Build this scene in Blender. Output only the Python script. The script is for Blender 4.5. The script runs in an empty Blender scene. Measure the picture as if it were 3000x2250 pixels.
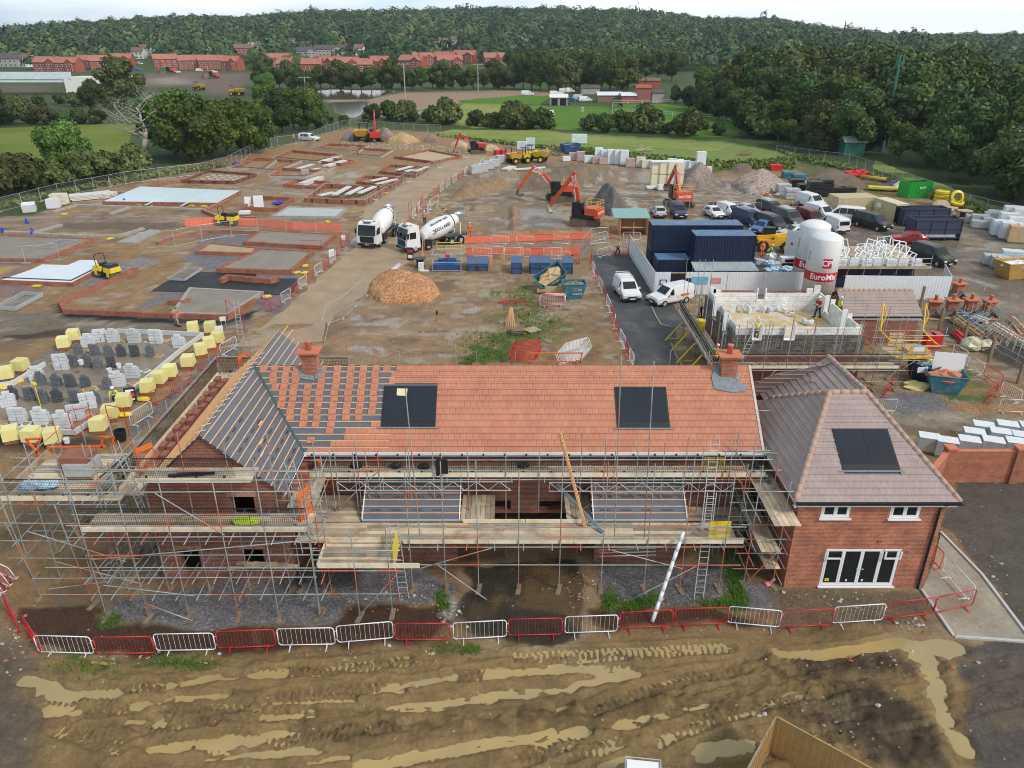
import bpy,math,random
import numpy as np
from mathutils import Vector,Matrix
R=math.radians
PI=math.pi
rnd=random.Random(7)
scene=bpy.context.scene
COL=scene.collection
H=24.0;TH=R(25.1);FP=2225.6
CR={'f':(0,0,.73733),'h':(2230,1020,3.4565),'k':(1950,780,3.4031),'m':(2500,850,4.148),'n':(0,1180,2.4578),'o':(850,1280,2.765),'p':(1600,1250,2.765),'s':(1880,560,3.6867),'t':(2400,500,3.6867)}
for i in range(4):
 CR['a%d'%i]=(750*i,0,2.9493);CR['b%d'%i]=(750*i,350,2.7653)
 CR['c%d'%i]=(750*i,900,2.7653);CR['d%d'%i]=(750*i,1450,2.0733)
def ray(c,x,y):
 ox,oy,s=CR[c];u=ox+x/s;v=oy+y/s
 dx=(u-1500)/FP;dy=(1125-v)/FP
 return Vector((dx,math.cos(TH)+dy*math.sin(TH),-math.sin(TH)+dy*math.cos(TH)))
def G(c,x,y,z=0.0):
 r=ray(c,x,y);t=(z-H)/r.z
 return Vector((r.x*t,r.y*t,z))
def GY(c,x,y,Y):
 r=ray(c,x,y);t=Y/r.y
 return Vector((r.x*t,Y,H+r.z*t))
def GP(c,pts,z=0.0):
 return[G(c,x,y,z)for x,y in pts]
def pix(c,w):
 """Photo position of a world point, in crop units."""
 x,y,z=w[0],w[1],w[2]-H
 d=y*math.cos(TH)-z*math.sin(TH);up=y*math.sin(TH)+z*math.cos(TH)
 u=1500+FP*x/d;v=1125-FP*up/d
 ox,oy,s=CR[c]
 return((u-ox)*s,(v-oy)*s)
class MB:
 def __init__(self):self.v=[];self.f=[];self.m=[]
 def add(self,vs,fs,m=0):
  n=len(self.v);self.v+=[tuple(p)for p in vs]
  for f in fs:self.f.append(tuple(i+n for i in f));self.m.append(m)
  return self
 def box(self,c,s,rz=0,m=0,rx=0,ry=0,taper=1.0):
  a,b,d=s[0]/2,s[1]/2,s[2]/2
  P=[(-a,-b,-d),(a,-b,-d),(a,b,-d),(-a,b,-d),(-a*taper,-b*taper,d),(a*taper,-b*taper,d),(a*taper,b*taper,d),(-a*taper,b*taper,d)]
  M4=Matrix.Rotation(rz,3,'Z')@Matrix.Rotation(ry,3,'Y')@Matrix.Rotation(rx,3,'X')
  P=[M4@Vector(p)+Vector(c)for p in P]
  return self.add(P,[(3,2,1,0),(4,5,6,7),(0,1,5,4),(1,2,6,5),(2,3,7,6),(3,0,4,7)],m)
 def bar(self,p,q,w,h,m=0,up=(0,0,1)):
  p=Vector(p);q=Vector(q);d=(q-p)
  if d.length<1e-6:return self
  d.normalize();u=Vector(up)
  if abs(d.dot(u))>.98:u=Vector((1,0,0))
  s=d.cross(u).normalized();t=s.cross(d).normalized()
  P=[p-s*w/2-t*h/2,p+s*w/2-t*h/2,p+s*w/2+t*h/2,p-s*w/2+t*h/2]
  Q=[x+(q-p)for x in P]
  return self.add(P+Q,[(3,2,1,0),(4,5,6,7),(0,1,5,4),(1,2,6,5),(2,3,7,6),(3,0,4,7)],m)
 def tube(self,p,q,r,n=6,m=0,r2=None,cap=True):
  p=Vector(p);q=Vector(q);d=q-p
  if d.length<1e-6:return self
  d.normalize();u=Vector((0,0,1))
  if abs(d.z)>.95:u=Vector((1,0,0))
  s=d.cross(u).normalized();t=s.cross(d)
  r2=r if r2 is None else r2
  A=[p+(s*math.cos(2*PI*i/n)+t*math.sin(2*PI*i/n))*r for i in range(n)]
  B=[q+(s*math.cos(2*PI*i/n)+t*math.sin(2*PI*i/n))*r2 for i in range(n)]
  F=[(i,(i+1)%n,n+(i+1)%n,n+i)for i in range(n)]
  if cap:F+=[tuple(range(n-1,-1,-1)),tuple(range(n,2*n))]
  return self.add(A+B,F,m)
 def path(self,pts,r,n=6,m=0,closed=False):
  L=list(pts)+([pts[0]]if closed else[])
  for a,b in zip(L,L[1:]):self.tube(a,b,r,n,m)
  return self
 def prism(self,poly,z0,z1,m=0):
  n=len(poly)
  area=sum(poly[i][0]*poly[(i+1)%n][1]-poly[(i+1)%n][0]*poly[i][1]for i in range(n))
  if area<0:poly=list(poly)[::-1]
  V=[(p[0],p[1],z0)for p in poly]+[(p[0],p[1],z1)for p in poly]
  return self.add(V,[tuple(range(n-1,-1,-1)),tuple(range(n,2*n))]+[(i,(i+1)%n,n+(i+1)%n,n+i)for i in range(n)],m)
 def slab(self,pts,th,m=0):
  """planar polygon thickened downwards along its normal"""
  P=[Vector(p)for p in pts];n=len(P)
  nr=(P[1]-P[0]).cross(P[2]-P[0]).normalized()
  if nr.z<0:nr=-nr;P=P[::-1]
  Q=[p-nr*th for p in P]
  return self.add(Q+P,[tuple(range(n-1,-1,-1)),tuple(range(n,2*n))]+[(i,(i+1)%n,n+(i+1)%n,n+i)for i in range(n)],m)
 def poly(self,pts,m=0):return self.add(pts,[tuple(range(len(pts)))],m)
 def lathe(self,prof,n=20,c=(0,0,0),m=0,cap=True):
  V=[]
  for r,z in prof:
   for i in range(n):V.append((c[0]+r*math.cos(2*PI*i/n),c[1]+r*math.sin(2*PI*i/n),c[2]+z))
  F=[]
  for k in range(len(prof)-1):
   for i in range(n):F.append((k*n+i,k*n+(i+1)%n,(k+1)*n+(i+1)%n,(k+1)*n+i))
  if cap:F+=[tuple(range(n-1,-1,-1)),tuple(range((len(prof)-1)*n,len(prof)*n))]
  return self.add(V,F,m)
 def blob(self,c,r,seed=0,m=0,nu=9,nv=6,rough=.2):
  g=random.Random(seed);V=[];F=[]
  rx,ry,rz=(r,r,r)if not hasattr(r,'__len__')else r
  for j in range(nv+1):
   t=PI*j/nv
   for i in range(nu):
    k=1+g.uniform(-rough,rough);p=2*PI*i/nu
    V.append((c[0]+rx*k*math.sin(t)*math.cos(p),c[1]+ry*k*math.sin(t)*math.sin(p),c[2]+rz*k*math.cos(t)))
  for j in range(nv):
   for i in range(nu):F.append((j*nu+i,(j+1)*nu+i,(j+1)*nu+(i+1)%nu,j*nu+(i+1)%nu))
  return self.add(V,F,m)
 def mesh(self,name,mats,smooth=False):
  me=bpy.data.meshes.new(name);me.from_pydata(self.v,[],self.f)
  for a in(mats if isinstance(mats,(list,tuple))else[mats]):me.materials.append(a)
  if max(self.m,default=0):me.polygons.foreach_set('material_index',self.m)
  if smooth:me.polygons.foreach_set('use_smooth',[True]*len(me.polygons))
  me.update();return me
 def build(self,name,mats,parent=None,smooth=False,loc=None,rz=0):
  return link(name,self.mesh(name,mats,smooth),parent,loc,rz)
def link(name,data,parent=None,loc=None,rz=0):
 o=bpy.data.objects.new(name,data);COL.objects.link(o)
 if parent:o.parent=parent
 if loc is not None:o.location=loc
 if rz:o.rotation_euler.z=rz
 return o
def tag(o,label=None,cat=None,group=None,kind=None):
 if label:o['label']=label
 if cat:o['category']=cat
 if group:o['group']=group
 if kind:o['kind']=kind
 return o
def T(name,label,cat,loc=(0,0,0),rz=0,group=None):
 o=bpy.data.objects.new(name,None);COL.objects.link(o)
 o.empty_display_size=.1;o.location=loc;o.rotation_euler.z=rz
 return tag(o,label,cat,group)
KIDS={}
def children(o):return[c for c in bpy.data.objects if c.parent is o]
def proto(o):
 """remember a thing's parts so that it can be copied quickly; moves nothing"""
 KIDS[o.name]=[(c,[g for g in children(c)])for c in children(o)]
 return o
def dup(root,loc,rz=0,label=None,group=None,scale=None):
 r=root.copy();COL.objects.link(r);r.location=loc;r.rotation_euler.z=rz
 if scale:r.scale=scale
 if label:r['label']=label
 if group:r['group']=group
 for c,gs in KIDS[root.name]:
  k=c.copy();COL.objects.link(k);k.parent=r
  for g in gs:
   d=g.copy();COL.objects.link(d);d.parent=k
 return r
class Kind:
 """a kind of thing: the first placing uses the prototype, the rest are copies"""
 def __init__(self,root):self.p=proto(root);self.used=False
 def put(self,loc,rz=0,label=None,group=None,scale=None):
  if self.used:return dup(self.p,loc,rz,label,group,scale)
  self.used=True;r=self.p;r.location=loc;r.rotation_euler.z=rz
  if scale:r.scale=scale
  if label:r['label']=label
  if group:r['group']=group
  return r
ORD=['first','second','third','fourth','fifth','sixth','seventh','eighth','ninth','tenth','eleventh','twelfth','thirteenth','fourteenth','fifteenth','sixteenth','seventeenth','eighteenth','nineteenth','twentieth']
def nth(i):
 if i<20:return ORD[i]
 t={2:'twenty',3:'thirty',4:'forty',5:'fifty',6:'sixty'}[(i+1)//10];u=(i+1)%10
 return t+'-'+ORD[u-1]if u else{'twenty':'twentieth','thirty':'thirtieth','forty':'fortieth','fifty':'fiftieth','sixty':'sixtieth'}[t]
class NT:
 def __init__(self,name):
  self.mat=bpy.data.materials.new(name);self.mat.use_nodes=True
  self.t=self.mat.node_tree;self.n=self.t.nodes;self.l=self.t.links
  self.b=self.n['Principled BSDF']
 def new(self,t,**kw):
  x=self.n.new(t)
  for k,v in kw.items():
   if k.startswith('_'):setattr(x,k[1:],v)
   else:x.inputs[k.replace('__',' ')].default_value=v
  return x
 def ln(self,a,b):self.l.new(a,b)
 def noise(self,vec,scale,detail=4,rough=.6):
  x=self.new('ShaderNodeTexNoise',Scale=scale,Detail=detail,Roughness=rough)
  if vec is not None:self.ln(vec,x.inputs['Vector'])
  return x.outputs['Fac']
 def ramp(self,fac,stops):
  x=self.n.new('ShaderNodeValToRGB');self.ln(fac,x.inputs[0]);e=x.color_ramp.elements
  while len(e)<len(stops):e.new(.5)
  for i,(p,c)in enumerate(stops):
   e[i].position=p;e[i].color=(c,c,c,1)if not hasattr(c,'__len__')else tuple(c)+(1,)
  return x.outputs[0]
 def mix(self,fac,a,b,mode='MIX'):
  x=self.n.new('ShaderNodeMix');x.data_type='RGBA';x.blend_type=mode
  for i,v in((0,fac),(6,a),(7,b)):
   s=x.inputs[i]
   if hasattr(v,'is_linked'):self.ln(v,s)
   elif hasattr(v,'__len__'):s.default_value=tuple(v)+((1,)if len(v)==3 else())
   else:s.default_value=v if i==0 else(v,v,v,1)
  return x.outputs[2]
 def math(self,op,a,b=0.0):
  x=self.n.new('ShaderNodeMath');x.operation=op
  for s,v in zip(x.inputs,(a,b)):
   if hasattr(v,'is_linked'):self.ln(v,s)
   else:s.default_value=v
  return x.outputs[0]
 def obj(self):return self.n.new('ShaderNodeTexCoord').outputs['Object']
 def pos(self):return self.n.new('ShaderNodeNewGeometry').outputs['Position']
 def bump(self,h,s,d=.02):
  x=self.new('ShaderNodeBump',Strength=s,Distance=d);self.ln(h,x.inputs['Height']);self.ln(x.outputs[0],self.b.inputs['Normal'])
 def color(self,c):
  if hasattr(c,'is_linked'):self.ln(c,self.b.inputs['Base Color'])
  else:self.b.inputs['Base Color'].default_value=tuple(c)+(1,)
MATS={}
def mat(name,col,rough=.6,metal=0,var=.25,scale=2.0,bump=0,bscale=20,dirt=None,spec=.5,world=True):
 """weathered paint, plastic, wood ... : base colour broken up by two noises, optional dirt colour"""
 if name in MATS:return MATS[name]
 t=NT(name);v=t.pos()if world else t.obj()
 n1=t.noise(v,scale,5,.65);n2=t.noise(v,scale*9,3)
 k=t.ramp(t.math('ADD',t.math('MULTIPLY',n1,.65),t.math('MULTIPLY',n2,.35)),[(.3,1-var),(.7,1+var)])
 c=t.mix(1,col,k,'MULTIPLY')
 if dirt:
  c=t.mix(t.ramp(t.noise(v,scale*.7,6,.7),[(.5,0),(.72,dirt[3]if len(dirt)>3 else .8)]),c,dirt[:3])
 t.color(c);t.b.inputs['Roughness'].default_value=rough;t.b.inputs['Metallic'].default_value=metal
 t.b.inputs['Specular IOR Level'].default_value=spec
 if bump:t.bump(t.noise(v,bscale,4),bump)
 MATS[name]=t.mat;return t.mat
def brickmat(name,c1,c2,mort,w=.225,h=.075,ms=.010,var=.25,msmooth=.1,off=.5):
 t=NT(name);v=t.obj();s=t.new('ShaderNodeSeparateXYZ');t.ln(v,s.inputs[0])
 cb=t.n.new('ShaderNodeCombineXYZ');t.ln(t.math('ADD',s.outputs[0],s.outputs[1]),cb.inputs[0]);t.ln(s.outputs[2],cb.inputs[1])
 br=t.new('ShaderNodeTexBrick',Scale=1.0);br.offset=off
 br.inputs['Brick Width'].default_value=w;br.inputs['Row Height'].default_value=h
 br.inputs['Mortar Size'].default_value=ms;br.inputs['Mortar Smooth'].default_value=msmooth;br.inputs['Bias'].default_value=0
 br.inputs['Color1'].default_value=c1+(1,);br.inputs['Color2'].default_value=c2+(1,);br.inputs['Mortar'].default_value=mort+(1,)
 t.ln(cb.outputs[0],br.inputs['Vector'])
 k=t.ramp(t.noise(v,1.3,5,.7),[(.3,1-var),(.7,1+var)])
 t.color(t.mix(1,br.outputs['Color'],k,'MULTIPLY'));t.b.inputs['Roughness'].default_value=.85
 t.bump(t.math('SUBTRACT',1,br.outputs['Fac']),.5,.01)
 MATS[name]=t.mat;return t.mat
def tilemat(name,c1,c2,gap,w,h,streak=.25,dirt=(.05,.05,.06)):
 """roof tiles in the plane's own x (along the eaves) and y (up the slope)"""
 t=NT(name);v=t.obj()
 br=t.new('ShaderNodeTexBrick',Scale=1.0);br.offset=.5
 for k,x in(('Brick Width',w),('Row Height',h),('Mortar Size',.007),('Mortar Smooth',.2),('Bias',0)):br.inputs[k].default_value=x
 br.inputs['Color1'].default_value=c1+(1,);br.inputs['Color2'].default_value=c2+(1,);br.inputs['Mortar'].default_value=gap+(1,)
 t.ln(v,br.inputs['Vector'])
 mp=t.new('ShaderNodeMapping',Scale=(7,1.1,1));t.ln(v,mp.inputs['Vector'])
 n=t.noise(mp.outputs[0],1.0,5,.7)
 c=t.mix(1,br.outputs['Color'],t.ramp(t.noise(v,.8,4),[(.3,.88),(.7,1.1)]),'MULTIPLY')
 c=t.mix(t.ramp(n,[(.56,0),(.78,streak)]),c,dirt)
 t.color(c);t.b.inputs['Roughness'].default_value=.7
 t.bump(t.noise(v,40,3),.15,.01)
 MATS[name]=t.mat;return t.mat
def leafmat(name,c1,c2,c3):
 t=NT(name);at=t.new('ShaderNodeAttribute',_attribute_name='tone');oi=t.n.new('ShaderNodeObjectInfo')
 c=t.ramp(at.outputs['Fac'],[(0,c1),(.55,c2),(1,c3)])
 h=t.new('ShaderNodeHueSaturation');t.ln(c,h.inputs['Color'])
 t.ln(t.math('ADD',.485,t.math('MULTIPLY',oi.outputs['Random'],.03)),h.inputs['Hue'])
 t.ln(t.math('ADD',.7,t.math('MULTIPLY',oi.outputs['Random'],.6)),h.inputs['Value'])
 t.color(h.outputs[0]);t.b.inputs['Roughness'].default_value=.75;t.b.inputs['Specular IOR Level'].default_value=.15
 MATS[name]=t.mat;return t.mat
m_brick=brickmat('red brick',(.30,.085,.045),(.19,.05,.03),(.36,.26,.19))
m_brick2=brickmat('new orange brick',(.48,.135,.065),(.31,.08,.042),(.46,.30,.21),var=.36)
m_brickw=brickmat('garden wall brick',(.46,.14,.07),(.33,.09,.045),(.40,.24,.16))
m_bfound=brickmat('foundation brick',(.40,.115,.055),(.27,.07,.035),(.36,.24,.17),var=.35)
m_block=brickmat('white blockwork',(.86,.85,.81),(.76,.75,.71),(.52,.50,.46),.44,.215,.012)
m_dblock=brickmat('dark blockwork',(.065,.065,.063),(.17,.155,.125),(.24,.22,.18),.44,.215,.014,var=.35)
m_rtile=tilemat('orange roof tile',(.55,.235,.14),(.50,.20,.115),(.23,.08,.05),.30,.36,.25,(.14,.08,.07))
m_ptile=tilemat('pink grey roof tile',(.40,.31,.28),(.375,.285,.26),(.20,.15,.14),.30,.36,.5,(.14,.12,.13))
m_ridge=mat('ridge tile',(.46,.31,.24),.75,var=.2,scale=4)
m_steel=None
def tubemat():
 t=NT('scaffold tube');v=t.pos()
 c=t.mix(t.ramp(t.noise(v,1.1,3),[(.35,0),(.65,1)]),(.27,.31,.31),(.47,.50,.49))
 c=t.mix(t.ramp(t.noise(v,.55,2,.4),[(.575,0),(.60,.85)]),c,(.62,.17,.08))
 c=t.mix(t.ramp(t.noise(v,5,4,.7),[(.6,0),(.8,.6)]),c,(.20,.11,.07))
 t.color(c);t.b.inputs['Roughness'].default_value=.5;t.b.inputs['Metallic'].default_value=.25
 return t.mat
m_tube=tubemat()
m_board=mat('scaffold board',(.62,.50,.35),.85,var=.3,scale=1.2,bump=.3,dirt=(.22,.14,.08,.75))
def by_object(m,lo,hi):
 """every board, block or pack has its own shade"""
 t=m.node_tree;b=t.nodes['Principled BSDF'];src=b.inputs['Base Color'].links[0].from_socket
 oi=t.nodes.new('ShaderNodeObjectInfo');r=t.nodes.new('ShaderNodeMapRange');r.inputs['To Min'].default_value=lo;r.inputs['To Max'].default_value=hi
 t.links.new(oi.outputs['Random'],r.inputs['Value'])
 x=t.nodes.new('ShaderNodeMix');x.data_type='RGBA';x.blend_type='MULTIPLY';x.inputs[0].default_value=1
 t.links.new(src,x.inputs[6]);t.links.new(r.outputs[0],x.inputs[7]);t.links.new(x.outputs[2],b.inputs['Base Color'])
by_object(m_board,.5,1.2)
m_toe=mat('pale toe board',(.80,.70,.53),.8,var=.2,scale=1.5,dirt=(.35,.23,.13,.5))
m_timber=mat('fresh timber',(.72,.40,.19),.75,var=.22,scale=1.5)
m_ply=mat('plywood',(.58,.40,.21),.8,var=.2)
m_fence=mat('fence timber',(.42,.26,.10),.8,var=.25,scale=1.0,bump=.3)
m_oldwood=mat('old timber',(.26,.19,.12),.85,var=.35)
m_memb=mat('roof membrane',(.115,.135,.165),.45,var=.18,scale=1.5)
m_lead=mat('lead sheet',(.21,.24,.26),.4,var=.35,scale=5)
m_valley=mat('dark green valley liner',(.06,.10,.095),.4)
m_solar=mat('solar glass',(.012,.018,.028),.18,var=.3,scale=.6)
m_solarf=mat('solar frame',(.012,.014,.018),.45)
m_white=mat('white paint',(.80,.80,.80),.5,var=.06,dirt=(.45,.42,.36,.25))
m_upvc=mat('white upvc',(.86,.86,.87),.35,var=.03)
m_black=mat('black plastic',(.015,.016,.018),.4)
m_glass=mat('dark glazing',(.016,.02,.022),.06,var=.4,scale=.8)
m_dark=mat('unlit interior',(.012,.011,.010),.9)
m_wmetal=mat('white galvanised barrier',(.80,.80,.82),.4,var=.07,dirt=(.42,.38,.33,.3),scale=6)
m_rmetal=mat('red barrier paint',(.60,.022,.028),.4,var=.15,scale=5)
m_galv=mat('galvanised steel',(.52,.54,.55),.45,metal=.4,var=.15)
m_mesh=mat('black guard mesh',(.02,.02,.022),.6)
m_terra=mat('terracotta',(.58,.19,.10),.75,var=.15)
m_conc=mat('concrete',(.42,.40,.37),.85,var=.18,bump=.2,dirt=(.25,.21,.16,.6))
m_aac=mat('aerated block',(.66,.68,.70),.9,var=.1,scale=4,bump=.2)
m_dkblk=mat('dark dense block',(.105,.115,.125),.9,var=.3,scale=5,bump=.3)
m_yellow=mat('yellow sheet wrap',(.80,.72,.30),.5,var=.1,bump=.5,bscale=7)
m_ywrap=mat('yellow plastic',(.78,.60,.03),.4,var=.1)
m_orange=mat('orange plastic',(.75,.17,.03),.5,var=.15)
m_exc=mat('orange excavator paint',(.66,.085,.025),.38,var=.15,dirt=(.28,.2,.13,.5))
m_plant=mat('yellow plant paint',(.72,.46,.03),.42,var=.15,dirt=(.33,.24,.14,.5))
m_rubber=mat('rubber',(.02,.02,.02),.8)
m_track=mat('muddy steel track',(.12,.095,.07),.8,var=.4)
m_navy=mat('navy container paint',(.012,.024,.065),.45,var=.2)
m_navytop=mat('weathered blue roof sheet',(.10,.20,.34),.5,var=.45,scale=1.2,dirt=(.26,.3,.36,.7))
m_cream=mat('cream container paint',(.66,.57,.35),.5,var=.12,dirt=(.3,.2,.1,.4))
m_teal=mat('teal skip paint',(.035,.17,.23),.5,var=.2,dirt=(.4,.42,.42,.4))
m_blue=mat('blue steel',(.02,.075,.25),.5,var=.2,dirt=(.10,.05,.03,.6))
m_green=mat('bright green skip',(.02,.36,.04),.45)
m_wrapw=mat('white pallet wrap',(.74,.77,.79),.35,var=.12,bump=.6,bscale=6)
m_wrapg=mat('clear wrap over grey blocks',(.46,.48,.49),.3,var=.25,bump=.6,bscale=6)
m_tarp=mat('white sheet',(.74,.78,.82),.3,var=.08,scale=.5)
m_hoard=mat('white hoarding sheet',(.80,.83,.86),.45,var=.05)
m_tarmac=mat('tarmac',(.055,.058,.062),.75,var=.3,scale=.6,bump=.25,bscale=60,dirt=(.20,.17,.13,.6))
m_btar=mat('fresh black tarmac',(.018,.018,.02),.6,var=.3,bump=.3,bscale=50,dirt=(.12,.10,.07,.45),scale=.5)
m_kerb=mat('kerb concrete',(.50,.50,.48),.8,var=.15)
m_bark=mat('dead bleached wood',(.46,.42,.36),.85,var=.25)
m_trunk=mat('tree bark',(.12,.09,.065),.9,var=.3)
m_skin=mat('skin',(.50,.28,.19),.6,var=.05)
m_hivy=mat('yellow hi-vis cloth',(.62,.80,.06),.7,var=.1)
m_hivo=mat('orange hi-vis cloth',(.86,.15,.03),.7,var=.1)
m_navyc=mat('dark work clothes',(.025,.03,.045),.8)
m_tan=mat('tan work trousers',(.40,.29,.18),.8)
m_redc=mat('red work shirt',(.30,.02,.025),.8)
m_net=mat('orange netting',(.78,.20,.11),.7,var=.2,scale=3)
m_brown=mat('brown roof tile stack',(.30,.115,.075),.8,var=.2)
m_sign=mat('sign face',(.82,.82,.82),.4,var=.03)
m_pink=mat('sign pink',(.70,.03,.15),.4)
m_rust=mat('rusty tin',(.36,.10,.06),.8,var=.3)
cam=bpy.data.cameras.new('Camera');cam.sensor_width=36;cam.lens=36*FP/3000
cam.clip_end=8000;cam.clip_start=.5
co=bpy.data.objects.new('Camera',cam);COL.objects.link(co)
co.location=(0,0,H);co.rotation_euler=(PI/2-TH,0,0);scene.camera=co
SUN_EL,SUN_AZ=42,128
w=bpy.data.worlds.new('World');scene.world=w;w.use_nodes=True
nt=w.node_tree;bg=nt.nodes['Background']
sky=nt.nodes.new('ShaderNodeTexSky');sky.sky_type='NISHITA';sky.sun_disc=False
sky.sun_elevation=R(SUN_EL);sky.sun_rotation=R(SUN_AZ);sky.air_density=1.2;sky.dust_density=2.0
tc=nt.nodes.new('ShaderNodeTexCoord')
mp=nt.nodes.new('ShaderNodeMapping');mp.inputs['Scale'].default_value=(1.6,1.6,9);nt.links.new(tc.outputs['Generated'],mp.inputs['Vector'])
nz=nt.nodes.new('ShaderNodeTexNoise');nz.inputs['Scale'].default_value=1.7;nz.inputs['Detail'].default_value=7;nz.inputs['Roughness'].default_value=.55
nt.links.new(mp.outputs[0],nz.inputs['Vector'])
sx=nt.nodes.new('ShaderNodeSeparateXYZ');nt.links.new(tc.outputs['Generated'],sx.inputs[0])
ad=nt.nodes.new('ShaderNodeMath');ad.operation='MULTIPLY_ADD';ad.inputs[1].default_value=.42;nt.links.new(sx.outputs[0],ad.inputs[0]);nt.links.new(nz.outputs['Fac'],ad.inputs[2])
rp=nt.nodes.new('ShaderNodeValToRGB');rp.color_ramp.elements[0].position=.27;rp.color_ramp.elements[0].color=(.12,.12,.12,1)
rp.color_ramp.elements[1].position=.56;rp.color_ramp.elements[1].color=(.97,.97,.97,1);nt.links.new(ad.outputs[0],rp.inputs[0])
mx=nt.nodes.new('ShaderNodeMix');mx.data_type='RGBA';nt.links.new(rp.outputs[0],mx.inputs[0]);
m2=nt.nodes.new('ShaderNodeMix');m2.data_type='RGBA';m2.inputs[0].default_value=.6;m2.inputs[7].default_value=(4.3,7.2,9.0,1);nt.links.new(sky.outputs[0],m2.inputs[6]);nt.links.new(m2.outputs[2],mx.inputs[6])
mx.inputs[7].default_value=(9.0,9.2,9.6,1)
mz=nt.nodes.new('ShaderNodeMapRange');mz.inputs['From Min'].default_value=.02;mz.inputs['From Max'].default_value=.4;mz.inputs['To Min'].default_value=1.5;mz.inputs['To Max'].default_value=.85;nt.links.new(sx.outputs[2],mz.inputs['Value'])
m3=nt.nodes.new('ShaderNodeMix');m3.data_type='RGBA';m3.blend_type='MULTIPLY';m3.inputs[0].default_value=1;nt.links.new(mx.outputs[2],m3.inputs[6]);nt.links.new(mz.outputs[0],m3.inputs[7])
nt.links.new(m3.outputs[2],bg.inputs['Color']);bg.inputs['Strength'].default_value=.068
sl=bpy.data.lights.new('sun','SUN');sl.energy=1.5;sl.angle=R(10);sl.color=(1,.955,.90)
so=bpy.data.objects.new('sun',sl);COL.objects.link(so)
sd=Vector((math.sin(R(SUN_AZ))*math.cos(R(SUN_EL)),math.cos(R(SUN_AZ))*math.cos(R(SUN_EL)),math.sin(R(SUN_EL))))
so.rotation_euler=sd.to_track_quat('Z','Y').to_euler();so.location=(40,-40,120)
scene.view_settings.view_transform='Standard';scene.view_settings.look='None'
scene.view_settings.exposure=0.56;scene.view_settings.gamma=1.0
scene.cycles.max_bounces=5;scene.cycles.diffuse_bounces=3;scene.cycles.glossy_bounces=2;scene.cycles.transmission_bounces=3;scene.cycles.transparent_max_bounces=6
scene.cycles.use_adaptive_sampling=True;scene.cycles.adaptive_threshold=.02
scene.cycles.use_denoising=True;scene.cycles.filter_width=1.0
def h2(ix,iy,s):
 n=(ix.astype(np.int64)*374761393+iy.astype(np.int64)*668265263+s*1442695041)&0xffffffff
 n=((n^(n>>13))*1274126177)&0xffffffff
 return((n^(n>>16))&0xffff)/65535.0
def vn(x,y,s=0):
 ix=np.floor(x);iy=np.floor(y);fx=x-ix;fy=y-iy
 fx=fx*fx*(3-2*fx);fy=fy*fy*(3-2*fy)
 a=h2(ix,iy,s);b=h2(ix+1,iy,s);c=h2(ix,iy+1,s);d=h2(ix+1,iy+1,s)
 return(a*(1-fx)+b*fx)*(1-fy)+(c*(1-fx)+d*fx)*fy
def fbm(x,y,sc,s=0,o=4):
 v=0;a=.5;t=0
 for k in range(o):v=v+a*vn(x/sc*2**k,y/sc*2**k,s+k);t+=a;a*=.55
 return v/t
def sdist(px,py,poly):
 """signed distance to polygon, positive inside"""
 n=len(poly);d=np.full(px.shape,1e9);ins=np.zeros(px.shape,bool)
 for i in range(n):
  ax,ay=poly[i][0],poly[i][1];bx,by=poly[(i+1)%n][0],poly[(i+1)%n][1]
  ex,ey=bx-ax,by-ay;L=ex*ex+ey*ey+1e-9
  t=np.clip(((px-ax)*ex+(py-ay)*ey)/L,0,1)
  d=np.minimum(d,(px-ax-t*ex)**2+(py-ay-t*ey)**2)
  if ay!=by:
   c=((ay>py)!=(by>py))&(px<ex*(py-ay)/(by-ay)+ax);ins^=c
 d=np.sqrt(d);return np.where(ins,d,-d)
def ldist(px,py,line):
 """distance to a polyline, signed side distance and run along it"""
 d=np.full(px.shape,1e9);sd_=np.zeros(px.shape);sr=np.zeros(px.shape);run=0
 for a,b in zip(line,line[1:]):
  ex,ey=b[0]-a[0],b[1]-a[1];L=math.hypot(ex,ey)+1e-9
  t=np.clip(((px-a[0])*ex+(py-a[1])*ey)/L/L,0,1)
  q=np.hypot(px-a[0]-t*ex,py-a[1]-t*ey);m=q<d
  d=np.where(m,q,d);sd_=np.where(m,((px-a[0])*ey-(py-a[1])*ex)/L,sd_);sr=np.where(m,run+t*L,sr);run+=L
 return d,sd_,sr,run
def box_of(pts,mrg):
 return min(p[0]for p in pts)-mrg,max(p[0]for p in pts)+mrg,min(p[1]for p in pts)-mrg,max(p[1]for p in pts)+mrg
def sstep(a,b,x):
 t=np.clip((x-a)/(b-a),0,1);return t*t*(3-2*t)
SKY=[(-900,52),(0,46),(100,41),(162,50),(212,45),(300,38),(400,33),(550,25),(615,29),(678,24),(753,17),(880,17),(978,15),(1053,12),(1206,13),(1306,16),(1400,22),(1440,30),(1581,31),(1656,45),(1760,55),(1934,64),(2034,66),(2209,74),(3200,78)]
def hillz(x,y):
 a=x/np.maximum(y,1.0)*1641*np.cos(TH)+1106
 top=np.interp(a,[p[0]for p in SKY],[p[1]for p in SKY])
 zt=np.maximum(H+(60-top)/1641*1250*1.04-25,0)
 k=sstep(560,1250,y);k=.55*k+.45*np.clip((y-560)/690,0,1)
 return zt*k*(1-.6*sstep(1350,2200,y))
def lines(*seg):
 o=[]
 for a,b,st in seg:o+=list(np.arange(a,b-1e-6,st))
 return np.array(o)
xs=lines((-3500,-350,150),(-350,-130,7),(-130,-62,1.1),(-62,-34,.4),(-34,34,.125),(34,62,.4),(62,130,1.1),(130,350,7),(350,3600,150))
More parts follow.
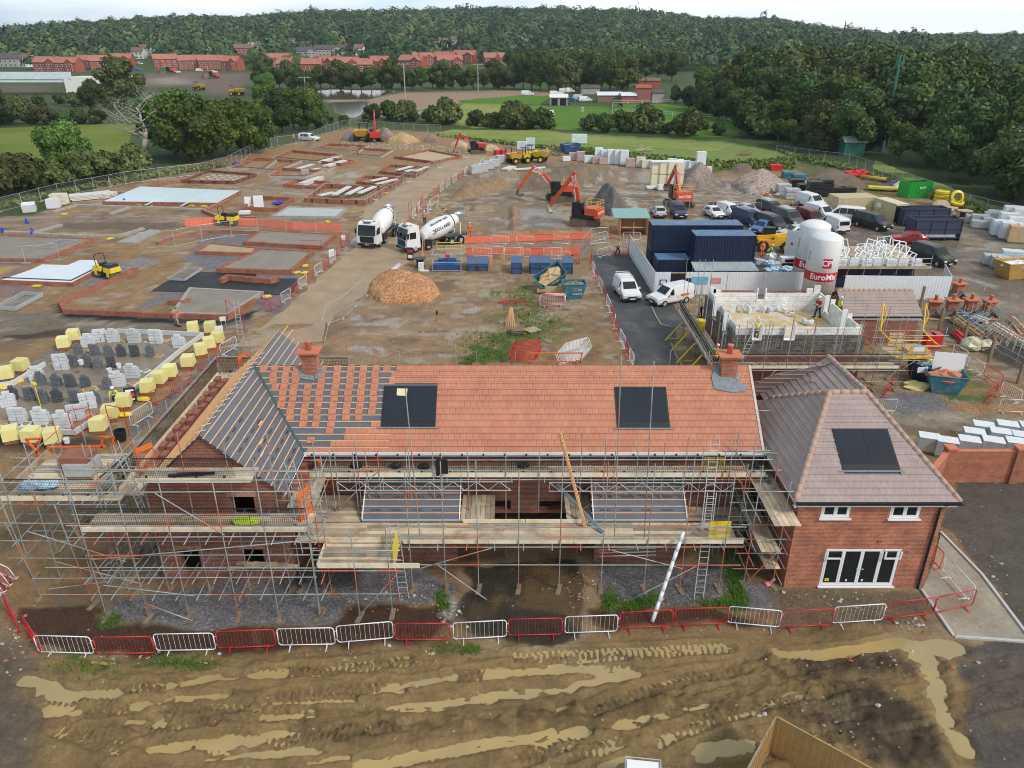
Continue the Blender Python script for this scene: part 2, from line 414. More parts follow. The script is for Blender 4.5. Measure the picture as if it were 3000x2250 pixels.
ys=lines((-80,10,6),(10,13,.5),(13,31,.085),(31,62,.26),(62,130,.65),(130,300,3),(300,600,10),(600,1400,40),(1400,4200,350))
X,Y=np.meshgrid(xs,ys);NX,NY=len(xs),len(ys)
px=X.ravel();py=Y.ravel();N=px.size
Z=np.zeros(N);C=np.zeros((N,3));RO=np.full(N,.9);GRV=np.zeros(N)
wx=px+(fbm(px,py,2.2,11)-.5)*1.6;wy=py+(fbm(px,py,2.2,12)-.5)*1.6
def paint(poly,col,soft=.6,warp=True,rough=None,grav=None,amt=1.0,patchy=0,psc=3.0):
 x0,x1,y0,y1=box_of(poly,soft+2);m=np.where((px>x0)&(px<x1)&(py>y0)&(py<y1))[0]
 if m.size==0:return
 ax,ay=(wx[m],wy[m])if warp else(px[m],py[m])
 k=sstep(-soft,soft,sdist(ax,ay,poly))*amt
 if patchy:k=k*sstep(.5-patchy*.5-.08,.5-patchy*.5+.12+.3*(1-patchy),fbm(px[m],py[m],psc,31))
 C[m]=C[m]*(1-k)[:,None]+np.array(col)*k[:,None]
 if rough is not None:RO[m]=RO[m]*(1-k)+rough*k
 if grav is not None:GRV[m]=GRV[m]*(1-k)+grav*k
DIRT=(.32,.20,.095);MUD=(.30,.202,.085);GRAVEL=(.20,.19,.20);GRASS=(.105,.155,.035);DEEP=(.055,.085,.022)
BARK=(.085,.042,.024);TOP=(.125,.105,.088);SAND=(.47,.31,.12);BLK=(.022,.022,.024)
C[:]=DEEP
g1=fbm(px,py,40,5)[:,None]
C=C*(.7+.6*g1)
paint([(p.x,p.y)for p in GP('f',[(-500,760),(-40,520),(240,392),(440,345),(600,318),(690,290),(760,275),(930,286),(1080,310),(1290,342),(1560,372),(1700,350),(1830,372),(2000,415),(2212,480),(2700,640)])]+[(150,20),(150,-70),(-150,-70)],DIRT,.8)
paint(GP('f',[(930,285),(1090,280),(1560,306),(1725,335),(1720,368),(1560,368),(1290,330),(1080,308)]),(.19,.26,.06),.8)
paint(GP('f',[(1690,345),(1760,360),(1930,400),(1900,420),(1760,395)]),(.11,.13,.05),.8,patchy=.6)
paint(GP('a0',[(1150,660),(1500,615),(1850,640),(2150,630),(2120,730),(1980,830),(1780,800),(1650,740),(1250,760)]),(.17,.115,.085),6,patchy=.75,psc=22)
paint(GP('a0',[(1250,690),(1500,660),(1700,720),(1400,730)]),(.30,.24,.17),5,patchy=.6,psc=14)
paint(GP('a0',[(0,745),(420,740),(400,800),(0,810)]),(.14,.095,.07),2)
paint(GP('b0',[(-300,800),(700,760),(1640,760),(1700,820),(900,880),(-300,870)]),(.30,.215,.15),1)
paint(GP('b0',[(1490,1130),(1700,940),(2074,930),(2500,1050),(2300,1600),(1550,1400),(1100,1560),(1290,1420),(1700,1230)]),GRAVEL,.5,grav=.8)
paint(GP('b0',[(560,1350),(950,1180),(1110,1110),(1340,1125),(1100,1230),(850,1350)]),(.27,.235,.23),.2,grav=.7)
paint(GP('b0',[(-200,1160),(250,1160),(40,1330),(400,1360),(200,1450),(-200,1460)]),(.26,.18,.155),.4,grav=.4)
paint(GP('b0',[(-300,1180),(140,1195),(0,1270),(-300,1290)]),SAND,.4)
paint(GP('c0',[(-400,60),(520,30),(700,60),(1300,70),(2100,60),(2000,180),(1200,190),(560,200),(-400,300)]),(.21,.175,.13),.5,patchy=.9)
paint(GP('c0',[(380,-60),(520,30),(1850,110),(2080,20),(2080,80),(1800,140),(500,90)]),BLK,.25,patchy=.85,psc=2.0)
paint(GP('c0',[(0,240),(500,175),(750,215),(700,240),(0,260)]),BLK,.3,amt=.8)
paint(GP('c0',[(230,470),(450,330),(470,370),(330,480),(60,640),(0,620)]),(.24,.23,.23),.3,grav=.8)
paint(GP('c0',[(1000,1000),(1900,250),(1950,330),(1650,520),(1050,1060)]),(.17,.155,.15),.4,grav=.7)
paint(GP('c0',[(-300,1060),(900,1060),(800,1140),(-300,1160)]),(.035,.032,.03),.5,amt=.8)
paint(GP('b0',[(560,1000),(1130,930),(1500,1020),(1080,1110),(620,1100)]),(.33,.20,.085),.6,amt=.7)
paint(GP('b0',[(480,890),(1150,905),(1500,870),(1400,830),(500,830)]),(.17,.125,.09),.6,grav=.7)
paint(GP('b1',[(200,380),(900,400),(700,560),(0,700),(-400,560),(300,480)]),(.33,.24,.16),1.0,patchy=.5)
paint(GP('b1',[(1500,520),(2074,340),(2400,330),(3000,420),(3800,450),(4074,560),(3000,700),(2074,900),(1700,800)]),(.27,.20,.135),1.2)
paint(GP('b2',[(0,360),(250,360),(760,430),(600,560),(0,580)]),(.21,.145,.085),.8)
paint(GP('b2',[(680,340),(1150,390),(1550,420),(1600,520),(1050,520),(1000,450)]),(.32,.26,.20),.8,rough=.35)
paint(GP('b2',[(60,720),(340,730),(470,880),(60,890)]),(.30,.26,.24),.4,rough=.3)
paint(GP('b2',[(0,700),(60,700),(40,900),(560,900),(560,930),(0,930)]),(.42,.22,.11),.3)
paint(GP('b2',[(1500,440),(2074,560),(2074,690),(1450,690)]),(.28,.22,.16),.8,patchy=.8)
paint(GP('c1',[(470,160),(760,-20),(1300,-120),(2074,-120),(2400,-60),(2400,480),(560,480)]),(.34,.225,.125),.8)
paint(GP('b2',[(-200,1180),(560,1100),(640,1260),(720,1480),(760,1659),(-200,1659)]),(.33,.215,.12),.8)
for q,a in(([('b1',(1830,1400)),('b1',(2074,1380)),('b2',(330,1260)),('b2',(600,1340)),('b2',(640,1659)),('c2',(300,330)),('c1',(1960,480)),('c1',(1640,360)),('c1',(1850,190))],.62),([('c1',(1680,330)),('c1',(1980,190)),('c2',(220,170)),('c2',(240,330)),('c1',(2050,480)),('c1',(1720,460))],.8)):
 paint([G(c,*p)for c,p in q],(.10,.155,.035),.5,patchy=.08 if a<.7 else .2,psc=1.3)
paint(GP('b1',[(1340,860),(1700,930),(2074,930),(3700,1010),(2900,1110),(1750,1110),(1400,1130)]),(.33,.245,.165),.6)
paint(GP('b3',[(-800,1050),(0,780),(500,800),(1100,860),(1500,800),(1900,900),(2300,1000),(2500,1600),(1700,1650),(1250,1500),(1500,1250),(600,1280),(-500,1200)]),(.185,.15,.115),.8,patchy=1,rough=.4)
paint(GP('b3',[(1500,850),(2100,1000),(2074,1659),(1300,1659),(1250,1450),(1550,1250),(1400,1000)]),(.20,.165,.125),.8,rough=.4)
paint(GP('c3',[(830,720),(2300,800),(2300,1000),(900,1000)]),(.30,.255,.185),.5)
paint(GP('c3',[(820,690),(1350,700),(1480,820),(1040,850)]),GRAVEL,.3,grav=.9)
paint(GP('c3',[(1420,770),(2074,790),(2200,880),(1700,880),(1500,830)]),(.40,.215,.095),.35,grav=.7)
paint(GP('c3',[(1380,340),(1700,480),(1960,700),(1700,800),(1420,780),(1580,500)]),GRASS,.5,patchy=.25,psc=1.0)
paint(GP('c3',[(1050,430),(1400,330),(1450,480),(1200,600)]),(.15,.15,.06),.5,patchy=.7)
paint(GP('m',[(1050,300),(2074,700),(2300,1100),(1650,800),(1100,560)]),(.10,.085,.075),.5)
paint([(-70,24.6),(-21,24.9),(0,24.9),(20,25.4),(40,25),(40,-40),(-70,-40)],MUD,.5)
paint(GP('d0',[(-700,640),(120,900),(150,1100),(330,1300),(250,1700),(-900,1700)]),(.165,.125,.085),.7)
paint(GP('d0',[(150,690),(620,690),(850,810),(1555,800),(1555,970),(900,990),(400,1000),(180,930)]),BARK,.25,grav=.5)
paint(GP('d1',[(0,800),(400,800),(560,660),(850,650),(1150,690),(1190,770),(1100,870),(850,880),(480,900),(120,950),(0,960)]),BARK,.25,grav=.5)
paint(GP('d2',[(480,690),(900,700),(1330,700),(1500,780),(1250,800),(600,830),(480,770)]),BARK,.3,grav=.5)
paint(GP('d0',[(620,640),(1555,520),(1555,790),(860,810)]),GRAVEL,.25,grav=1)
paint(GP('d1',[(0,540),(300,480),(950,430),(1150,540),(1180,640),(880,650),(560,650),(420,790),(0,790)]),GRAVEL,.25,grav=1)
paint(GP('d1',[(1130,600),(1250,640),(1210,770),(1120,720)]),(.36,.33,.28),.2,grav=1)
paint(GP('d1',[(1250,420),(1990,400),(1990,600),(1960,850),(1800,900),(1350,870),(1200,760)]),(.05,.043,.032),.3,rough=.3)
paint(GP('d1',[(1240,640),(1500,560),(1440,760),(1220,850),(1190,900)]),(.24,.155,.06),.25,patchy=.15,rough=.2,psc=1.5)
paint(GP('d2',[(-250,350),(430,330),(440,520),(480,720),(330,830),(300,740),(-60,640)]),(.17,.11,.05),.3,patchy=.2,rough=.2,psc=1.5)
paint(GP('d2',[(530,400),(1350,400),(1450,640),(1000,690),(560,640)]),(.175,.165,.165),.25,grav=1)
paint(GP('d2',[(1400,560),(1700,560),(2074,720),(1650,740),(1400,650)]),GRAVEL,.25,grav=.9)
paint(GP('d2',[(1290,380),(1350,380),(1420,680),(1250,700),(1330,560)]),GRASS,.12,patchy=.85,psc=.7)
for c,q in(('d0',[(630,730),(760,730),(760,790),(620,790)]),('d0',[(340,990),(660,1000),(700,1120),(420,1060)]),('d2',[(570,610),(640,620),(620,700),(570,700)]),('d2',[(660,660),(830,640),(900,620),(880,680),(690,700)]),('d1',[(1100,600),(1150,610),(1170,690),(1110,680)]),('d1',[(1030,880),(1400,950),(1200,980)]),('d0',[(800,1000),(1400,1010),(1200,1080),(800,1080)])):
 paint(GP(c,q),(.08,.14,.025),.15,patchy=.25,psc=.5)
paint(GP('d3',[(60,560),(900,580),(960,700),(900,800),(0,840)]),(.20,.145,.09),.3,patchy=1,grav=.5)
paint(GP('d3',[(1020,180),(1090,220),(1555,830),(2200,1500),(2200,-400),(1200,-300)]),TOP,.15,grav=.25)
paint(GP('d3',[(1130,900),(1555,900),(2400,900),(2400,1900),(1300,1700),(1150,1150)]),TOP,.3,grav=.25)
paint(GP('d3',[(150,1300),(700,1150),(950,1330),(1100,1659),(600,1659)]),(.13,.095,.058),.4)
paint(GP('d3',[(200,1010),(900,1030),(850,1120),(250,1140)]),(.12,.085,.05),.3)
soil=(py>24)*(py<150)*(GRV<.2)*(np.abs(C[:,0]-C[:,1]*1.45)<.08)*(C[:,0]>.17)
k=sstep(.52,.68,fbm(px,py,4.5,71,5))*soil*.6;C=C*(1-k)[:,None]+np.array((.42,.31,.19))*k[:,None]
k=sstep(.53,.68,fbm(px,py*1.6,3.2,81,5))*soil*.65;C=C*(1-k)[:,None]+np.array((.165,.105,.058))*k[:,None];RO=RO*(1-k)+.5*k
k=sstep(.60,.66,fbm(px,py*2.2,2.6,91,5))*soil*(py>42)*.6;C=C*(1-k)[:,None]+np.array((.42,.35,.27))*k[:,None];RO=RO*(1-k)+.12*k
def streak(c_pts,hw,col=(.43,.39,.34),rough=.15):
 L=[G(c,*p)for c,p in c_pts];x0,x1,y0,y1=box_of(L,hw*3+1);m=np.where((px>x0)&(px<x1)&(py>y0)&(py<y1))[0]
 d=ldist(wx[m],wy[m],L)[0];k=sstep(hw*1.4,hw*.5,d)*sstep(.35,.55,fbm(px[m],py[m],1.5,33));C[m]=C[m]*(1-k)[:,None]+np.array(col)*k[:,None];RO[m]=RO[m]*(1-k)+rough*k
for q in([('b3',(1540,1280)),('b3',(1680,1310)),('b3',(1820,1350))],[('b3',(1560,1060)),('b3',(1750,1040)),('b3',(1850,1000))],[('b3',(1650,1420)),('b3',(1850,1480))],[('b2',(620,540)),('b2',(790,430))],[('b2',(790,500)),('b2',(980,470))],[('b2',(1000,510)),('b2',(1100,560))],[('b2',(880,590)),('b2',(1250,600)),('b2',(1270,650))],[('b2',(950,640)),('b2',(1040,760))],[('b2',(1450,640)),('b2',(1750,480))],[('b2',(1550,640)),('b2',(1800,520))],[('b2',(1650,650)),('b2',(1780,720))],[('b2',(1780,640)),('b2',(1950,760))],[('b2',(690,800)),('b2',(1000,780))],[('b2',(380,740)),('b2',(470,830))],[('b2',(1500,600)),('b2',(1700,590)),('b2',(1850,600))],[('b1',(260,600)),('b1',(380,600))],[('b1',(1250,480)),('b1',(1000,700)),('b1',(700,1150))],[('b1',(1330,560)),('b1',(1180,800)),('b1',(950,1150))],[('c1',(830,90)),('c1',(1180,95))],[('c1',(850,130)),('c1',(1100,150))],[('c1',(800,350)),('c1',(900,330))],[('c1',(960,350)),('c1',(1000,380))],[('b1',(1830,1420)),('b1',(1750,1560))]):streak(q,.55)
for q in([('b2',(620,520)),('b2',(1000,560)),('b2',(1300,590)),('b2',(1700,560))],[('b2',(600,580)),('b2',(900,620)),('b2',(1260,640))],[('b2',(0,640)),('b2',(400,690)),('b2',(640,700))],[('b2',(1480,680)),('b2',(1640,560)),('b2',(1750,500))],[('b1',(1650,660)),('b1',(2074,600)),('b2',(200,620))],[('b1',(1500,780)),('b1',(1700,690)),('b1',(2074,650))]):streak(q,.9,(.15,.10,.06),.4)
fg=sstep(33,29,py)*sstep(12,14,py)
clod=.6*(fbm(px,py,.42,3,5)-.45)+.4*(.5-np.abs(2*fbm(px,py,.5,4,4)-1))*.6
vv=py-.05*px-.0055*px*px;zone=fg*sstep(-.3,.8,sdist(px,py,[(-60,24.3),(40,24.8),(40,0),(-60,0)]));trk=zone*sstep(-.5,1.2,sdist(wx,wy,[(-17.5,24),(-14,13),(13,10),(13.2,19),(21,20.5),(21,24.5)]))
rd=1-np.abs(2*fbm(px*.13,vv,.42,6,3)-1)
rl=.15*(fbm(px*.10,vv,.75,8,3)-.45)+.10*(sstep(.55,.95,rd)-.3)
rl+=.022*np.clip(2*np.sin(px*2*PI/.29+8*np.abs((vv*1.4)%1-.5)),-1,1)*sstep(.5,.62,fbm(px*.12,vv,.8,15,2))
Z+=zone*(.02+.34*np.clip(clod,-.09,1))+trk*rl
kk=trk*sstep(.03,-.07,rl);C=C*(1-.55*kk)[:,None]+np.array((.31,.215,.095))*(.55*kk)[:,None];RO=RO*(1-kk)+.38*kk
kk=trk*sstep(.03,.12,rl);C=C*(1-.4*kk)[:,None]+np.array((.165,.105,.052))*(.4*kk)[:,None]
Z+=(.06*np.clip(fbm(px,py,.5,21)-.4,0,1))*(py<60)*(py>24.5)*(GRV>.2)
far=(py>30)&(py<140)
Z-=np.where(far,.05*fbm(px,py,3,9),0)
rough_zone=np.zeros(N)
for c,q in(('d1',[(280,1430),(700,1340),(1555,1290),(2074,1260),(2074,1400),(1400,1420),(900,1500),(300,1560)]),('d3',[(0,1010),(800,1040),(900,1130),(700,1180),(1000,1330),(1080,1659),(300,1659),(0,1300)]),('d2',[(0,1330),(800,1240),(1555,1200),(1555,1330),(900,1400),(400,1450)]),('d3',[(200,860),(800,800),(820,830),(300,930)])):
 p=GP(c,q);rough_zone=np.maximum(rough_zone,sstep(-.4,.5,sdist(wx,wy,p)))
Z+=rough_zone*fg*.62*np.clip(fbm(px,py,.36,14,5)-.42,0,1)
C*=(1-rough_zone*fg*.42*sstep(.38,.55,fbm(px,py,.5,19,4)))[:,None]
def rut(c_pts,hw,depth,berm=.05,tread=0,water=False):
 L=[G(c,*p)for c,p in c_pts];x0,x1,y0,y1=box_of(L,hw*3+.6)
 m=np.where((px>x0)&(px<x1)&(py>y0)&(py<y1))[0]
 if m.size==0:return
 d,sdv,sr,run=ldist(px[m]+(fbm(px[m],py[m],.7,41)-.5)*.22,py[m]+(fbm(px[m],py[m],.7,42)-.5)*.22,L)
 q=d/hw;prof=sstep(1.15,.75,q)
 if water:
  ps=sstep(1.9,.35,q);nz_=fbm(px[m],py[m],.32,61,4)-.5
  Z[m]+=-depth*1.75*ps+nz_*.11*ps
  wet=sstep(2.1,.9,q);C[m]=C[m]*(1-.3*wet)[:,None]+np.array((.30,.215,.10))*(.3*wet)[:,None];RO[m]=RO[m]*(1-wet)+.35*wet
  Z[m]+=berm*np.exp(-((q-1.9)/.35)**2)*(.2+1.4*fbm(px[m],py[m],.4,44));return
 if water:
  Z[m]=np.where(prof>0,np.minimum(Z[m],Z[m]*(1-prof)-depth*prof),Z[m])
  C[m]=C[m]*(1-.35*prof)[:,None]+np.array((.33,.235,.105))*(.35*prof)[:,None]
  RO[m]=RO[m]*(1-prof)+.3*prof
 else:
  Z[m]-=depth*prof
 Z[m]+=berm*np.exp(-((q-1.45)/.3)**2)*(.4+1.2*fbm(px[m],py[m],.5,44))
 if tread:
  ch=np.sin(sr*2*PI/.27+np.abs(sdv)*8.0);k=sstep(1.1,.85,q)*sstep(.12,.2,q+.25)
  Z[m]+=k*tread*np.clip(ch*2,-1,1)
  kk=(k*np.clip(ch,0,1));C[m]=C[m]*(1-.45*kk)[:,None]+np.array((.36,.255,.125))*(.45*kk)[:,None]
def S(c,*pts):return[(c,p)for p in pts]
for q in(S('d0',(280,1260),(700,1230)),S('d0',(500,1340),(850,1290)),S('d0',(350,1420),(480,1470),(750,1540)),S('d0',(870,1450),(1300,1390)),S('d0',(950,1530),(1400,1510)),S('d1',(0,1350),(320,1330)),S('d1',(100,1240),(560,1200),(800,1170)),S('d1',(1200,1110),(1555,1070)),S('d2',(450,1340),(750,1220),(1050,1130),(1400,1060)),S('d2',(880,1500),(1200,1370),(1555,1290))+S('d3',(200,1220)),S('d2',(30,1630),(250,1540),(420,1440)),S('d2',(300,1600),(640,1500)),S('d1',(0,1090),(500,1060),(900,1010)),S('d2',(0,990),(700,960),(1300,930)),S('d3',(0,1270),(420,1190)),S('d0',(1000,1330),(1555,1290)),S('d0',(600,1200),(1000,1170)),S('d3',(100,1000),(500,960),(820,900)),S('d1',(-300,1500),(300,1480),(900,1400))):
 rut(q,.36,.085,.09,.07)
for q,hw in((S('d0',(150,1130),(240,1140),(330,1165)),.25),(S('d0',(265,1195),(450,1215),(690,1205)),.27),(S('d0',(830,1275),(1100,1240),(1370,1230)),.2),(S('d0',(290,1310),(380,1310),(460,1320)),.22),(S('d0',(760,1380),(990,1385)),.17),(S('d0',(930,1530),(1100,1530),(1540,1510)),.24),(S('d0',(1390,1460),(1555,1480))+S('d1',(270,1410)),.2),(S('d0',(1260,1590),(1555,1580))+S('d1',(260,1550)),.14),(S('d0',(1040,1160),(1300,1110),(1555,1095))+S('d1',(150,1080)),.2),(S('d1',(790,1180),(1000,1140),(1200,1110)),.2),(S('d1',(1430,1090),(1555,1075))+S('d2',(300,1055),(680,1030)),.27),(S('d1',(830,1310),(1100,1270),(1555,1210))+S('d2',(350,1180),(560,1110),(740,1090)),.27),(S('d1',(700,1215),(900,1200)),.1),(S('d1',(50,1270),(450,1260),(600,1250)),.11),(S('d1',(0,1350),(260,1345)),.12),(S('d1',(620,1650),(1000,1580),(1555,1500))+S('d2',(300,1450),(450,1420)),.26),(S('d2',(640,1400),(800,1360),(1050,1310),(1220,1280)),.24),(S('d2',(230,1310),(340,1300)),.16),(S('d2',(1180,1560),(1300,1530),(1400,1510)),.42),(S('d2',(520,1640),(700,1600)),.2),(S('d3',(60,960),(230,970)),.22),(S('d3',(250,985),(500,950),(800,900)),.27),(S('d3',(830,910),(960,960),(1110,930)),.45),(S('d3',(900,1000),(1000,1030)),.35),(S('d3',(1000,1080),(1040,1250),(1080,1340)),.33),(S('d3',(1100,1400),(1200,1550)),.3),(S('d1',(0,1580),(380,1545)),.16),(S('d0',(560,1010),(700,1020)),.1),(S('d1',(330,1620),(560,1600)),.1)):
 rut(q,hw,.12,.045,0,True)
Z=np.where(py>559,hillz(px,py),Z)
POND=GP('b1',[(-60,-1),(-60,-1)])if 0 else None
pond_a=GP('a1',[(650,885),(950,880),(935,930),(900,985),(840,1010),(700,965)])
pond_b=GP('a1',[(530,790),(640,775),(900,778),(1180,785),(1090,815),(980,850),(600,850)])
pond_c=GP('a1',[(1030,910),(1170,890),(1330,960),(1640,890),(1600,950),(1330,990),(1200,970),(1040,940)])
paint(GP('a1',[(590,845),(980,850),(1300,795),(2212,785),(2700,790),(2600,830),(1950,850),(1740,900),(1640,960),(1300,1000),(900,1010),(960,870),(620,885)]),(.33,.225,.15),3)
for p in(pond_a,pond_b,pond_c):
 m=np.where((py>150)&(py<420))[0];k=sstep(-2,2,sdist(px[m],py[m],p));Z[m]-=1.0*k
for c,q,dz in(('b1',[(1690,700),(2074,700),(2074,900),(1800,900)],.6),('b2',[(60,905),(560,905),(600,960),(20,960)],.8)):
 p=GP(c,q);m=np.where((py>60)&(py<200))[0];Z[m]-=dz*sstep(-.3,.6,sdist(px[m],py[m],p))
def heap(c,q,h,s=1.5,col=None):
 p=GP(c,q);x0,x1,y0,y1=box_of(p,3);m=np.where((px>x0)&(px<x1)&(py>y0)&(py<y1))[0]
 d=sdist(wx[m],wy[m],p);k=sstep(0,s,d);Z[m]+=h*k*(.6+.8*fbm(px[m],py[m],1.6,51))
 if col is not None:kk=sstep(-.3,.5,d);C[m]=C[m]*(1-kk)[:,None]+np.array(col)*kk[:,None]
heap('b2',[(0,560),(250,470),(480,370),(640,400),(760,440),(560,560),(300,590)],1.3,3,(.22,.155,.10))
heap('b1',[(1560,640),(1620,560),(1850,520),(2074,480),(2074,560),(1750,640)],1.4,2.5,(.30,.20,.11))
heap('b2',[(1730,400),(1980,400),(1980,430),(1850,440),(1730,430)],1.8,2.5,(.20,.14,.10))
heap('b3',[(330,480),(560,450),(760,480),(800,560),(600,580),(400,560)],1.0,2.5,(.20,.145,.10))
heap('b1',[(385,235),(500,240),(565,215),(480,170),(420,180)],1.6,3,(.27,.19,.11))
verts=np.stack([px,py,Z],1)
idx=np.arange(N).reshape(NY,NX)
fq=np.stack([idx[:-1,:-1],idx[:-1,1:],idx[1:,1:],idx[1:,:-1]],-1).reshape(-1,4)
def np_mesh(name,V,F,mats,smooth=False,attrs=()):
 me=bpy.data.meshes.new(name);k=F.shape[1]
 me.vertices.add(len(V));me.vertices.foreach_set('co',V.astype(np.float32).ravel())
 me.loops.add(F.size);me.loops.foreach_set('vertex_index',F.astype(np.int32).ravel())
 me.polygons.add(len(F));me.polygons.foreach_set('loop_start',np.arange(0,F.size,k,dtype=np.int32))
 if smooth:me.polygons.foreach_set('use_smooth',np.ones(len(F),bool))
 for a in(mats if isinstance(mats,(list,tuple))else[mats]):me.materials.append(a)
 for nm,dt,dat in attrs:
  at=me.attributes.new(nm,dt,'POINT');at.data.foreach_set('color' if 'COLOR' in dt else 'value',dat.astype(np.float32).ravel())
 me.update(calc_edges=True);return me
def groundmat():
 t=NT('site ground');v=t.pos()
 a=t.new('ShaderNodeAttribute',_attribute_name='soil');g=t.new('ShaderNodeAttribute',_attribute_name='grit')
 n1=t.noise(v,.9,8,.68);n2=t.noise(v,6,6,.7);n3=t.noise(v,30,3,.7)
 k=t.math('ADD',t.math('ADD',t.math('MULTIPLY',n1,.34),t.math('MULTIPLY',n2,.38)),t.math('MULTIPLY',n3,.28))
 c=t.mix(1,a.outputs['Color'],t.ramp(k,[(.34,.45),(.5,.97),(.66,1.55)]),'MULTIPLY')
 vo=t.new('ShaderNodeTexVoronoi',Scale=14);t.ln(v,vo.inputs['Vector'])
 st=t.new('ShaderNodeSeparateColor');t.ln(vo.outputs['Color'],st.inputs[0])
 grit=t.ramp(st.outputs[0],[(0,.55),(.6,.95),(1,1.75)])
 c=t.mix(t.math('MULTIPLY',g.outputs['Fac'],.75),c,t.mix(1,c,grit,'MULTIPLY'))
 v2=t.new('ShaderNodeTexVoronoi',Scale=2.6);t.ln(v,v2.inputs['Vector'])
 s2=t.new('ShaderNodeSeparateColor');t.ln(v2.outputs['Color'],s2.inputs[0])
 sp=t.math('MULTIPLY',t.math('LESS_THAN',v2.outputs['Distance'],.12),t.math('GREATER_THAN',s2.outputs[1],.72))
 c=t.mix(t.math('MULTIPLY',sp,.8),c,t.ramp(s2.outputs[2],[(0,(.30,.11,.06)),(.3,(.5,.45,.38)),(1,(.62,.60,.55))]))
 t.color(c)
 t.ln(t.math('ADD',a.outputs['Alpha'],t.math('MULTIPLY',t.math('SUBTRACT',n2,.5),.3)),t.b.inputs['Roughness'])
 t.b.inputs['Specular IOR Level'].default_value=.35
 t.bump(t.math('ADD',t.math('MULTIPLY',n2,.65),t.math('MULTIPLY',n3,.35)),1.0,.16)
 return t.mat
m_ground=groundmat()
me=np_mesh('ground',verts,fq,m_ground,True,[('soil','FLOAT_COLOR',np.concatenate([C,RO[:,None]],1)),('grit','FLOAT',GRV)])
tag(link('ground',me),kind='structure')
ZG=Z.reshape(NY,NX)
def gz(x,y):
 i=min(max(np.searchsorted(xs,x),1),NX-1);j=min(max(np.searchsorted(ys,y),1),NY-1)
 return float(ZG[j,i])
def watermat(name,col,rough):
 t=NT(name);v=t.pos()
 t.color(t.mix(t.ramp(t.noise(v,.22,3),[(.4,0),(.62,1)]),col,(col[0]*.76,col[1]*.83,col[2]*1.05)));t.b.inputs['Roughness'].default_value=rough
 t.b.inputs['Specular IOR Level'].default_value=.5;t.bump(t.noise(v,3,2),.02,.02)
 return t.mat
m_puddle=watermat('muddy puddle water',(.47,.335,.13),.05)
m_pond=watermat('pond water',(.13,.105,.075),.12)
MB().poly([(-34,13,-.05),(34,13,-.05),(34,26,-.05),(-34,26,-.05)]).build('puddle_water',m_puddle)['kind']='structure'
b=MB()
for p in(pond_a,pond_b,pond_c):
 cx=sum(q.x for q in p)/len(p);cy=sum(q.y for q in p)/len(p)
 b.poly([(cx+(q.x-cx)*1.1,cy+(q.y-cy)*1.15,-.12)for q in p])
b.build('pond_water',m_pond)['kind']='structure'
def sheet(name,pts,z,m,th=.05,jag=0,seed=1):
 g=random.Random(seed);P=[Vector((p[0],p[1],0))for p in pts];Q=[]
 for a,b in zip(P,P[1:]+P[:1]):
  Q.append(a)
  if jag:
   n=int((b-a).length/1.2)
   for i in range(1,n):
    q=a.lerp(b,i/n);Q.append(q+Vector((g.uniform(-jag,jag),g.uniform(-jag,jag),0)))
 o=MB().prism([(q.x,q.y)for q in Q],z-th,z).build(name,m)
 return tag(o,kind='structure')
def roadmat():
 t=NT('compacted dirt road');v=t.pos()
 n1=t.noise(v,.35,7,.65);n2=t.noise(v,5,5,.7)
 c=t.ramp(t.math('ADD',t.math('MULTIPLY',n1,.7),t.math('MULTIPLY',n2,.3)),[(.3,(.26,.18,.105)),(.5,(.37,.265,.165)),(.7,(.45,.34,.22))])
 t.color(c);t.b.inputs['Roughness'].default_value=.75;t.bump(n2,.4,.05);return t.mat
m_road=roadmat()
sheet('haul_road',GP('b1',[(480,1659),(150,1659),(0,1720),(300,1480),(560,1240),(700,1130),(830,1000),(850,880),(880,720),(1050,610),(1250,480),(1430,400),(1560,330),(1660,290),(1740,290),(1850,290),(2074,330),(1900,330),(1740,400),(1560,480),(1440,560),(1330,680),(1240,790),(1200,860),(1160,1100),(1250,1150),(1050,1290),(900,1400),(700,1540),(560,1659)])+GP('c1',[(540,280),(-300,330)]),.014,m_road,.08,.22)
sheet('tarmac_road',GP('b2',[(640,1100),(960,1090),(1140,1430),(1240,1659)])+GP('c2',[(1330,120),(1310,480),(1080,480),(1000,480),(960,400),(880,240),(820,60),(790,0)])+GP('b2',[(740,1400),(690,1250),(650,1180)]),.02,m_tarmac,.08,.08)
sheet('tarmac_road',GP('c2',[(1145,20),(1180,70),(1210,140),(1330,160),(1420,160),(1300,-30),(1150,-60)]),.028,m_tarmac,.05)
sheet('concrete_path',GP('d3',[(1050,232),(1300,500),(1555,835),(1598,888),(1130,862),(935,580),(1010,400)]),.02,mat('worn concrete path',(.33,.29,.22),.7,var=.35,scale=.5,bump=.2,dirt=(.24,.17,.09,.8)),.06)
for q in(S('d3',(1047,228),(1300,490),(1560,836),(1600,892)),S('d3',(932,578),(1130,866)),S('d3',(1130,866),(1600,899))):
 b=MB();L=[G(c,*p)for c,p in q]
 for a,e in zip(L,L[1:]):b.bar(Vector((a.x,a.y,.02)),Vector((e.x,e.y,.02)),.13,.16)
 b.build('path_kerb',m_kerb)['kind']='structure'
b=MB();L=[G('c2',*p)for p in((1130,0),(1165,75),(1205,145),(1290,165))]
for a,e in zip(L,L[1:]):b.bar(a,e,.14,.2)
b.build('road_kerb',mat('muddy kerb',(.30,.25,.18),.8))['kind']='structure'
b=MB();L=[G('c2',*p)for p in((1290,300),(1330,400),(1390,500))]
for a,e in zip(L,L[1:]):b.bar(a,e,.14,.2)
b.build('road_kerb',mat('muddy kerb',(.30,.25,.18),.8))['kind']='structure'
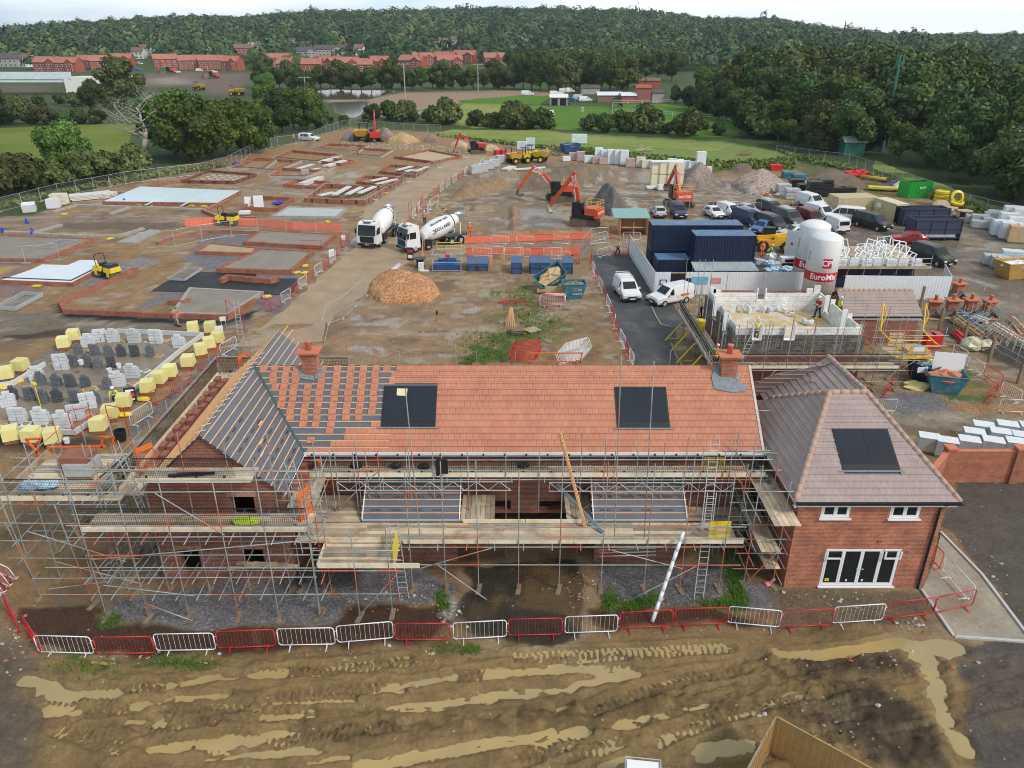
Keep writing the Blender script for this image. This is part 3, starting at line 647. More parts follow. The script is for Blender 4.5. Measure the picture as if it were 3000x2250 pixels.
sheet('tarmac_pad',GP('b0',[(1220,1392),(1345,1315),(1640,1235),(2074,1250),(2074,1270),(2240,1360),(2150,1400),(1530,1395)]),.02,m_btar,.05)
sheet('tarmac_pad',GP('b1',[(0,1285),(350,1290),(300,1400),(160,1420),(0,1400)]),.016,m_btar,.05)
def grassmat(name,c1,c2,c3,sc):
 t=NT(name);v=t.pos();n=t.math('ADD',t.math('MULTIPLY',t.noise(v,sc,6,.7),.6),t.math('MULTIPLY',t.noise(v,sc*14,4,.7),.4))
 t.color(t.ramp(n,[(.32,c1),(.5,c2),(.68,c3)]));t.b.inputs['Roughness'].default_value=.9;t.b.inputs['Specular IOR Level'].default_value=.1
 t.bump(t.noise(v,2.5,4),.5,.2);return t.mat
m_meadow=grassmat('meadow grass',(.10,.135,.022),(.155,.20,.035),(.215,.225,.06),.05)
m_paddock=grassmat('paddock grass',(.06,.145,.016),(.095,.205,.026),(.17,.24,.05),.04)
m_rank=grassmat('rank grass',(.15,.19,.045),(.24,.28,.075),(.34,.34,.13),.06)
sheet('meadow',GP('b0',[(-900,90),(0,72),(900,36),(1100,40),(1050,200),(1120,330),(700,420),(300,470),(0,480),(-900,500)]),.06,m_meadow,.2,.5)
sheet('meadow',GP('a1',[(-200,1010),(180,1030),(190,1110),(60,1180),(-300,1200),(-350,1060)]),.06,m_meadow,.2,.3)
sheet('paddock',GP('a2',[(60,905),(330,915),(860,925),(900,1040),(860,1130),(300,1120),(200,1000),(40,960)]),.06,m_paddock,.2,.5)
sheet('paddock',GP('a2',[(880,905),(1640,890),(1680,950),(1960,965),(1990,1060),(1960,1180),(1500,1190),(900,1130)]),.06,m_paddock,.2,.5)
sheet('paddock',GP('a1',[(1740,870),(2212,830),(2540,835),(2450,905),(2212,900),(1800,895)]),.05,m_paddock,.2,.5)
sheet('rank_grass',GP('a1',[(1640,985),(1800,890),(2212,880),(2300,960),(2350,1040),(2212,1090),(1900,1110),(1700,1080),(1480,1040)]),.04,m_rank,.2,.6)
sheet('rank_grass',GP('a1',[(1560,1150),(1700,1120),(2212,1130),(2450,1120),(2900,1180),(3600,1230),(4100,1250),(4000,1310),(3000,1260),(2400,1220),(1600,1180)]),.05,m_rank,.2,.5)
sheet('rank_grass',GP('b3',[(880,330),(1080,420),(1450,540),(1800,690),(2200,780),(2200,820),(1750,720),(1300,550),(850,400)]),.05,m_rank,.2,.4)
sheet('field',[(p[0],p[1])for p in GP('a3',[(1440,520),(1780,525),(2300,520),(2400,600),(1940,610),(1800,570)],14)],2.0,m_paddock,3,0)
def rp(c,x,y,O,n):
 """ray against a plane"""
 r=ray(c,x,y);o=Vector((0,0,H));t=(Vector(O)-o).dot(n)/r.dot(n)
 return o+r*t
def BW(b,name,mats,root,smooth=False):
 return b.build(name,mats,root,smooth,loc=-root.location)
class Plane:
 """a roof slope: u runs along the eaves, v up the slope"""
 def __init__(self,O,ex,ey):
  self.O=Vector(O);self.ex=Vector(ex).normalized();self.ey=Vector(ey).normalized();self.n=self.ex.cross(self.ey)
 def uv(self,c,x,y):
  d=rp(c,x,y,self.O,self.n)-self.O;return d.dot(self.ex),d.dot(self.ey)
 def w(self,u,v,h=0):return self.O+self.ex*u+self.ey*v+self.n*h
 def mat4(self):
  M4=Matrix.Identity(4)
  for i in range(3):M4[i][0]=self.ex[i];M4[i][1]=self.ey[i];M4[i][2]=self.n[i];M4[i][3]=self.O[i]
  return M4
 def put(self,b,name,mats,root,label=None):
  o=b.build(name,mats,root);o.matrix_local=Matrix.Translation(-root.location)@self.mat4()
  return o
def span(poly,v):
 xs_=[]
 for(a,b),(c,d)in zip(poly,poly[1:]+poly[:1]):
  if(b<=v<d)or(d<=v<b):xs_.append(a+(c-a)*(v-b)/(d-b))
 return(min(xs_),max(xs_))if len(xs_)>=2 else None
def course(b,ua0,ub0,ua1,ub1,v0,v1,h0=.05,h1=.02):
 b.add([(ua0,v0,.004),(ub0,v0,.004),(ub0,v0,h0),(ua0,v0,h0),(ub1,v1,h1),(ua1,v1,h1)],[(0,1,2,3),(3,2,4,5),(0,3,5),(1,4,2)])
def tiles(b,poly,g,vmax,holes=()):
 j=0;v=0
 while v<vmax-1e-3:
  v1=min(v+g,vmax);s0=span(poly,v+.002);s1=span(poly,v1-.002)
  if s0 and s1:
   cuts=[(s0[0],s0[1],s1[0],s1[1])]
   for hu0,hu1,hv0,hv1 in holes:
    if v+g*.5>hv0 and v+g*.5<hv1:
     nc=[]
     for a in cuts:
      if a[0]<hu0:nc.append((a[0],min(a[1],hu0),a[2],min(a[3],hu0)))
      if a[1]>hu1:nc.append((max(a[0],hu1),a[1],max(a[2],hu1),a[3]))
     cuts=nc
   for a in cuts:course(b,*a,v,v1)
  v=v1;j+=1
def text_mesh(s,size,bold=0.0,ext=.004):
 cu=bpy.data.curves.new('lettering','FONT');cu.body=s;cu.size=size;cu.extrude=ext;cu.offset=bold;cu.align_x='CENTER';cu.align_y='CENTER';cu.resolution_u=3
 o=bpy.data.objects.new('lettering',cu);COL.objects.link(o);bpy.context.view_layer.update()
 me=bpy.data.meshes.new_from_object(o.evaluated_get(bpy.context.evaluated_depsgraph_get()))
 bpy.data.objects.remove(o);bpy.data.curves.remove(cu);me.name='lettering';return me
def lettering(s,size,m,root,M4,bold=0.0,wrap=None,name='lettering'):
 me=text_mesh(s,size,bold);me.materials.clear();me.materials.append(m)
 if wrap:
  for v in me.vertices:
   a=v.co.x/wrap;r=wrap+.012+v.co.z;v.co=(r*math.sin(a),-r*math.cos(a),v.co.y)
 o=link(name,me,root);o.matrix_local=M4;return o
def face_mat(loc,xdir,ydir):
 x=Vector(xdir).normalized();y=Vector(ydir).normalized();n=x.cross(y);M4=Matrix.Identity(4)
 for i in range(3):M4[i][0]=x[i];M4[i][1]=y[i];M4[i][2]=n[i];M4[i][3]=loc[i]
 return M4
def wall_open(b,x0,x1,z0,z1,Yf,th,ops=(),axis='x',m=0):
 """a straight wall with real openings: (a0,a1,z0,z1) each"""
 ops=[(o[0],o[1],max(o[2],z0),min(o[3],z1))for o in ops if o[2]<z1]
 xs_=sorted({x0,x1,*[o[0]for o in ops],*[o[1]for o in ops]});zs_=sorted({z0,z1,*[o[2]for o in ops],*[o[3]for o in ops]})
 for a,c in zip(xs_,xs_[1:]):
  run=None
  for d,e in zip(zs_,zs_[1:]):
   hole=any(o[0]-1e-4<=a and c<=o[1]+1e-4 and o[2]-1e-4<=d and e<=o[3]+1e-4 for o in ops)
   if not hole:
    if run is None:run=[d,e]
    else:run[1]=e
   if hole or e==zs_[-1]:
    if run:
     s=(c-a,th,run[1]-run[0])if axis=='x' else(th,c-a,run[1]-run[0])
     ce=((a+c)/2,Yf+th/2,sum(run)/2)if axis=='x' else(Yf+th/2,(a+c)/2,sum(run)/2)
     b.box(ce,s,m=m)
    run=None
 return b
def chimney_parts(root,loc,rz=0,sx=.75,sy=.6,h=1.25,cap=m_terra):
 """brick stack, oversailing cap and pot, in the root's frame"""
 b=MB().box((0,0,h/2),(sx,sy,h));b.box((0,0,h-.12),(sx+.12,sy+.12,.12));b.box((0,0,h-.3),(sx+.06,sy+.06,.07))
 k=b.build('chimney',m_brick2,root,loc=loc,rz=rz)
 MB().box((0,0,h+.035),(sx+.42,sy+.42,.07)).build('cap',cap,k)
 MB().lathe([(.15,0),(.14,.4),(.165,.42),(.165,.48),(.13,.48)],14,(0,0,h+.07)).build('chimney_pot',m_terra,k,True)
 return k
def solar_pair(P,root,c,tl,tr,bl):
 u0,v1=P.uv(c,*tl);u1,_=P.uv(c,*tr);_,v0=P.uv(c,*bl)
 k=P.put(MB().box(((u0+u1)/2,(v0+v1)/2,.05),(u1-u0,v1-v0,.07)),'solar_panel',m_solarf,root)
 um=(u0+u1)/2;vb=v0+.34
 for a,d in((u0+.08,um-.03),(um+.03,u1-.08)):
  MB().box(((a+d)/2,(vb+v1-.06)/2,.092),(d-a,v1-.06-vb,.014)).build('glass',m_solar,k)
 MB().box((um,v0-.02,.088),(u1-u0+.4,.07,.01)).build('flashing',m_lead,k)
 return u0,u1,v0,v1
# ================================================================ the terrace under construction
HS=T('unfinished_house','long brick terrace under scaffolding with half tiled orange roof and slate-blue membrane wing','house',(-2,34,0))
EZ,RZ,YE,YR=5.1,8.1,32.3,36.2
PF=Plane((-13.5,YE,EZ),(1,0,0),(0,YR-YE,RZ-EZ));SL=math.hypot(YR-YE,RZ-EZ);GA=SL/14;UX=25.8
poly=[(3.3,0),(UX,0),(UX,SL),(0,SL)]
P_=PF
P_.put(MB().prism(poly,-.05,-.005),'roof_membrane',m_memb,HS)
u0,u1,v0,v1=solar_pair(P_,HS,'c1',(1042,642),(1470,645),(1030,978));sA=(u0-.02,u1,v0-.03,v1)
u0,u1,v0,v1=solar_pair(P_,HS,'c2',(828,650),(1245,650),(850,985));sB=(u0,u1,v0-.03,v1)
starts={13:1135,12:1095,11:1075,4:930,3:725,2:715,1:605,0:385}
rowy=[1150,1100,1060,1010,950,900,850,800,760,710,665,615,570,515]
b=MB()
for j in range(14):
 us=P_.uv('c1',starts[j],rowy[j])[0]if j in starts else sA[1]
 us=max(us,3.3*(1-(j*GA)/SL)+.12)
 cuts=[(us,UX)]
 for hu0,hu1,hv0,hv1 in(sA,sB):
  if hv0<(j+.5)*GA<hv1:
   nc=[]
   for a,d in cuts:
    if a<hu0-.05:nc.append((a,min(d,hu0)))
    if d>hu1+.05:nc.append((max(a,hu1),d))
   cuts=nc
 for a,d in cuts:course(b,a,d,a,d,j*GA,(j+1)*GA)
for x,lo,hi in((62,13,13),(150,11,13),(155,10,10),(248,7,13),(330,5,13),(420,4,10),(540,4,13),(660,4,13),(770,5,13),(870,5,13),(972,6,13),(1060,13,13),(600,3,3)):
 ut=P_.uv('c1',x,rowy[hi])[0]
 for j in range(lo,hi+1):
  du=.02*((j*7)%3-1);course(b,ut-.19+du,ut+.19+du,ut-.19+du,ut+.19+du,j*GA,(j+1)*GA,.065,.035)
ut=P_.uv('c1',450,1040)[0];course(b,ut-.2,ut+.2,ut-.2,ut+.2,1.5*GA,2.5*GA,.06,.03)
P_.put(b,'roof_tiles',m_rtile,HS)
b=MB()
for j in range(1,15):
 v=min(j*GA,SL-.03);ua=3.3*(1-v/SL)+.12
 b.box(((ua+P_.uv('c1',1130,500)[0])/2,v-.03,.012),(P_.uv('c1',1130,500)[0]-ua,.05,.03))
P_.put(b,'battens',m_timber,HS)
b=MB().box((UX+.04,SL/2,.02),(.12,SL,.10));P_.put(b,'verge',mat('pale verge mortar',(.62,.52,.46),.8),HS)
b=MB().prism([(3.0,0),(3.4,0),(.15,SL),(-.15,SL)],.0,.05);P_.put(b,'valley_liner',m_valley,HS)
PR=Plane((12.3,2*YR-YE,EZ),(-1,0,0),(0,YE-YR,RZ-EZ))
b=MB();tiles(b,[(0,0),(22.5,0),(25.8,SL),(0,SL)],GA,SL);PR.put(b,'rear_roof_tiles',m_rtile,HS)
BW(MB().box((1.1,YE-.06,EZ-.02),(22.6,.03,.24)),'fascia',m_upvc,HS)
for x in np.arange(-9.8,12.2,1.05):BW(MB().box((x,YE-.085,EZ-.01),(.08,.02,.09)),'gutter_bracket',m_black,HS)
HW=3.3;SW=math.hypot(HW,RZ-EZ);YG=28.75;YB=41.1
PW=Plane((-10.2,YG,EZ),(0,1,0),(-HW,0,RZ-EZ))
def wu(Yw):return Yw-YG
front=[(wu(YE),0),(wu(YG),0),(wu(YG),SW),(wu(YR),SW)];rear=[(wu(YB),0),(wu(2*YR-YE),0),(wu(YR),SW),(wu(YB),SW)]
PW.put(MB().prism(front,-.05,0).prism(rear,-.05,0),'wing_membrane',m_memb,HS)
b=MB();b2=MB()
for k in range(1,13):
 v=k*SW/12.6;s=span(front,v)
 if s:b.box(((s[0]+s[1])/2-.12,v,.02),(s[1]-s[0]-.02,.05,.035))
 s=span(rear,v)
 if s:b.box(((s[0]+s[1])/2+.25+(.45 if k>10 else 0),v,.02),(s[1]-s[0]+.3+(.9 if k>10 else 0),.05,.035))
for a in((3.9,8.0,.5),(2.7,7.4,.55),(1.9,8.6,.5)):b.box((a[0]-.5,a[0]*.4+1,.05),(a[2],.09,.03))
PW.put(b,'wing_battens',m_timber,HS)
PW.put(MB().box(((front[0][0]+front[1][0])/2,-.05,-.08),(YE-YG,.03,.2)),'wing_fascia',m_upvc,HS)
PL=Plane((-16.8,YB,EZ),(0,-1,0),(HW,0,RZ-EZ));LW=YB-YG
PL.put(MB().prism([(0,0),(LW,0),(LW,SW),(0,SW)],-.05,0),'wing_left_membrane',m_memb,HS)
b=MB()
for k in range(1,13):b.box((LW/2+.1,k*SW/12.6,.02),(LW+.25,.05,.035))
b.box((LW/2,SW-.45,.045),(LW+.2,.30,.03));b.box((LW/2,SW-.12,.045),(LW+.2,.22,.03))
PL.put(b,'wing_left_battens',m_timber,HS)
for k in range(15):BW(MB().bar((-13.56-.25,YG+.4+k*.62,RZ-.1),(-13.35,YG+.35+k*.62,RZ+.06),.05,.02),'ridge_clip',m_upvc,HS)
ops_g=[]
for c,x0,x1,y0,y1 in(('n',1655,1832,675,725),('n',1290,1460,1055,1215),('n',1738,1912,1052,1180)):
 a=GY(c,x0,y0,28.95);d=GY(c,x1,y1,28.95);ops_g.append((a.x,d.x,d.z,a.z))
ops_g[0]=(ops_g[0][0],ops_g[0][1],ops_g[0][3]-1.05,ops_g[0][3])
b=MB();wall_open(b,-16.6,-10.4,0,EZ+.02,28.95,.3,ops_g)
b.add([(-16.6,28.951,EZ+.02),(-10.4,28.951,EZ+.02),(-13.5,28.951,RZ-.12),(-16.6,29.249,EZ+.02),(-10.4,29.249,EZ+.02),(-13.5,29.249,RZ-.12)],[(0,1,2),(5,4,3),(0,2,5,3),(1,4,5,2)])
b.box((-16.45,35,EZ/2),(.3,11.5,EZ));b.box((-10.55,30.93,EZ/2),(.3,3.35,EZ));b.box((-13.5,40.9,EZ/2),(6.2,.3,EZ))
b.add([(-16.6,40.751,EZ),(-10.4,40.751,EZ),(-13.5,40.751,RZ-.12),(-16.6,41.049,EZ),(-10.4,41.049,EZ),(-13.5,41.049,RZ-.12)],[(0,1,2),(5,4,3),(0,2,5,3),(1,4,5,2)])
BW(b,'wing_wall',m_brick,HS)
for o in ops_g:BW(MB().box(((o[0]+o[1])/2,28.93,o[3]+.12),(o[1]-o[0]+.3,.05,.22)),'window_arch',mat('soldier course brick',(.44,.25,.17),.85,var=.3,scale=9),HS)
ops_m=[]
for x0,x1,y0,y1 in((1635,1787,515,715),(2005,2190,520,715)):
 a=GY('o',x0,y0,32.6);d=GY('o',x1,y1,32.6);ops_m.append((a.x,d.x,1.6,a.z))
for x0 in(-9.0,3.2,8.8):pass
LT=[]
for c,tl,tr,bl,br in(('o',(632,330),(1385,330),(590,690),(1370,690)),('p',(330,400),(1085,400),(385,780),(1135,775))):
 x0=GY(c,bl[0],bl[1],30.2).x;x1=GY(c,br[0],br[1],30.2).x;LT.append((x0,x1))
xa,xb=LT[0][1]-.1,LT[1][0]+.15
ops_m.append((xa+.5,xb-.5,0,1.4))
b=MB();wall_open(b,-10.4,12.1,0,EZ,32.6,.3,ops_m)
b.box((11.95,36.3,EZ/2),(.3,7.1,EZ));b.box((.8,39.75,EZ/2),(22.6,.3,EZ))
b.add([(11.8,32.6,EZ),(11.8,39.9,EZ),(11.8,36.25,RZ-.15),(12.1,32.6,EZ),(12.1,39.9,EZ),(12.1,36.25,RZ-.15)],[(0,1,2),(5,4,3),(0,2,5,3),(1,4,5,2)])
BW(b,'main_wall',m_brick,HS)
BW(MB().box((.8,36.2,2.45),(22.2,6.8,.2)),'upper_floor',m_ply,HS)
for i,(x0,x1)in enumerate(LT):
 b=MB();wall_open(b,x0+.15,x1-.15,0,2.55,30.45,.3);b.box((x0+.3,31.67,1.275),(.3,1.84,2.55));b.box((x1-.3,31.67,1.275),(.3,1.84,2.55))
 BW(b,'bay_wall',m_brick,HS)
 PP=Plane((x0,30.15,2.72),(1,0,0),(0,2.4,1.55));L=math.hypot(2.4,1.55);W_=x1-x0
 k=PP.put(MB().prism([(0,0),(W_,0),(W_,L),(0,L)],-.05,0),'bay_roof',m_memb,HS)
 bt=MB()
 for q in range(1,8):bt.box((W_/2,q*.345-.02,.02),(W_+.22,.05,.04))
 bt.build('battens',mat('pink treated batten',(.70,.36,.20),.7),k)
 MB().box((W_/2,-.03,-.10),(W_+.06,.03,.25)).build('fascia',m_upvc,k)
 for q in(-.02,W_+.02):MB().box((q,L/2,.01),(.05,L,.07)).build('verge_trim',m_upvc,k)
 for rr in(2,4):
  for q in range(4):lettering('RUSSELL',.15,m_black,k,Matrix.Translation((.6+q*1.0,rr*.345-.2,.004))@Matrix.Rotation(0 if rr==2 else PI,4,'Z'))
for q in range(6):
 for rr in range(5):lettering('RUSSELL',.13,m_black,HS,Matrix.Translation(-HS.location)@PW.mat4()@Matrix.Translation((.55+q*.9+rr*.1,.5+rr*.72,.004))@Matrix.Rotation(0,4,'Z'))if q<5-rr//2 else None
for c,x,y in(('c1',440,560),('c2',1750,590)):
 w=rp(c,x,y-18,PF.O,PF.n);k=chimney_parts(HS,Vector((w.x,w.y+.25,w.z-.35))-HS.location,0,.78,.62,1.55)
 u,v=P_.uv(c,x,y)
 b=MB();g=random.Random(3)
 for s in range(9):
  a=s/9*2*PI;b.blob((u+.5*math.cos(a),v+.25+.36*math.sin(a),.05),(.2,.17,.04),s,nu=7,nv=4,rough=.35)
 if c=='c2':b.prism([(u-.85,v+.1),(u-.8,v-.55),(u+.1,v-.75),(u+.75,v-.7),(u+.95,v-.3),(u+.5,v-.2),(u+.25,v+.1),(u+.45,v+.7),(u-.6,v+.9)],.05,.085)
 P_.put(b,'lead_flashing',m_lead,HS)
P_.put(MB().prism([(P_.uv('c1',1145,665)[0],P_.uv('c1',1145,665)[1]),(P_.uv('c1',1230,668)[0],P_.uv('c1',1230,668)[1]),(P_.uv('c1',1222,727)[0],P_.uv('c1',1222,727)[1]),(P_.uv('c1',1142,722)[0],P_.uv('c1',1142,722)[1])],.10,.115),'panel_label',mat('pale yellow label',(.70,.66,.38),.6),HS)
# ================================================================ the finished house on the right
RH=T('finished_house','finished red brick house with pink-grey hipped roof and white windows, beside the barriers','house',(16,33,0))
ex0,ex1,ye=12.5,19.9,28.2;ez=5.0;hl=Vector((15.4,33.2,8.0));hr=Vector((17.2,33.2,8.0));yb=38.0
PFt=Plane((ex0,ye,ez),(1,0,0),(0,5.0,3.0));Lf=math.hypot(5,3)
b=MB();fp=[(0,0),(ex1-ex0,0),(hr.x-ex0,Lf),(hl.x-ex0,Lf)]
u0,u1,v0,v1=PFt.uv('h',712,824)[0],PFt.uv('h',1272,824)[0],PFt.uv('h',820,1250)[1],PFt.uv('h',712,824)[1]
tiles(b,fp,Lf/17,Lf,[(u0+.02,u1-.02,v0,v1)]);PFt.put(b,'front_roof',m_ptile,RH)
PFt.put(MB().prism(fp,-.12,-.01),'roof_deck',m_memb,RH)
solar_pair(PFt,RH,'h',(712,824),(1272,824),(820,1250))
PLt=Plane((ex0,yb,ez),(0,-1,0),(hl.x-ex0,0,3.0));Ll=math.hypot(hl.x-ex0,3)
b=MB();lp=[(0,0),(yb-ye,0),(yb-33.2,Ll)];tiles(b,lp,.33,Ll-.02);PLt.put(b,'left_roof',m_ptile,RH)
PLt.put(MB().prism(lp,-.12,-.01),'roof_deck',m_memb,RH)
P2=Vector((17.0,37.6,8.0));P1=hr
PB=Plane((13.7,37.9,5.7),(0,-1,0),(3.35,0,2.3));Lb=math.hypot(3.35,2.3)
b=MB();bp=[(.1,0),(2.6,0),(4.7,Lb),(.3,Lb)];tiles(b,bp,.33,Lb-.01);PB.put(b,'upper_roof',m_ptile,RH)
PB.put(MB().prism(bp,-.12,-.01),'roof_deck',m_memb,RH)
PRt=Plane((ex1,ye,ez),(0,1,0),(hr.x-ex1,0,3.0));Lr=math.hypot(ex1-hr.x,3)
b=MB();tiles(b,[(0,0),(9.8,0),(9.4,Lr),(5.0,Lr)],.33,Lr-.02);PRt.put(b,'right_roof',m_ptile,RH)
PKt=Plane((ex1,38.0,ez),(-1,0,0),(0,-1.2,3.0));b=MB();tiles(b,[(0,0),(7.4,0),(6.2,2.2),(2.9,3.2),(2.7,3.2)],.33,3.2);PKt.put(b,'rear_roof',m_ptile,RH)
def ridge(root,a,c,r=.14,n=12,name='ridge_tiles',step=.42):
 b=MB();a=Vector(a);c=Vector(c);d=c-a;k=max(int(d.length/step),1)
 for i in range(k):b.tube(a+d*(i/k),a+d*((i+1.06)/k),r*.92,n,r2=r)
 return BW(b,name,m_ridge,root,True)
up=Vector((0,0,.02))
for a,c in(((ex0+.05,ye+.05,ez),hl),((ex1-.05,ye+.05,ez),hr),(hl-Vector((.06,0,0)),hr+Vector((.06,0,0))),(hr,P2),((13.7,36.2,6.2),hl)):ridge(RH,Vector(a)+up,Vector(c)+up)
BW(MB().box((16.2,ye-.03,ez-.05),(7.3,.14,.11)).tube((ex1-.06,ye-.03,ez-.05),(ex1+.12,ye-.03,ez-.05),.08),'gutter',m_black,RH)
BW(MB().box((16.2,ye+.08,ez-.17),(7.2,.06,.22)).box((ex0+.06,33,ez-.17),(.06,9.6,.22)),'fascia',m_upvc,RH)
b=MB()
for k in range(9):b.tube((ex0+.02,28.6+k*1.05,ez-.04),(ex0-.10,28.6+k*1.05,ez-.06),.06,6)
b.box((ex0-.05,33,ez-.06),(.1,9.6,.09));BW(b,'side_gutter',m_black,RH)
fx0=12.85;fx1=19.45;YW=28.5
def win(c,x0,x1,y0,y1):
 a=GY(c,x0,y0,YW);d=GY(c,x1,y1,YW);return(a.x,d.x,d.z,a.z)
W1=win('d3',338,492,33,138);W2=win('d3',760,915,36,142);W3=win('d3',355,752,328,552)
W1=(W1[0],W1[1],W1[2],4.72);W2=(W2[0],W2[1],W2[2],4.72);W3=(W3[0],W3[1],.12,W3[3])
b=MB();wall_open(b,fx0,fx1,0,ez-.05,YW,.3,[W1,W2,W3]);b.box((fx0+.15,33.4,2.47),(.3,9.2,4.94));b.box((fx1-.15,33.4,2.47),(.3,9.2,4.94));b.box((16.15,37.9,2.47),(6.6,.3,4.94))
BW(b,'wall',m_brick2,RH)
BW(MB().box((16.15,33.2,2.5),(6.0,8.6,.25)),'upper_floor',m_ply,RH)
def casement(root,wn,lights,name='window',sill=True,th=.09):
 x0,x1,z0,z1=wn;yf=YW+.06
 b=MB();t=.07
 b.box(((x0+x1)/2,yf,z0+t/2),(x1-x0,.09,t));b.box(((x0+x1)/2,yf,z1-t/2),(x1-x0,.09,t))
 for x in(x0+t/2,x1-t/2):b.box((x,yf,(z0+z1)/2),(t,.09,z1-z0-2*t))
 k=BW(b,name,m_upvc,root);n=len(lights);acc=x0+t;tot=sum(lights);W_=x1-x0-2*t
 for i,f in enumerate(lights):
  a=acc;e=acc+W_*f/tot;acc=e
  s=MB();q=.075
  s.box(((a+e)/2,yf-.02,z0+t+q/2),(e-a-.01,.07,q));s.box(((a+e)/2,yf-.02,z1-t-q/2),(e-a-.01,.07,q))
  for x in(a+q/2+.005,e-q/2-.005):s.box((x,yf-.02,(z0+z1)/2),(q,.07,z1-z0-2*t-2*q))
  s.build('sash',m_upvc,k)
  MB().box(((a+e)/2,yf,(z0+z1)/2),(e-a-.12,.02,z1-z0-2*t-.1)).build('pane',m_glass,k)
 if sill:MB().box(((x0+x1)/2,YW-.04,z0-.035),(x1-x0+.14,.16,.06)).build('sill',m_upvc,k)
 return k
casement(RH,W1,(1,1));casement(RH,W2,(1,1))
kd=casement(RH,W3,(.9,1,1,.9),'patio_door')
for s,x in((0,W3[0]),(1,W3[1]-.78)):
 a=MB();z=W3[3]-.48
 for q in((.39,0,.04,.78,.05,.07),(.39,0,.44,.78,.05,.07),(.035,0,.24,.07,.05,.36),(.745,0,.24,.07,.05,.36)):a.box((x+q[0],YW-.14+(.12 if q[2]>.3 else 0),z+q[2]),q[3:])
 a.build('open_vent',m_upvc,kd)
MB().box((W3[0]+.34,YW+.03,.45),(.2,.01,.16)).build('sticker',m_ywrap,kd)
for x in(W3[0]+1.25,W3[0]+2.0):MB().box((x,YW+.03,.42),(.09,.01,.12)).build('sticker',m_sign,kd)
MB().box(((W3[0]+W3[1])/2-.08,YW-.02,1.1),(.14,.04,.03)).box(((W3[0]+W3[1])/2+.12,YW-.02,1.1),(.14,.04,.03)).build('handle',mat('pale blue tape',(.3,.62,.8),.4),kd)
BW(MB().tube((fx1-.28,YW-.08,0),(fx1-.28,YW-.08,ez-.35),.055,8).tube((fx1-.28,YW-.08,ez-.36),(fx1-.1,ye-.02,ez-.1),.055,8),'downpipe',m_black,RH)
for c,x,y in(('d3',677,281),('d3',850,343)):
 p=GY(c,x,y,YW);BW(MB().box((p.x,YW-.02,p.z),(.16,.05,.12)),'air_vent',m_brown,RH)
k=PB.uv('h',535,338);PB.put(MB().box((k[0],k[1],.1),(.25,.2,.12)),'roof_vent',m_ridge,RH)
GP_=T('roof_void_frame','open black membrane roof void with red timber rails between the two houses','roof frame',(12.3,33,0))
q=[rp('h',x,y,(0,0,4.0),Vector((0,0,1)))for x,y in((0,770),(110,740),(290,980),(215,1060),(0,1000))]
BW(MB().prism([(p.x-.1,p.y)for p in q],4.3,4.36),'membrane',mat('black membrane',(.02,.021,.024),.5),GP_)
for a,c in(((75,950),(215,860)),((140,1075),(255,1015))):
 A=rp('h',*a,(0,0,4.5),Vector((0,0,1)));B_=rp('h',*c,(0,0,4.5),Vector((0,0,1)));BW(MB().bar(A,B_,.1,.1),'rail',mat('red oxide timber',(.40,.09,.05),.6),GP_)
for p in q[:4]:BW(MB().tube((p.x-.1,p.y,0),(p.x-.1,p.y,4.3),.04),'post',m_tube,GP_)
# ================================================================ scaffolding
u_tube=MB().tube((0,0,0),(0,0,1),.0255,7).mesh('tube',m_tube,True)
u_box=MB().box((0,0,0),(1,1,1)).mesh('board',m_board)
u_toe=MB().box((0,0,0),(1,1,1)).mesh('toe_board',m_toe)
u_sole=MB().box((0,0,0),(1,1,1)).mesh('sole_board',m_oldwood)
def guard_mesh(w,h,step=.085,r=.0075):
 b=MB()
 for x in np.arange(0,w+.01,step):b.add([(x-r,0,0),(x+r,0,0),(x+r,0,h),(x-r,0,h)],[(0,1,2,3)]);b.add([(x,-r,0),(x,r,0),(x,r,h),(x,-r,h)],[(0,1,2,3)])
 for z in np.arange(0,h+.01,step*1.15):b.add([(0,.002,z-r),(w,.002,z-r),(w,.002,z+r),(0,.002,z+r)],[(0,1,2,3)])
 b.box((w/2,0,h-.02),(w,.03,.04));b.box((w*.22,.01,.0),(.1,.03,.22));b.box((w*.78,.01,.0),(.1,.03,.22))
 return b.mesh('mesh_guard',m_mesh)
u_guard=guard_mesh(2.4,.95)
def frame_to(p,q,up=Vector((0,0,1))):
 d=(q-p);z=d.normalized();x=z.cross(up)
 if x.length<1e-4:x=Vector((1,0,0))
 x.normalize();y=z.cross(x);M4=Matrix.Identity(4)
 for i in range(3):M4[i][0]=x[i];M4[i][1]=y[i];M4[i][2]=z[i]*d.length;M4[i][3]=p[i]
 return M4
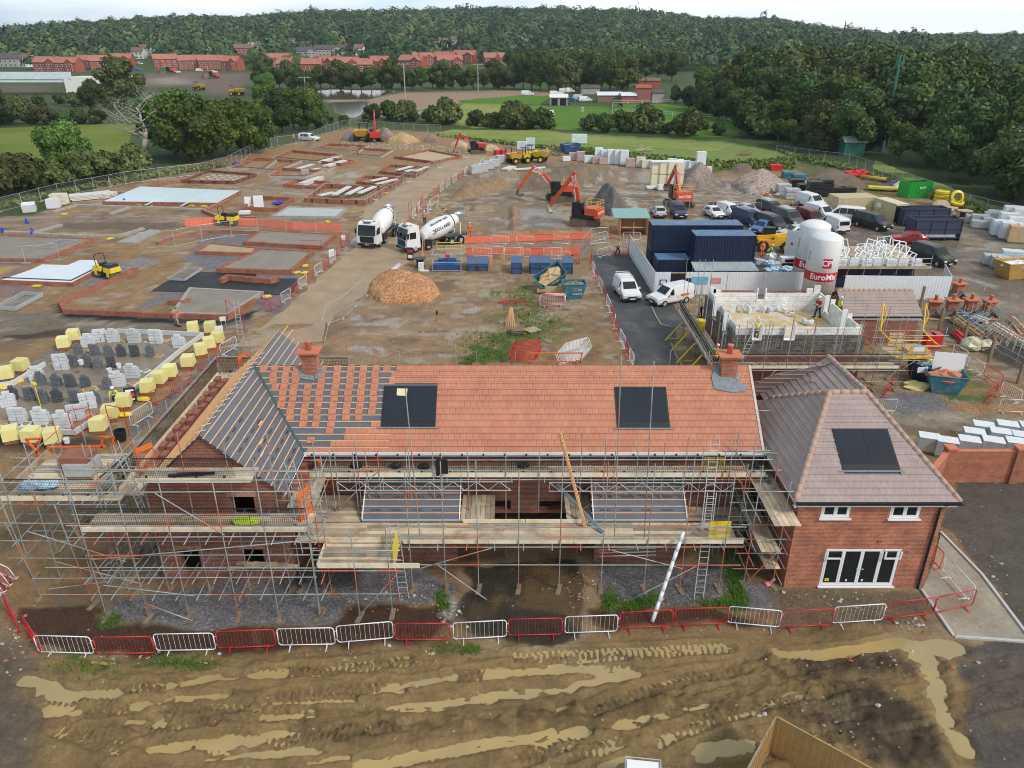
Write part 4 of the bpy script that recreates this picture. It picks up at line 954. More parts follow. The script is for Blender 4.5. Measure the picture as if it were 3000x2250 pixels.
class Scaf:
 def __init__(self,name,label,loc):self.r=T(name,label,'scaffold',loc);self.o=Matrix.Translation(-Vector(loc));self.g=random.Random(len(label))
 def place(self,name,me,M4):
  o=link(name,me,self.r);o.matrix_local=self.o@M4;return o
 def tube(self,p,q,name='ledger'):return self.place(name,u_tube,frame_to(Vector(p),Vector(q)))
 def std(self,x,y,z1,z0=0.0,lean=0):
  o=self.tube((x,y,z0),(x+lean,y+self.g.uniform(-.04,.04),z1),'standard')
  if z0==0:self.place('sole_board',u_sole,Matrix.Translation((x,y,.03))@Matrix.Rotation(self.g.uniform(-.3,.3),4,'Z')@Matrix.Diagonal((.22,.75,.05,1)))
  return o
 def deck(self,x0,x1,y0,y1,z,along='x',seg=3.9):
  n=max(1,round(abs((y1-y0)if along=='x' else(x1-x0))/.235))
  for i in range(n):
   a,e=(x0,x1)if along=='x' else(y0,y1);s=a-(self.g.uniform(0,2)if i%2 else 0)
   while s<e-.2:
    lo=max(s,a);hi=min(s+seg,e);s+=seg
    if hi-lo<.2:continue
    c=(lo+hi)/2;w=(abs(y1-y0)if along=='x' else abs(x1-x0))/n
    t=(min(y0,y1)if along=='x' else min(x0,x1))+w*(i+.5);dz=self.g.uniform(-.006,.006)
    M4=Matrix.Translation((c,t,z+dz)if along=='x' else(t,c,z+dz))@Matrix.Rotation(self.g.uniform(-.004,.004),4,'Z')@Matrix.Diagonal((hi-lo-.01,w-.018,.038,1)if along=='x' else(w-.018,hi-lo-.01,.038,1))
    self.place('board',u_box,M4)
 def toe(self,p,q,h=.22):
  p=Vector(p);q=Vector(q);L=(q-p).length;n=max(1,round(L/3.9))
  for i in range(n):
   a=p.lerp(q,i/n);e=p.lerp(q,(i+1)/n);c=(a+e)/2;d=e-a
   self.place('toe_board',u_toe,Matrix.Translation((c.x,c.y,c.z+h/2))@Matrix.Rotation(math.atan2(d.y,d.x),4,'Z')@Matrix.Diagonal((d.length-.02,.038,h,1)))
 def guards(self,p,q,z):
  p=Vector((p[0],p[1],z));q=Vector((q[0],q[1],z));L=(q-p).length;n=max(1,round(L/2.4));d=q-p
  for i in range(n):
   a=p.lerp(q,i/n);self.place('mesh_guard',u_guard,Matrix.Translation(a)@Matrix.Rotation(math.atan2(d.y,d.x),4,'Z')@Matrix.Diagonal((L/n/2.4,1,1,1)))
 def ladder(self,p,q,w=.42,m=None):
  p=Vector(p);q=Vector(q);d=(q-p);s=Vector((w/2,0,0))if abs(d.x)<d.length*.9 and abs(d.y)>=abs(d.x)*.4 else Vector((0,w/2,0))
  b=MB();b.tube(p-s,q-s,.024,6);b.tube(p+s,q+s,.024,6)
  k=int(d.length/.27)
  for i in range(1,k):c=p+d*(i/k);b.tube(c-s,c+s,.014,5)
  o=b.build('ladder',m or m_galv,self.r);o.matrix_local=self.o
 def lattice(self,p,q,h=.5):
  p=Vector(p);q=Vector(q);b=MB();d=q-p;n=max(2,round(d.length/.55));up=Vector((0,0,h))
  b.tube(p,q,.026,6);b.tube(p+up,q+up,.026,6)
  for i in range(n):
   a=p+d*(i/n);c=p+d*((i+1)/n)
   b.tube(a if i%2 else a+up,c+up if i%2 else c,.017,5)
   if i%4==0:b.tube(a,a+up,.017,5)
  o=b.build('lattice_beam',m_galv,self.r);o.matrix_local=self.o
 def part(self,b,name,m):
  o=b.build(name,m,self.r);o.matrix_local=self.o;return o
g=random.Random(5)
F=Scaf('front_scaffold','tube scaffold with two plank decks and lattice beams along the front of the orange roof',(1,29,0))
xr1=[G('o',x,1285).x for x in(985,1258,1525,1850,2180)]+[G('p',x,1320).x for x in(440,790,1080,1395)]
tops=[6.6,7.0,7.1,6.6,7.4,7.0,6.9,7.2,6.4]
xr1=sorted(xr1)
for x,t in zip(xr1,tops):F.std(x,28.35,t)
for c,x,y in(('c1',1210,662),('c2',885,392),('c2',1150,438)):
 p=GY(c,x,y,28.55);F.tube((p.x+.25,28.5,2.4),(p.x,28.55,p.z),'tall_pole')
for c,xs_ in(('o',(310,350,500,525,605,710,935,955,1150,1215,1440,1750,2025)),('p',(290,490,560,750,965,1150,1275,1460,1525,1710))):
 for x in xs_:
  y=g.uniform(20,130)if c=='o' else g.uniform(60,200)
  p=GY(c,x,y,31.05);F.std(p.x+g.uniform(-.03,.03),31.05,p.z,z0=0 if x%3 else 2.5)
xl,xr=-9.9,12.3;xo=xr1[0]-.3;xe=10.6
for z in(1.5,2.5,3.05,3.6):F.tube((xo-.4,28.3,z),(xe,28.3,z+g.uniform(-.05,.05)),'ledger')
for z in(4.42,4.95,5.5):F.tube((xl,31.0,z),(xr,31.0,z+g.uniform(-.04,.04)),'ledger')
for z in(1.5,2.5):F.tube((xl,30.05,z),(xr-1,30.05,z),'ledger')
F.deck(xl,xe-.2,28.5,30.05,2.6)
F.deck(LT[0][1]+.05,LT[0][1]+1.7,30.12,32.4,2.63,'y');F.deck(LT[1][0]-1.3,LT[1][0]-.05,30.12,32.4,2.63,'y');F.deck(-10.2,LT[0][0]-.1,30.12,32.4,2.6);F.deck(LT[1][1]+.15,11.9,31.2,32.4,1.9)
F.toe((xo,28.42,2.62),(xe,28.42,2.62));F.toe((LT[0][1]+.2,30.0,2.64),(LT[1][0]-.3,30.0,2.64),.2)
F.deck(xl+.2,xr,31.1,32.15,4.5);F.toe((xl+.2,31.08,4.52),(xr-.2,31.08,4.52),.24);F.guards((xl+.2,31.14),(xr-.2,31.14),4.72)
A=GY('o',380,398,30.95);E=GY('o',1790,398,30.95);F.lattice((A.x,30.95,3.85),(E.x,30.95,3.85),.48)
A=GY('p',25,480,30.95);E=GY('p',1525,485,30.95);F.lattice((A.x,30.9,3.83),(E.x,30.9,3.83),.48)
for x in np.arange(xl+.6,xr-.5,1.55):F.tube((x,30.7,4.44),(x+g.uniform(-.1,.1),32.4,4.44),'transom')
for x in np.arange(xo+.3,xe,1.3):F.tube((x,28.0,2.54),(x+g.uniform(-.15,.15),30.3,2.54),'transom')
for a,e in(((xr1[1]-.3,28.2,1.55),(xr1[2]+.4,27.6,.05)),((xr1[1]-1.1,28.25,1.35),(xr1[3]-1.2,28.25,2.5)),((xr1[5]+.4,28.2,2.4),(xr1[7],28.2,1.35)),((xr1[6]-.7,27.6,.05),(xr1[7]+.6,28.2,1.5)),((-8.6,30.9,2.7),(-6.4,30.9,4.9)),((3.4,31.0,2.7),(5.6,31.0,4.3))):
 F.tube(a,e,'brace')
for k,z in enumerate((1.75,1.85,1.95,2.0)):F.tube((xr1[5]-.1,28.6+k*.12,z),(xr1[6]+.5,28.7+k*.12,z),'spare_tube')
bx0=GY('o',225,1075,26.7).x;bx1=GY('o',850,1075,26.7).x
F.deck(bx0,bx1,26.75,28.45,2.58);F.toe((bx0,26.7,2.6),(bx1+1.1,26.7,2.6),.26);F.toe((bx0-.02,26.7,2.6),(bx0-.02,28.5,2.6))
for x,y in((240,1450),(565,1465),(830,1440)):p=G('o',x,y);F.std(p.x,p.y,4.9)
for z in(2.5,3.1,3.6):F.tube((bx0-.2,26.62,z),(bx1+.3,26.62,z),'ledger')
for z in(1.2,2.5):F.tube((bx0-.9,26.65,z),(bx1+.2,26.65,z),'ledger')
p=G('o',560,1455);F.tube((p.x,p.y,.05),(bx1+.2,26.75,2.4),'brace')
F.ladder(GP('o',[(925,1310)])[0]+Vector((0,0,.02)),(G('o',925,1310).x-.35,28.3,3.9))
F.ladder((-9.4,29.0,2.62),(-10.1,29.6,6.3));
pl=G('p',1235,1395);F.ladder(pl,(pl.x+.75,30.2,4.2));F.ladder((pl.x+.4,29.3,2.65),(pl.x+1.0,31.6,6.3))
def gate(S_,loc,rz,m,w=1.0,h=1.05,name='safety_gate'):
 b=MB();
 for a,e in(((0,0,0),(0,0,h)),((w,0,0),(w,0,h))):b.tube(a,e,.025,6)
 b.box((w/2,0,h-.12),(w,.03,.24));b.box((w/2,0,.12),(w,.03,.24))
 for z in np.arange(.28,h-.25,.07):b.box((w/2,0,z),(w,.01,.012))
 for x in np.arange(.1,w,.1):b.box((x,0,h/2),(.012,.012,h-.4))
 o=b.build(name,m,S_.r);o.matrix_local=S_.o@Matrix.Translation(loc)@Matrix.Rotation(rz,4,'Z')
p=GY('p',1268,365,31.2);gate(F,(p.x,31.2,4.55),.0,m_ywrap);p=GY('p',1310,950,28.6);gate(F,(p.x,28.65,2.65),.05,m_ywrap,.95,1.0);gate(F,(bx1-.05,26.8,2.6),PI/2,m_ywrap,1.3,1.0)
for c,x,y in(('o',555,175),('o',860,215),('o',1080,240),('o',1890,230),('p',1680,330)):
 q=rp(c,x,y,(0,0,4.6),Vector((0,0,1)));tag(MB().blob((0,0,.1),(.28,.2,.14),x,rough=.35).build('tool_bag',m_black,loc=(q.x,min(max(q.y,31.3),32.0),4.52)),'dark tool bag on the upper plank deck, %s from the left end'%nth([555,860,1080,1890,1680].index(x)),'bag','tool bags on the upper deck')
q=rp('o',235,195,(0,0,4.75),Vector((0,0,1)))
bk=MB().lathe([(.13,0),(.17,.3),(.16,.3),(.12,.03)],14,cap=False).build('bucket',m_orange,loc=(q.x,q.y,4.53));tag(bk,'orange-red bucket on the deck where wing roof meets the orange roof','bucket')
q=GY('o',1230,200,31.02);tag(MB().box((0,0,-.35),(.55,.08,.75)).box((0,0,.03),(.5,.16,.06)).box((-.22,.02,-.5),(.16,.1,.7)).build('jacket',m_black,loc=(q.x,31.0,5.5)),'black jacket hung over the guard rail of the upper deck','jacket')
for j,(c,x,y)in enumerate((('o',1215,250),('o',2080,190),('p',725,280))):
 q=GY(c,x,y,31.1)
b=MB();g2=random.Random(9)
A=Vector((GY('p',305,905,29.6).x,29.6,2.66));E=Vector((GY('p',110,45,31.0).x,30.9,GY('p',110,45,30.9).z))
for i in range(6):o_=Vector((.045*(i%3)+g2.uniform(-.01,.01),.05*(i//3),0));b.bar(A+o_,E+o_+Vector((g2.uniform(-.05,.05),0,g2.uniform(-.15,.1))),.04,.05)
tag(b.build('timber_batten_bundle',m_timber),'bundle of fresh orange battens leaning from lower deck across the roof eaves','timber')
A=Vector((GY('p',460,870,29.2).x,29.2,2.66));E=Vector((GY('p',90,470,31.4).x,31.4,GY('p',90,470,31.4).z))
tag(MB().bar(A,E,.16,.06).bar(A,E,.05,.16).build('steel_beam',mat('blue grey steel',(.16,.24,.28),.5)),'blue grey steel beam leaning between the two bay roofs','beam')
A=G('p',858,1590)+Vector((0,0,.06));E=Vector((GY('p',1112,850,28.3).x,28.3,GY('p',1112,850,28.3).z));b=MB();d=E-A
for i in range(9):b.tube(A+d*(i/9),A+d*((i+1)/9),.085+.012*(i%2),8,r2=.085+.012*((i+1)%2))
tag(b.build('wrapped_gutter_length',m_wrapw,smooth=True),'long white plastic-wrapped length leaning from the scaffold deck to ground','wrapped length')
Wg=Scaf('wing_scaffold','dense tube scaffold with plank lifts in front of the brick gable at left',(-14,28,0))
for c,x,y in(('d0',650,745),('d0',905,750),('d0',1150,735),('d0',1450,745),('d1',140,745),('d1',390,720)):
 p=G(c,x,y);Wg.std(p.x,p.y,7.6+g.uniform(-.4,.7))
xa_,xb_=G('d0',650,745).x-.3,G('d1',390,720).x+.4
for x in np.linspace(xa_+.5,xb_-.2,6):Wg.std(x,28.2,8.2+g.uniform(-.6,.4),z0=0)
for z in(1.25,2.15,2.75,3.4,4.32,4.95,5.5,6.6,7.15,7.7):
 a=xa_-(2.2 if z<3 else .3);Wg.tube((a+g.uniform(-.4,.4),26.55,z),(xb_+g.uniform(-.4,.4),26.6,z+g.uniform(-.08,.08)),'ledger')
for z in(1.25,2.9,4.3,6.6):Wg.tube((xa_-.5,28.2,z),(xb_,28.2,z),'ledger')
for x in np.linspace(xa_,xb_,12):
 for z in(1.3,2.2,4.3):Wg.tube((x+g.uniform(-.1,.1),26.1,z),(x+g.uniform(-.2,.2),28.7,z),'transom')
dx0,dx1=GY('n',572,870,26.9).x,GY('n',2212,870,26.9).x
Wg.deck(dx0,dx1,26.95,28.3,4.36);Wg.toe((dx0,26.9,4.38),(dx1,26.9,4.38),.25);Wg.guards((dx0,26.95),(dx1,26.95),4.6)
ex_0,ex_1=GY('n',962,535,27.2).x,GY('n',1790,535,27.2).x
Wg.deck(ex_0,ex_1,27.3,28.5,6.62);Wg.toe((ex_0,27.25,6.64),(ex_1-.3,27.25,6.64),.22);Wg.guards((ex_0,27.3),(ex_1-.6,27.3),6.85)
for a,e in(((GY('n',1090,545,26.5).x,26.5,6.6),(GY('n',1600,860,26.5).x,26.5,4.5)),((xa_+.3,26.5,3.2),(xb_+.3,26.5,4.3)),((xa_+.4,26.45,3.25),(xb_+.5,26.45,4.35)),((xa_-2.6,27.2,4.2),(xa_+1.8,26.5,3.1)),((xa_-1.6,27,2.7),(xa_+2.2,26.5,1.9)),((xa_+2.2,26.4,.9),(G('d0',1190,740).x,26.2,.05)),((xa_+.6,26.4,1.9),(xa_+4.5,26.4,1.3)),((xa_-.4,27.5,.2),(xa_+1.2,27.5,2.5)),((xa_-2.5,27.2,1.0),(xa_+.5,27.0,1.6))):
 Wg.tube(a,e,'brace')
p=GY('n',1000,720,28.1);Wg.ladder((p.x,28.3,4.4),(p.x-.55,28.4,7.9));Wg.ladder((dx1-.4,27.6,2.7),(dx1-.7,27.9,6.0))
gate(Wg,(dx1-.5,27.6,4.4),1.2,m_orange,.9,1.4);gate(Wg,(ex_0-.3,28.2,6.4),.9,m_orange,.8,1.3)
tag(MB().bar((0,0,0),(1.5,.1,.02),.12,.09).bar((.3,.12,0),(1.9,.2,.0),.1,.08).build('pipe_bundle',m_black,loc=(GY('n',1225,460,28).x,27.7,6.72)),'black pipes lying on the top plank lift before the gable','pipe')
q=rp('n',1790,815,(0,0,4.5),Vector((0,0,1)));tag(MB().blob((0,0,.1),(.6,.3,.13),3).build('hi_vis_coat',m_hivy,loc=(q.x,27.5,4.4)),'yellow hi-vis coat lying on the plank lift before the gable','coat')
for i,(x,y,a)in enumerate(((1830,1220,.5),(1960,1230,-.35),(1980,1270,-.3),(1900,1200,-.2))):
 q=G('n',x,y,.9);Wg.part(MB().box((0,0,0),(2.2,.22,.04)).box((0,0,0),(.0001,.0001,.0001)),'loose_plank',m_board).matrix_local=Wg.o@Matrix.Translation((q.x,28.4,1.35+.04*i))@Matrix.Rotation(a*.35,4,'Z')
Lb_=Scaf('loading_bay_scaffold','braced tube loading bay with an orange gate frame, left of the unfinished brick wing',(-20,30,0))
lx0,lx1=GY('n',10,680,29.2).x,GY('n',720,680,29.2).x;lz=4.45
for x in np.linspace(lx0+.3,lx1,4):
 for y in(29.1,31.2,33.6):Lb_.std(x+g.uniform(-.1,.1),y,6.1 if y<30 else 6.3)
for x,y in((-21.9,27.8),(-19.2,27.3)):Lb_.std(x,y,5.5,lean=-.4)
Lb_.deck(lx0,lx1+.9,29.2,33.4,lz);Lb_.toe((lx0,29.15,lz+.02),(lx1,29.15,lz+.02),.25);Lb_.guards((lx0+.4,29.2),(lx1-.1,29.2),lz+.2);Lb_.guards((lx1,29.2),(lx1+.3,31.5),lz+.1)
for z in(1.3,2.3,3.3,4.35,5.0,5.5):
 for y in(29.05,31.2):Lb_.tube((lx0-.6,y,z),(lx1+1.2,y,z+g.uniform(-.05,.05)),'ledger')
 Lb_.tube((lx0+.2,28.6,z),(lx0+.2,33.9,z),'ledger');Lb_.tube((lx1,28.6,z),(lx1,33.9,z),'ledger')
for i in range(10):
 x=lx0+.4+i*.55;Lb_.tube((x,29,lz-.06),(x+.1,33.5,lz-.06),'transom')
 Lb_.tube((x,29+(i%3)*1.4,.1+(i%2)*1.6),(x+1.6*(1 if i%2 else-1),30.4+(i%3),2.4+(i%2)*1.7),'brace')
for i in range(8):Lb_.tube((lx1-.4+i*.35,28.8,1.0+(i%4)*.9),(lx1+.3+i*.3,33.2,1.1+(i%4)*.9),'transom')
b=MB();gx=GY('n',345,400,33.2);
for a,e in(((345,320),(760,315)),((345,320),(380,470)),((380,470),(860,465)),((185,262),(290,258)),((185,262),(345,440)),((290,258),(255,400)),((735,240),(735,330)),((735,250),(815,245)),((815,245),(815,340))):
 P1_=GY('n',*a,33.0);P2_=GY('n',*e,33.0);b.bar(P1_,P2_,.09,.09)
Lb_.part(b,'orange_gate',mat('orange gate paint',(.78,.13,.02),.45))
b=MB();q=[GY('n',x,y,32.6)for x,y in((110,540),(330,340),(385,440),(200,545))];b.slab([q[0],q[1],q[2]+Vector((0,.6,0)),q[3]],.03);Lb_.part(b,'ramp_board',m_ply)
pk=T('wrapped_tile_pack','brown roof tile pack in torn clear wrap on the left loading bay','tile pack',(GY('n',560,450,31.4).x,31.6,lz+.03))
MB().box((0,0,.1),(1.5,1.1,.2)).build('pallet',m_board,pk);MB().box((0,0,.62),(1.35,1.0,.85)).build('tiles',m_brown,pk);MB().box((.18,-.12,.45),(1.25,1.1,.62)).build('wrap',m_wrapg,pk)
tag(MB().blob((0,0,.25),(.5,.35,.3),4,rough=.3).blob((.7,.1,.22),(.45,.3,.26),5,rough=.3).build('rubble_sack',mat('blue and white sack',(.45,.62,.8),.5,var=.5,scale=5),loc=(GY('n',210,610,29.8).x,30.0,lz+.02)),'blue and white sacks behind the mesh guard of the loading bay','sack')
Sd=Scaf('side_scaffold','plank run with mesh guards along the left eaves of the membrane-covered wing',(-18,36,0))
for y in np.arange(29.6,43,2.1):Sd.std(-18.3,y,6.2);Sd.std(-17.2,y,4.4)
for z in(2.4,4.4,5.0,5.6):Sd.tube((-18.3,29,z),(-18.3,43.2,z),'ledger')
Sd.deck(-18.2,-16.95,29.6,43,4.45,'y');Sd.guards((-18.25,29.8),(-18.25,43),4.55);Sd.toe((-18.25,29.8,4.47),(-18.25,43,4.47))
for x in np.arange(-18.2,-9.9,2.0):Sd.std(x,43.4,6.6);Sd.tube((x,42.2,4.4),(x,43.6,4.4),'transom')
for z in(4.4,5.0,5.55):Sd.tube((-18.4,43.4,z),(-9.8,43.4,z),'ledger')
Sd.deck(-18.2,-9.9,42.1,43.35,4.45);Sd.guards((-18.2,43.35),(-10.2,43.35),4.55)
p=GY('c0',1950,140,43.0);Sd.ladder((p.x,43.6,2.5),(p.x-.1,43.9,7.2));gate(Sd,(-16.9,43.1,4.5),1.1,m_orange,.9,1.2)
for y in(37.4,38.5):Sd.tube((-10.0,y,4.5),(-9.0,y+1.5,6.0),'brace')
ts=MB()
for i in range(9):ts.box((0,i*.045,.21),(.33,.035,.42),rx=.08)
ts.box((0,.2,.45),(.32,.42,.03))
ts_me=ts.mesh('stacked_roof_tiles',m_brown)
n_=0
for y in np.arange(31.2,41.5,.86):
 for x in(-17.45,-17.05):
  o=link('stacked_roof_tiles',ts_me,loc=(x,y+g.uniform(-.05,.05),4.475));n_+=1
  o.scale=(.95,1.25,1.2+.5*g.random());tag(o,'upright stack of brown roof tiles along wing eaves, %s from the near end, %s row'%(nth((n_-1)//2),'outer' if x<-17.2 else 'inner'),'tile stack','tile stacks on the wing eaves scaffold')
for i,(c,x,y)in enumerate((('o',95,240),('o',105,310),('o',70,385))):
 q=rp(c,x,y+40,(0,0,4.5),Vector((0,0,1)));o=MB().box((0,0,.2),(.5,.34,.4)).build('stacked_roof_tiles',m_brown,loc=(q.x,q.y,4.5));tag(o,'flat pile of brown tiles at the wing fascia corner, %s going towards camera'%nth(i),'tile stack','tile piles by the wing fascia')
Cn=Scaf('corner_scaffold','plank corner deck right of the membrane wing at its front fascia',(-9.8,29.5,0))
Cn.deck(-10.15,-8.9,28.6,31.2,4.46,'y')
for x,y in((-8.85,28.4),(-8.85,30.4),(-9.9,28.4)):Cn.std(x,y,6.2)
for z in(2.4,4.4,5.0,5.5):Cn.tube((-8.8,28.1,z),(-8.8,31.4,z),'ledger');Cn.tube((-10.4,28.35,z),(-8.4,28.35,z),'ledger')
Gp=Scaf('gap_scaffold','narrow tube scaffold with plank lifts between orange roof house and finished house',(12.3,31,0))
for y in(28.6,30.4,32.2,34.2,36.4):
 for x in(11.0,12.35):Gp.std(x+g.uniform(-.05,.05),y,5.8+g.uniform(-.3,.9))
for z in(.9,1.8,2.6,3.4,4.2,5.2):
 Gp.tube((11.0,27.8,z),(11.0,37,z),'ledger');Gp.tube((12.35,27.6,z),(12.35,37,z),'ledger')
 for y in(28.7,30.5,32.3):Gp.tube((10.4,y,z+.05),(12.9,y,z+.05),'transom')
Gp.deck(11.5,12.7,27.5,34.0,4.25,'y');Gp.deck(11.4,12.3,28.2,33.5,2.3,'y');Gp.deck(11.8,12.5,28.4,31.5,1.2,'y')
for a,e in(((10.9,28.4,.2),(12.4,28.4,2.4)),((12.4,30,.2),(10.8,30,2.2)),((11,28.3,2.5),(11,31,4.3))):Gp.tube(a,e,'brace')
for x,y,z in((12.5,34.8,5.2),(12.5,35.4,6.0),(12.6,32.0,5.4)):Gp.tube((11.4,y,z),(13.5,y-.3,z),'transom')
for i,(c,x,y)in enumerate((('p',1800,1280),('p',1985,1280))):
 q=G(c,x,y);tag(MB().tube((0,0,0),(.3,.1,.3),.07,7).blob((0,0,.05),(.2,.16,.12),i).build('tube_foam_sleeve',mat('pink foam',(.75,.22,.30),.8),loc=q),'pink foam sleeve on a scaffold tube foot, %s'%('left one near weeds' if i==0 else 'right one by the brick corner'),'foam sleeve')
Rr=Scaf('rear_scaffold','scaffold uprights and orange rails showing behind the orange roof ridge',(2,41.5,0))
for x in np.arange(-9,12.5,2.3):Rr.std(x,41.6,6.7)
for z in(4.4,5.5):Rr.tube((-9.8,41.6,z),(12.5,41.6,z),'ledger')
Rr.deck(-9.8,12.4,40.4,41.5,4.4)
b=MB();
for a,e in(((120,375),(570,370)),((120,375),(110,480)),((570,370),(545,480)),((110,440),(560,440))):b.bar(GY('c2',*a,42.2),GY('c2',*e,42.2),.07,.07)
Rr.part(b,'orange_gate',m_orange)
for i,(c,x)in enumerate((('c1',1480),('c1',1590),('c1',1780),('c1',1900),('c1',1990),('c2',330),('c2',460))):
 q=GY(c,x,470,40.9);o=MB().box((0,0,.2),(.42,.5,.4)).build('stacked_roof_tiles',m_brown,loc=(q.x,40.9,q.z-.35));tag(o,'brown tile stack peeping over the orange roof ridge, %s from left'%nth(i),'tile stack','tile stacks behind the ridge')
# ================================================================ crowd barriers
def rrect(w,h,r,z0,n=3):
 P=[]
 for cx,cz,a0 in((w/2-r,z0+h-r,0),(-w/2+r,z0+h-r,90),(-w/2+r,z0+r,180),(w/2-r,z0+r,270)):
  for i in range(n+1):a=R(a0+90*i/n);P.append(Vector((cx+r*math.cos(a),0,cz+r*math.sin(a))))
 return P
def make_barrier(m,label,bars=11,feet=True,thin=False):
 t=T('crowd_barrier',label,'barrier')
 MB().path(rrect(2.3,.9,.14,.2),.024,7,closed=True).build('frame',m,t,True)
 b=MB()
 for i in range(bars):x=-1.08+2.16*(i+.5)/bars;b.tube((x,0,.22),(x,0,1.08),.006 if not thin else .0045,5)
 b.build('infill_bars',m,t)
 if feet:
  for x in(-.72,.78):MB().tube((x,0,.21),(x,0,.10),.02,6).tube((x,-.26,.02),(x,.26,.02),.018,6).tube((x,0,.1),(x,-.25,.02),.018,6).tube((x,0,.1),(x,.25,.02),.018,6).build('foot',m,t)
 MB().tube((1.15,0,.9),(1.23,0,.9),.012,5).tube((1.15,0,.45),(1.23,0,.45),.012,5).build('hook',m,t)
 return t
KW=Kind(make_barrier(m_wmetal,'white barrier'));KR=Kind(make_barrier(m_rmetal,'red barrier',15,thin=True))
def barrier(col,A,B,label,group,h=None):
 A=Vector(A);B=Vector(B);d=B-A;L=max(math.hypot(d.x,d.y),.5)
 k=KW if col=='w' else KR
 return k.put(((A.x+B.x)/2,(A.y+B.y)/2,0),math.atan2(d.y,d.x),label,group,(L*.985/2.3,1,1))
def brow(items,where,group,z=.2,start='left'):
 """a row of barriers: (colour, crop, x0, y0, x1, y1) at the bottom rail"""
 cnt={'w':0,'r':0}
 for it in items:
  col,A,B=it[0],G(it[1],it[2],it[3],z),(G(it[1],it[4],it[5],z)if len(it)==6 else G(it[4],it[5],it[6],z))
  n=nth(cnt[col]);cnt[col]+=1
  barrier(col,A,B,'%s %s barrier from the %s in %s'%(n,'white' if col=='w' else 'red',start,where),group)
brow([('r','d0',125,845,45,690),('r','d0',250,960,160,815),('w','d0',232,952,575,962),('r','d0',590,965,945,958),('w','d0',950,945,1315,938),('r','d0',1325,930,'d1',125,915),('w','d1',138,912,485,905),('w','d1',495,896,838,866),('r','d1',848,878,1183,878),('w','d1',1198,876,1524,858),('r','d1',1532,852,'d2',305,845),('w','d2',318,838,640,826),('r','d2',650,812,972,793),('r','d2',982,788,1308,780),('w','d2',1305,772,'d3',72,802),('r','d3',72,803,388,787),('w','d3',386,778,697,757),('r','d3',700,752,1000,718),('r','d3',1003,716,1242,668),('w','d3',1232,652,1056,455),('r','d3',1045,445,995,395)],'the long front row','barriers along the mud in front of the houses')
for i in range(5):
 p=G('d0',-60+i*9,560-i*10,.15);o=(KW if i in(0,2,4)else KR).put((p.x,p.y+.13*i,0),R(-26),('%s crowd barrier, %s from the front of stack at left edge'%('white' if i in(0,2,4)else 'red',nth(i))),'barriers stacked at the left edge');o.rotation_euler.x=R(12)
brow([('r','b1',125,1545,205,1492),('w','b1',208,1482,285,1432),('r','b1',288,1428,342,1378),('w','b1',346,1370,415,1322),('r','b1',418,1315,472,1268),('w','b1',476,1260,538,1214),('r','b1',540,1208,592,1168),('w','b1',596,1160,648,1122),('r','b1',50,1470,118,1545),('r','b1',655,1100,700,1040),('r','b1',690,1030,752,1010),('w','b1',768,1005,825,972),('r','b1',360,1038,530,1042)],'the row left of the dirt road','barriers left of the dirt road')
brow([('w','b1',1268,800,1297,765),('r','b1',1300,755,1312,735),('w','b1',1312,740,1328,705),('r','b1',1332,690,1350,650),('w','b1',1388,760,1418,715),('w','b1',1408,700,1482,655),('r','b1',1440,640,1480,600),('w','b1',1492,585,1520,550),('w','b1',1540,548,1568,518),('w','b1',1595,508,1628,480),('r','b1',1632,478,1684,450),('w','b1',1688,455,1712,415),('r','b1',1715,420,1748,400),('w','b1',1750,422,1785,388),('w','b1',1820,368,1850,345),('w','b1',1900,345,1950,335)],'the row right of the dirt road','barriers right of the dirt road')
brow([('w','b1',695,212,752,208),('w','b1',753,218,815,218),('w','b1',810,207,872,212),('w','b1',890,222,950,226),('w','b1',945,216,1003,218),('w','b1',1018,232,1080,236),('w','b1',1078,226,1137,236),('w','b1',1160,236,1222,240),('w','b1',1218,226,1272,236),('w','b1',1296,242,1360,246),('w','b1',1352,231,1410,240),('w','b1',1433,252,1532,256),('w','b1',1565,262,1612,266),('w','b1',1615,292,1657,292),('w','b1',1668,308,1730,306)],'the far row by the top plots','barriers across the far end')
brow([('w','b1',1545,1080,1695,1086),('w','b1',1755,1102,1910,1106),('w','b1',1858,1086,2010,1090),('w','b1',2010,1096,'b2',92,1098),('w','b2',90,1112,150,1112),('w','b2',250,1097,402,1101),('w','b2',315,1127,470,1131),('r','b1',1700,1110,1752,1108),('r','b2',160,1106,248,1106),('r','b2',480,1072,548,1168)],'the row behind the blue tanks','barriers behind the blue tanks')
brow([('w','b1',1900,1002,2045,1004),('w','b2',35,1000,180,1006),('w','b2',330,1000,470,1006),('w','b2',645,988,770,962),('w','b2',900,970,1040,972),('r','b2',182,990,328,990),('r','b2',472,985,640,985),('r','b2',800,1085,935,1100),('w','b2',692,1116,812,1086),('r','b2',775,965,895,960)],'the row along the trench','barriers along the trench')
L_=[('b2',640,1130),('b2',652,1205),('b2',672,1262),('b2',700,1330),('b2',735,1400),('b2',765,1480),('b2',800,1565),('b2',833,1650),('c2',834,165),('c2',872,245),('c2',916,335),('c2',948,405),('c2',985,475)]
brow([('rw'[i%2],)+a+e for i,(a,e)in enumerate(zip(L_,L_[1:]))],'the row beside the tarmac road','barriers beside the tarmac road',start='far end')
brow([('r','c0',1225,785,1395,700),('r','c0',1410,695,1562,590),('r','c0',1608,512,1790,402),('w','c0',1065,965,1240,852),('w','c0',1790,392,1922,312),('r','c0',610,1040,830,960)],'the row by the yellow-wrapped pallets','barriers by the yellow wrapped pallets')
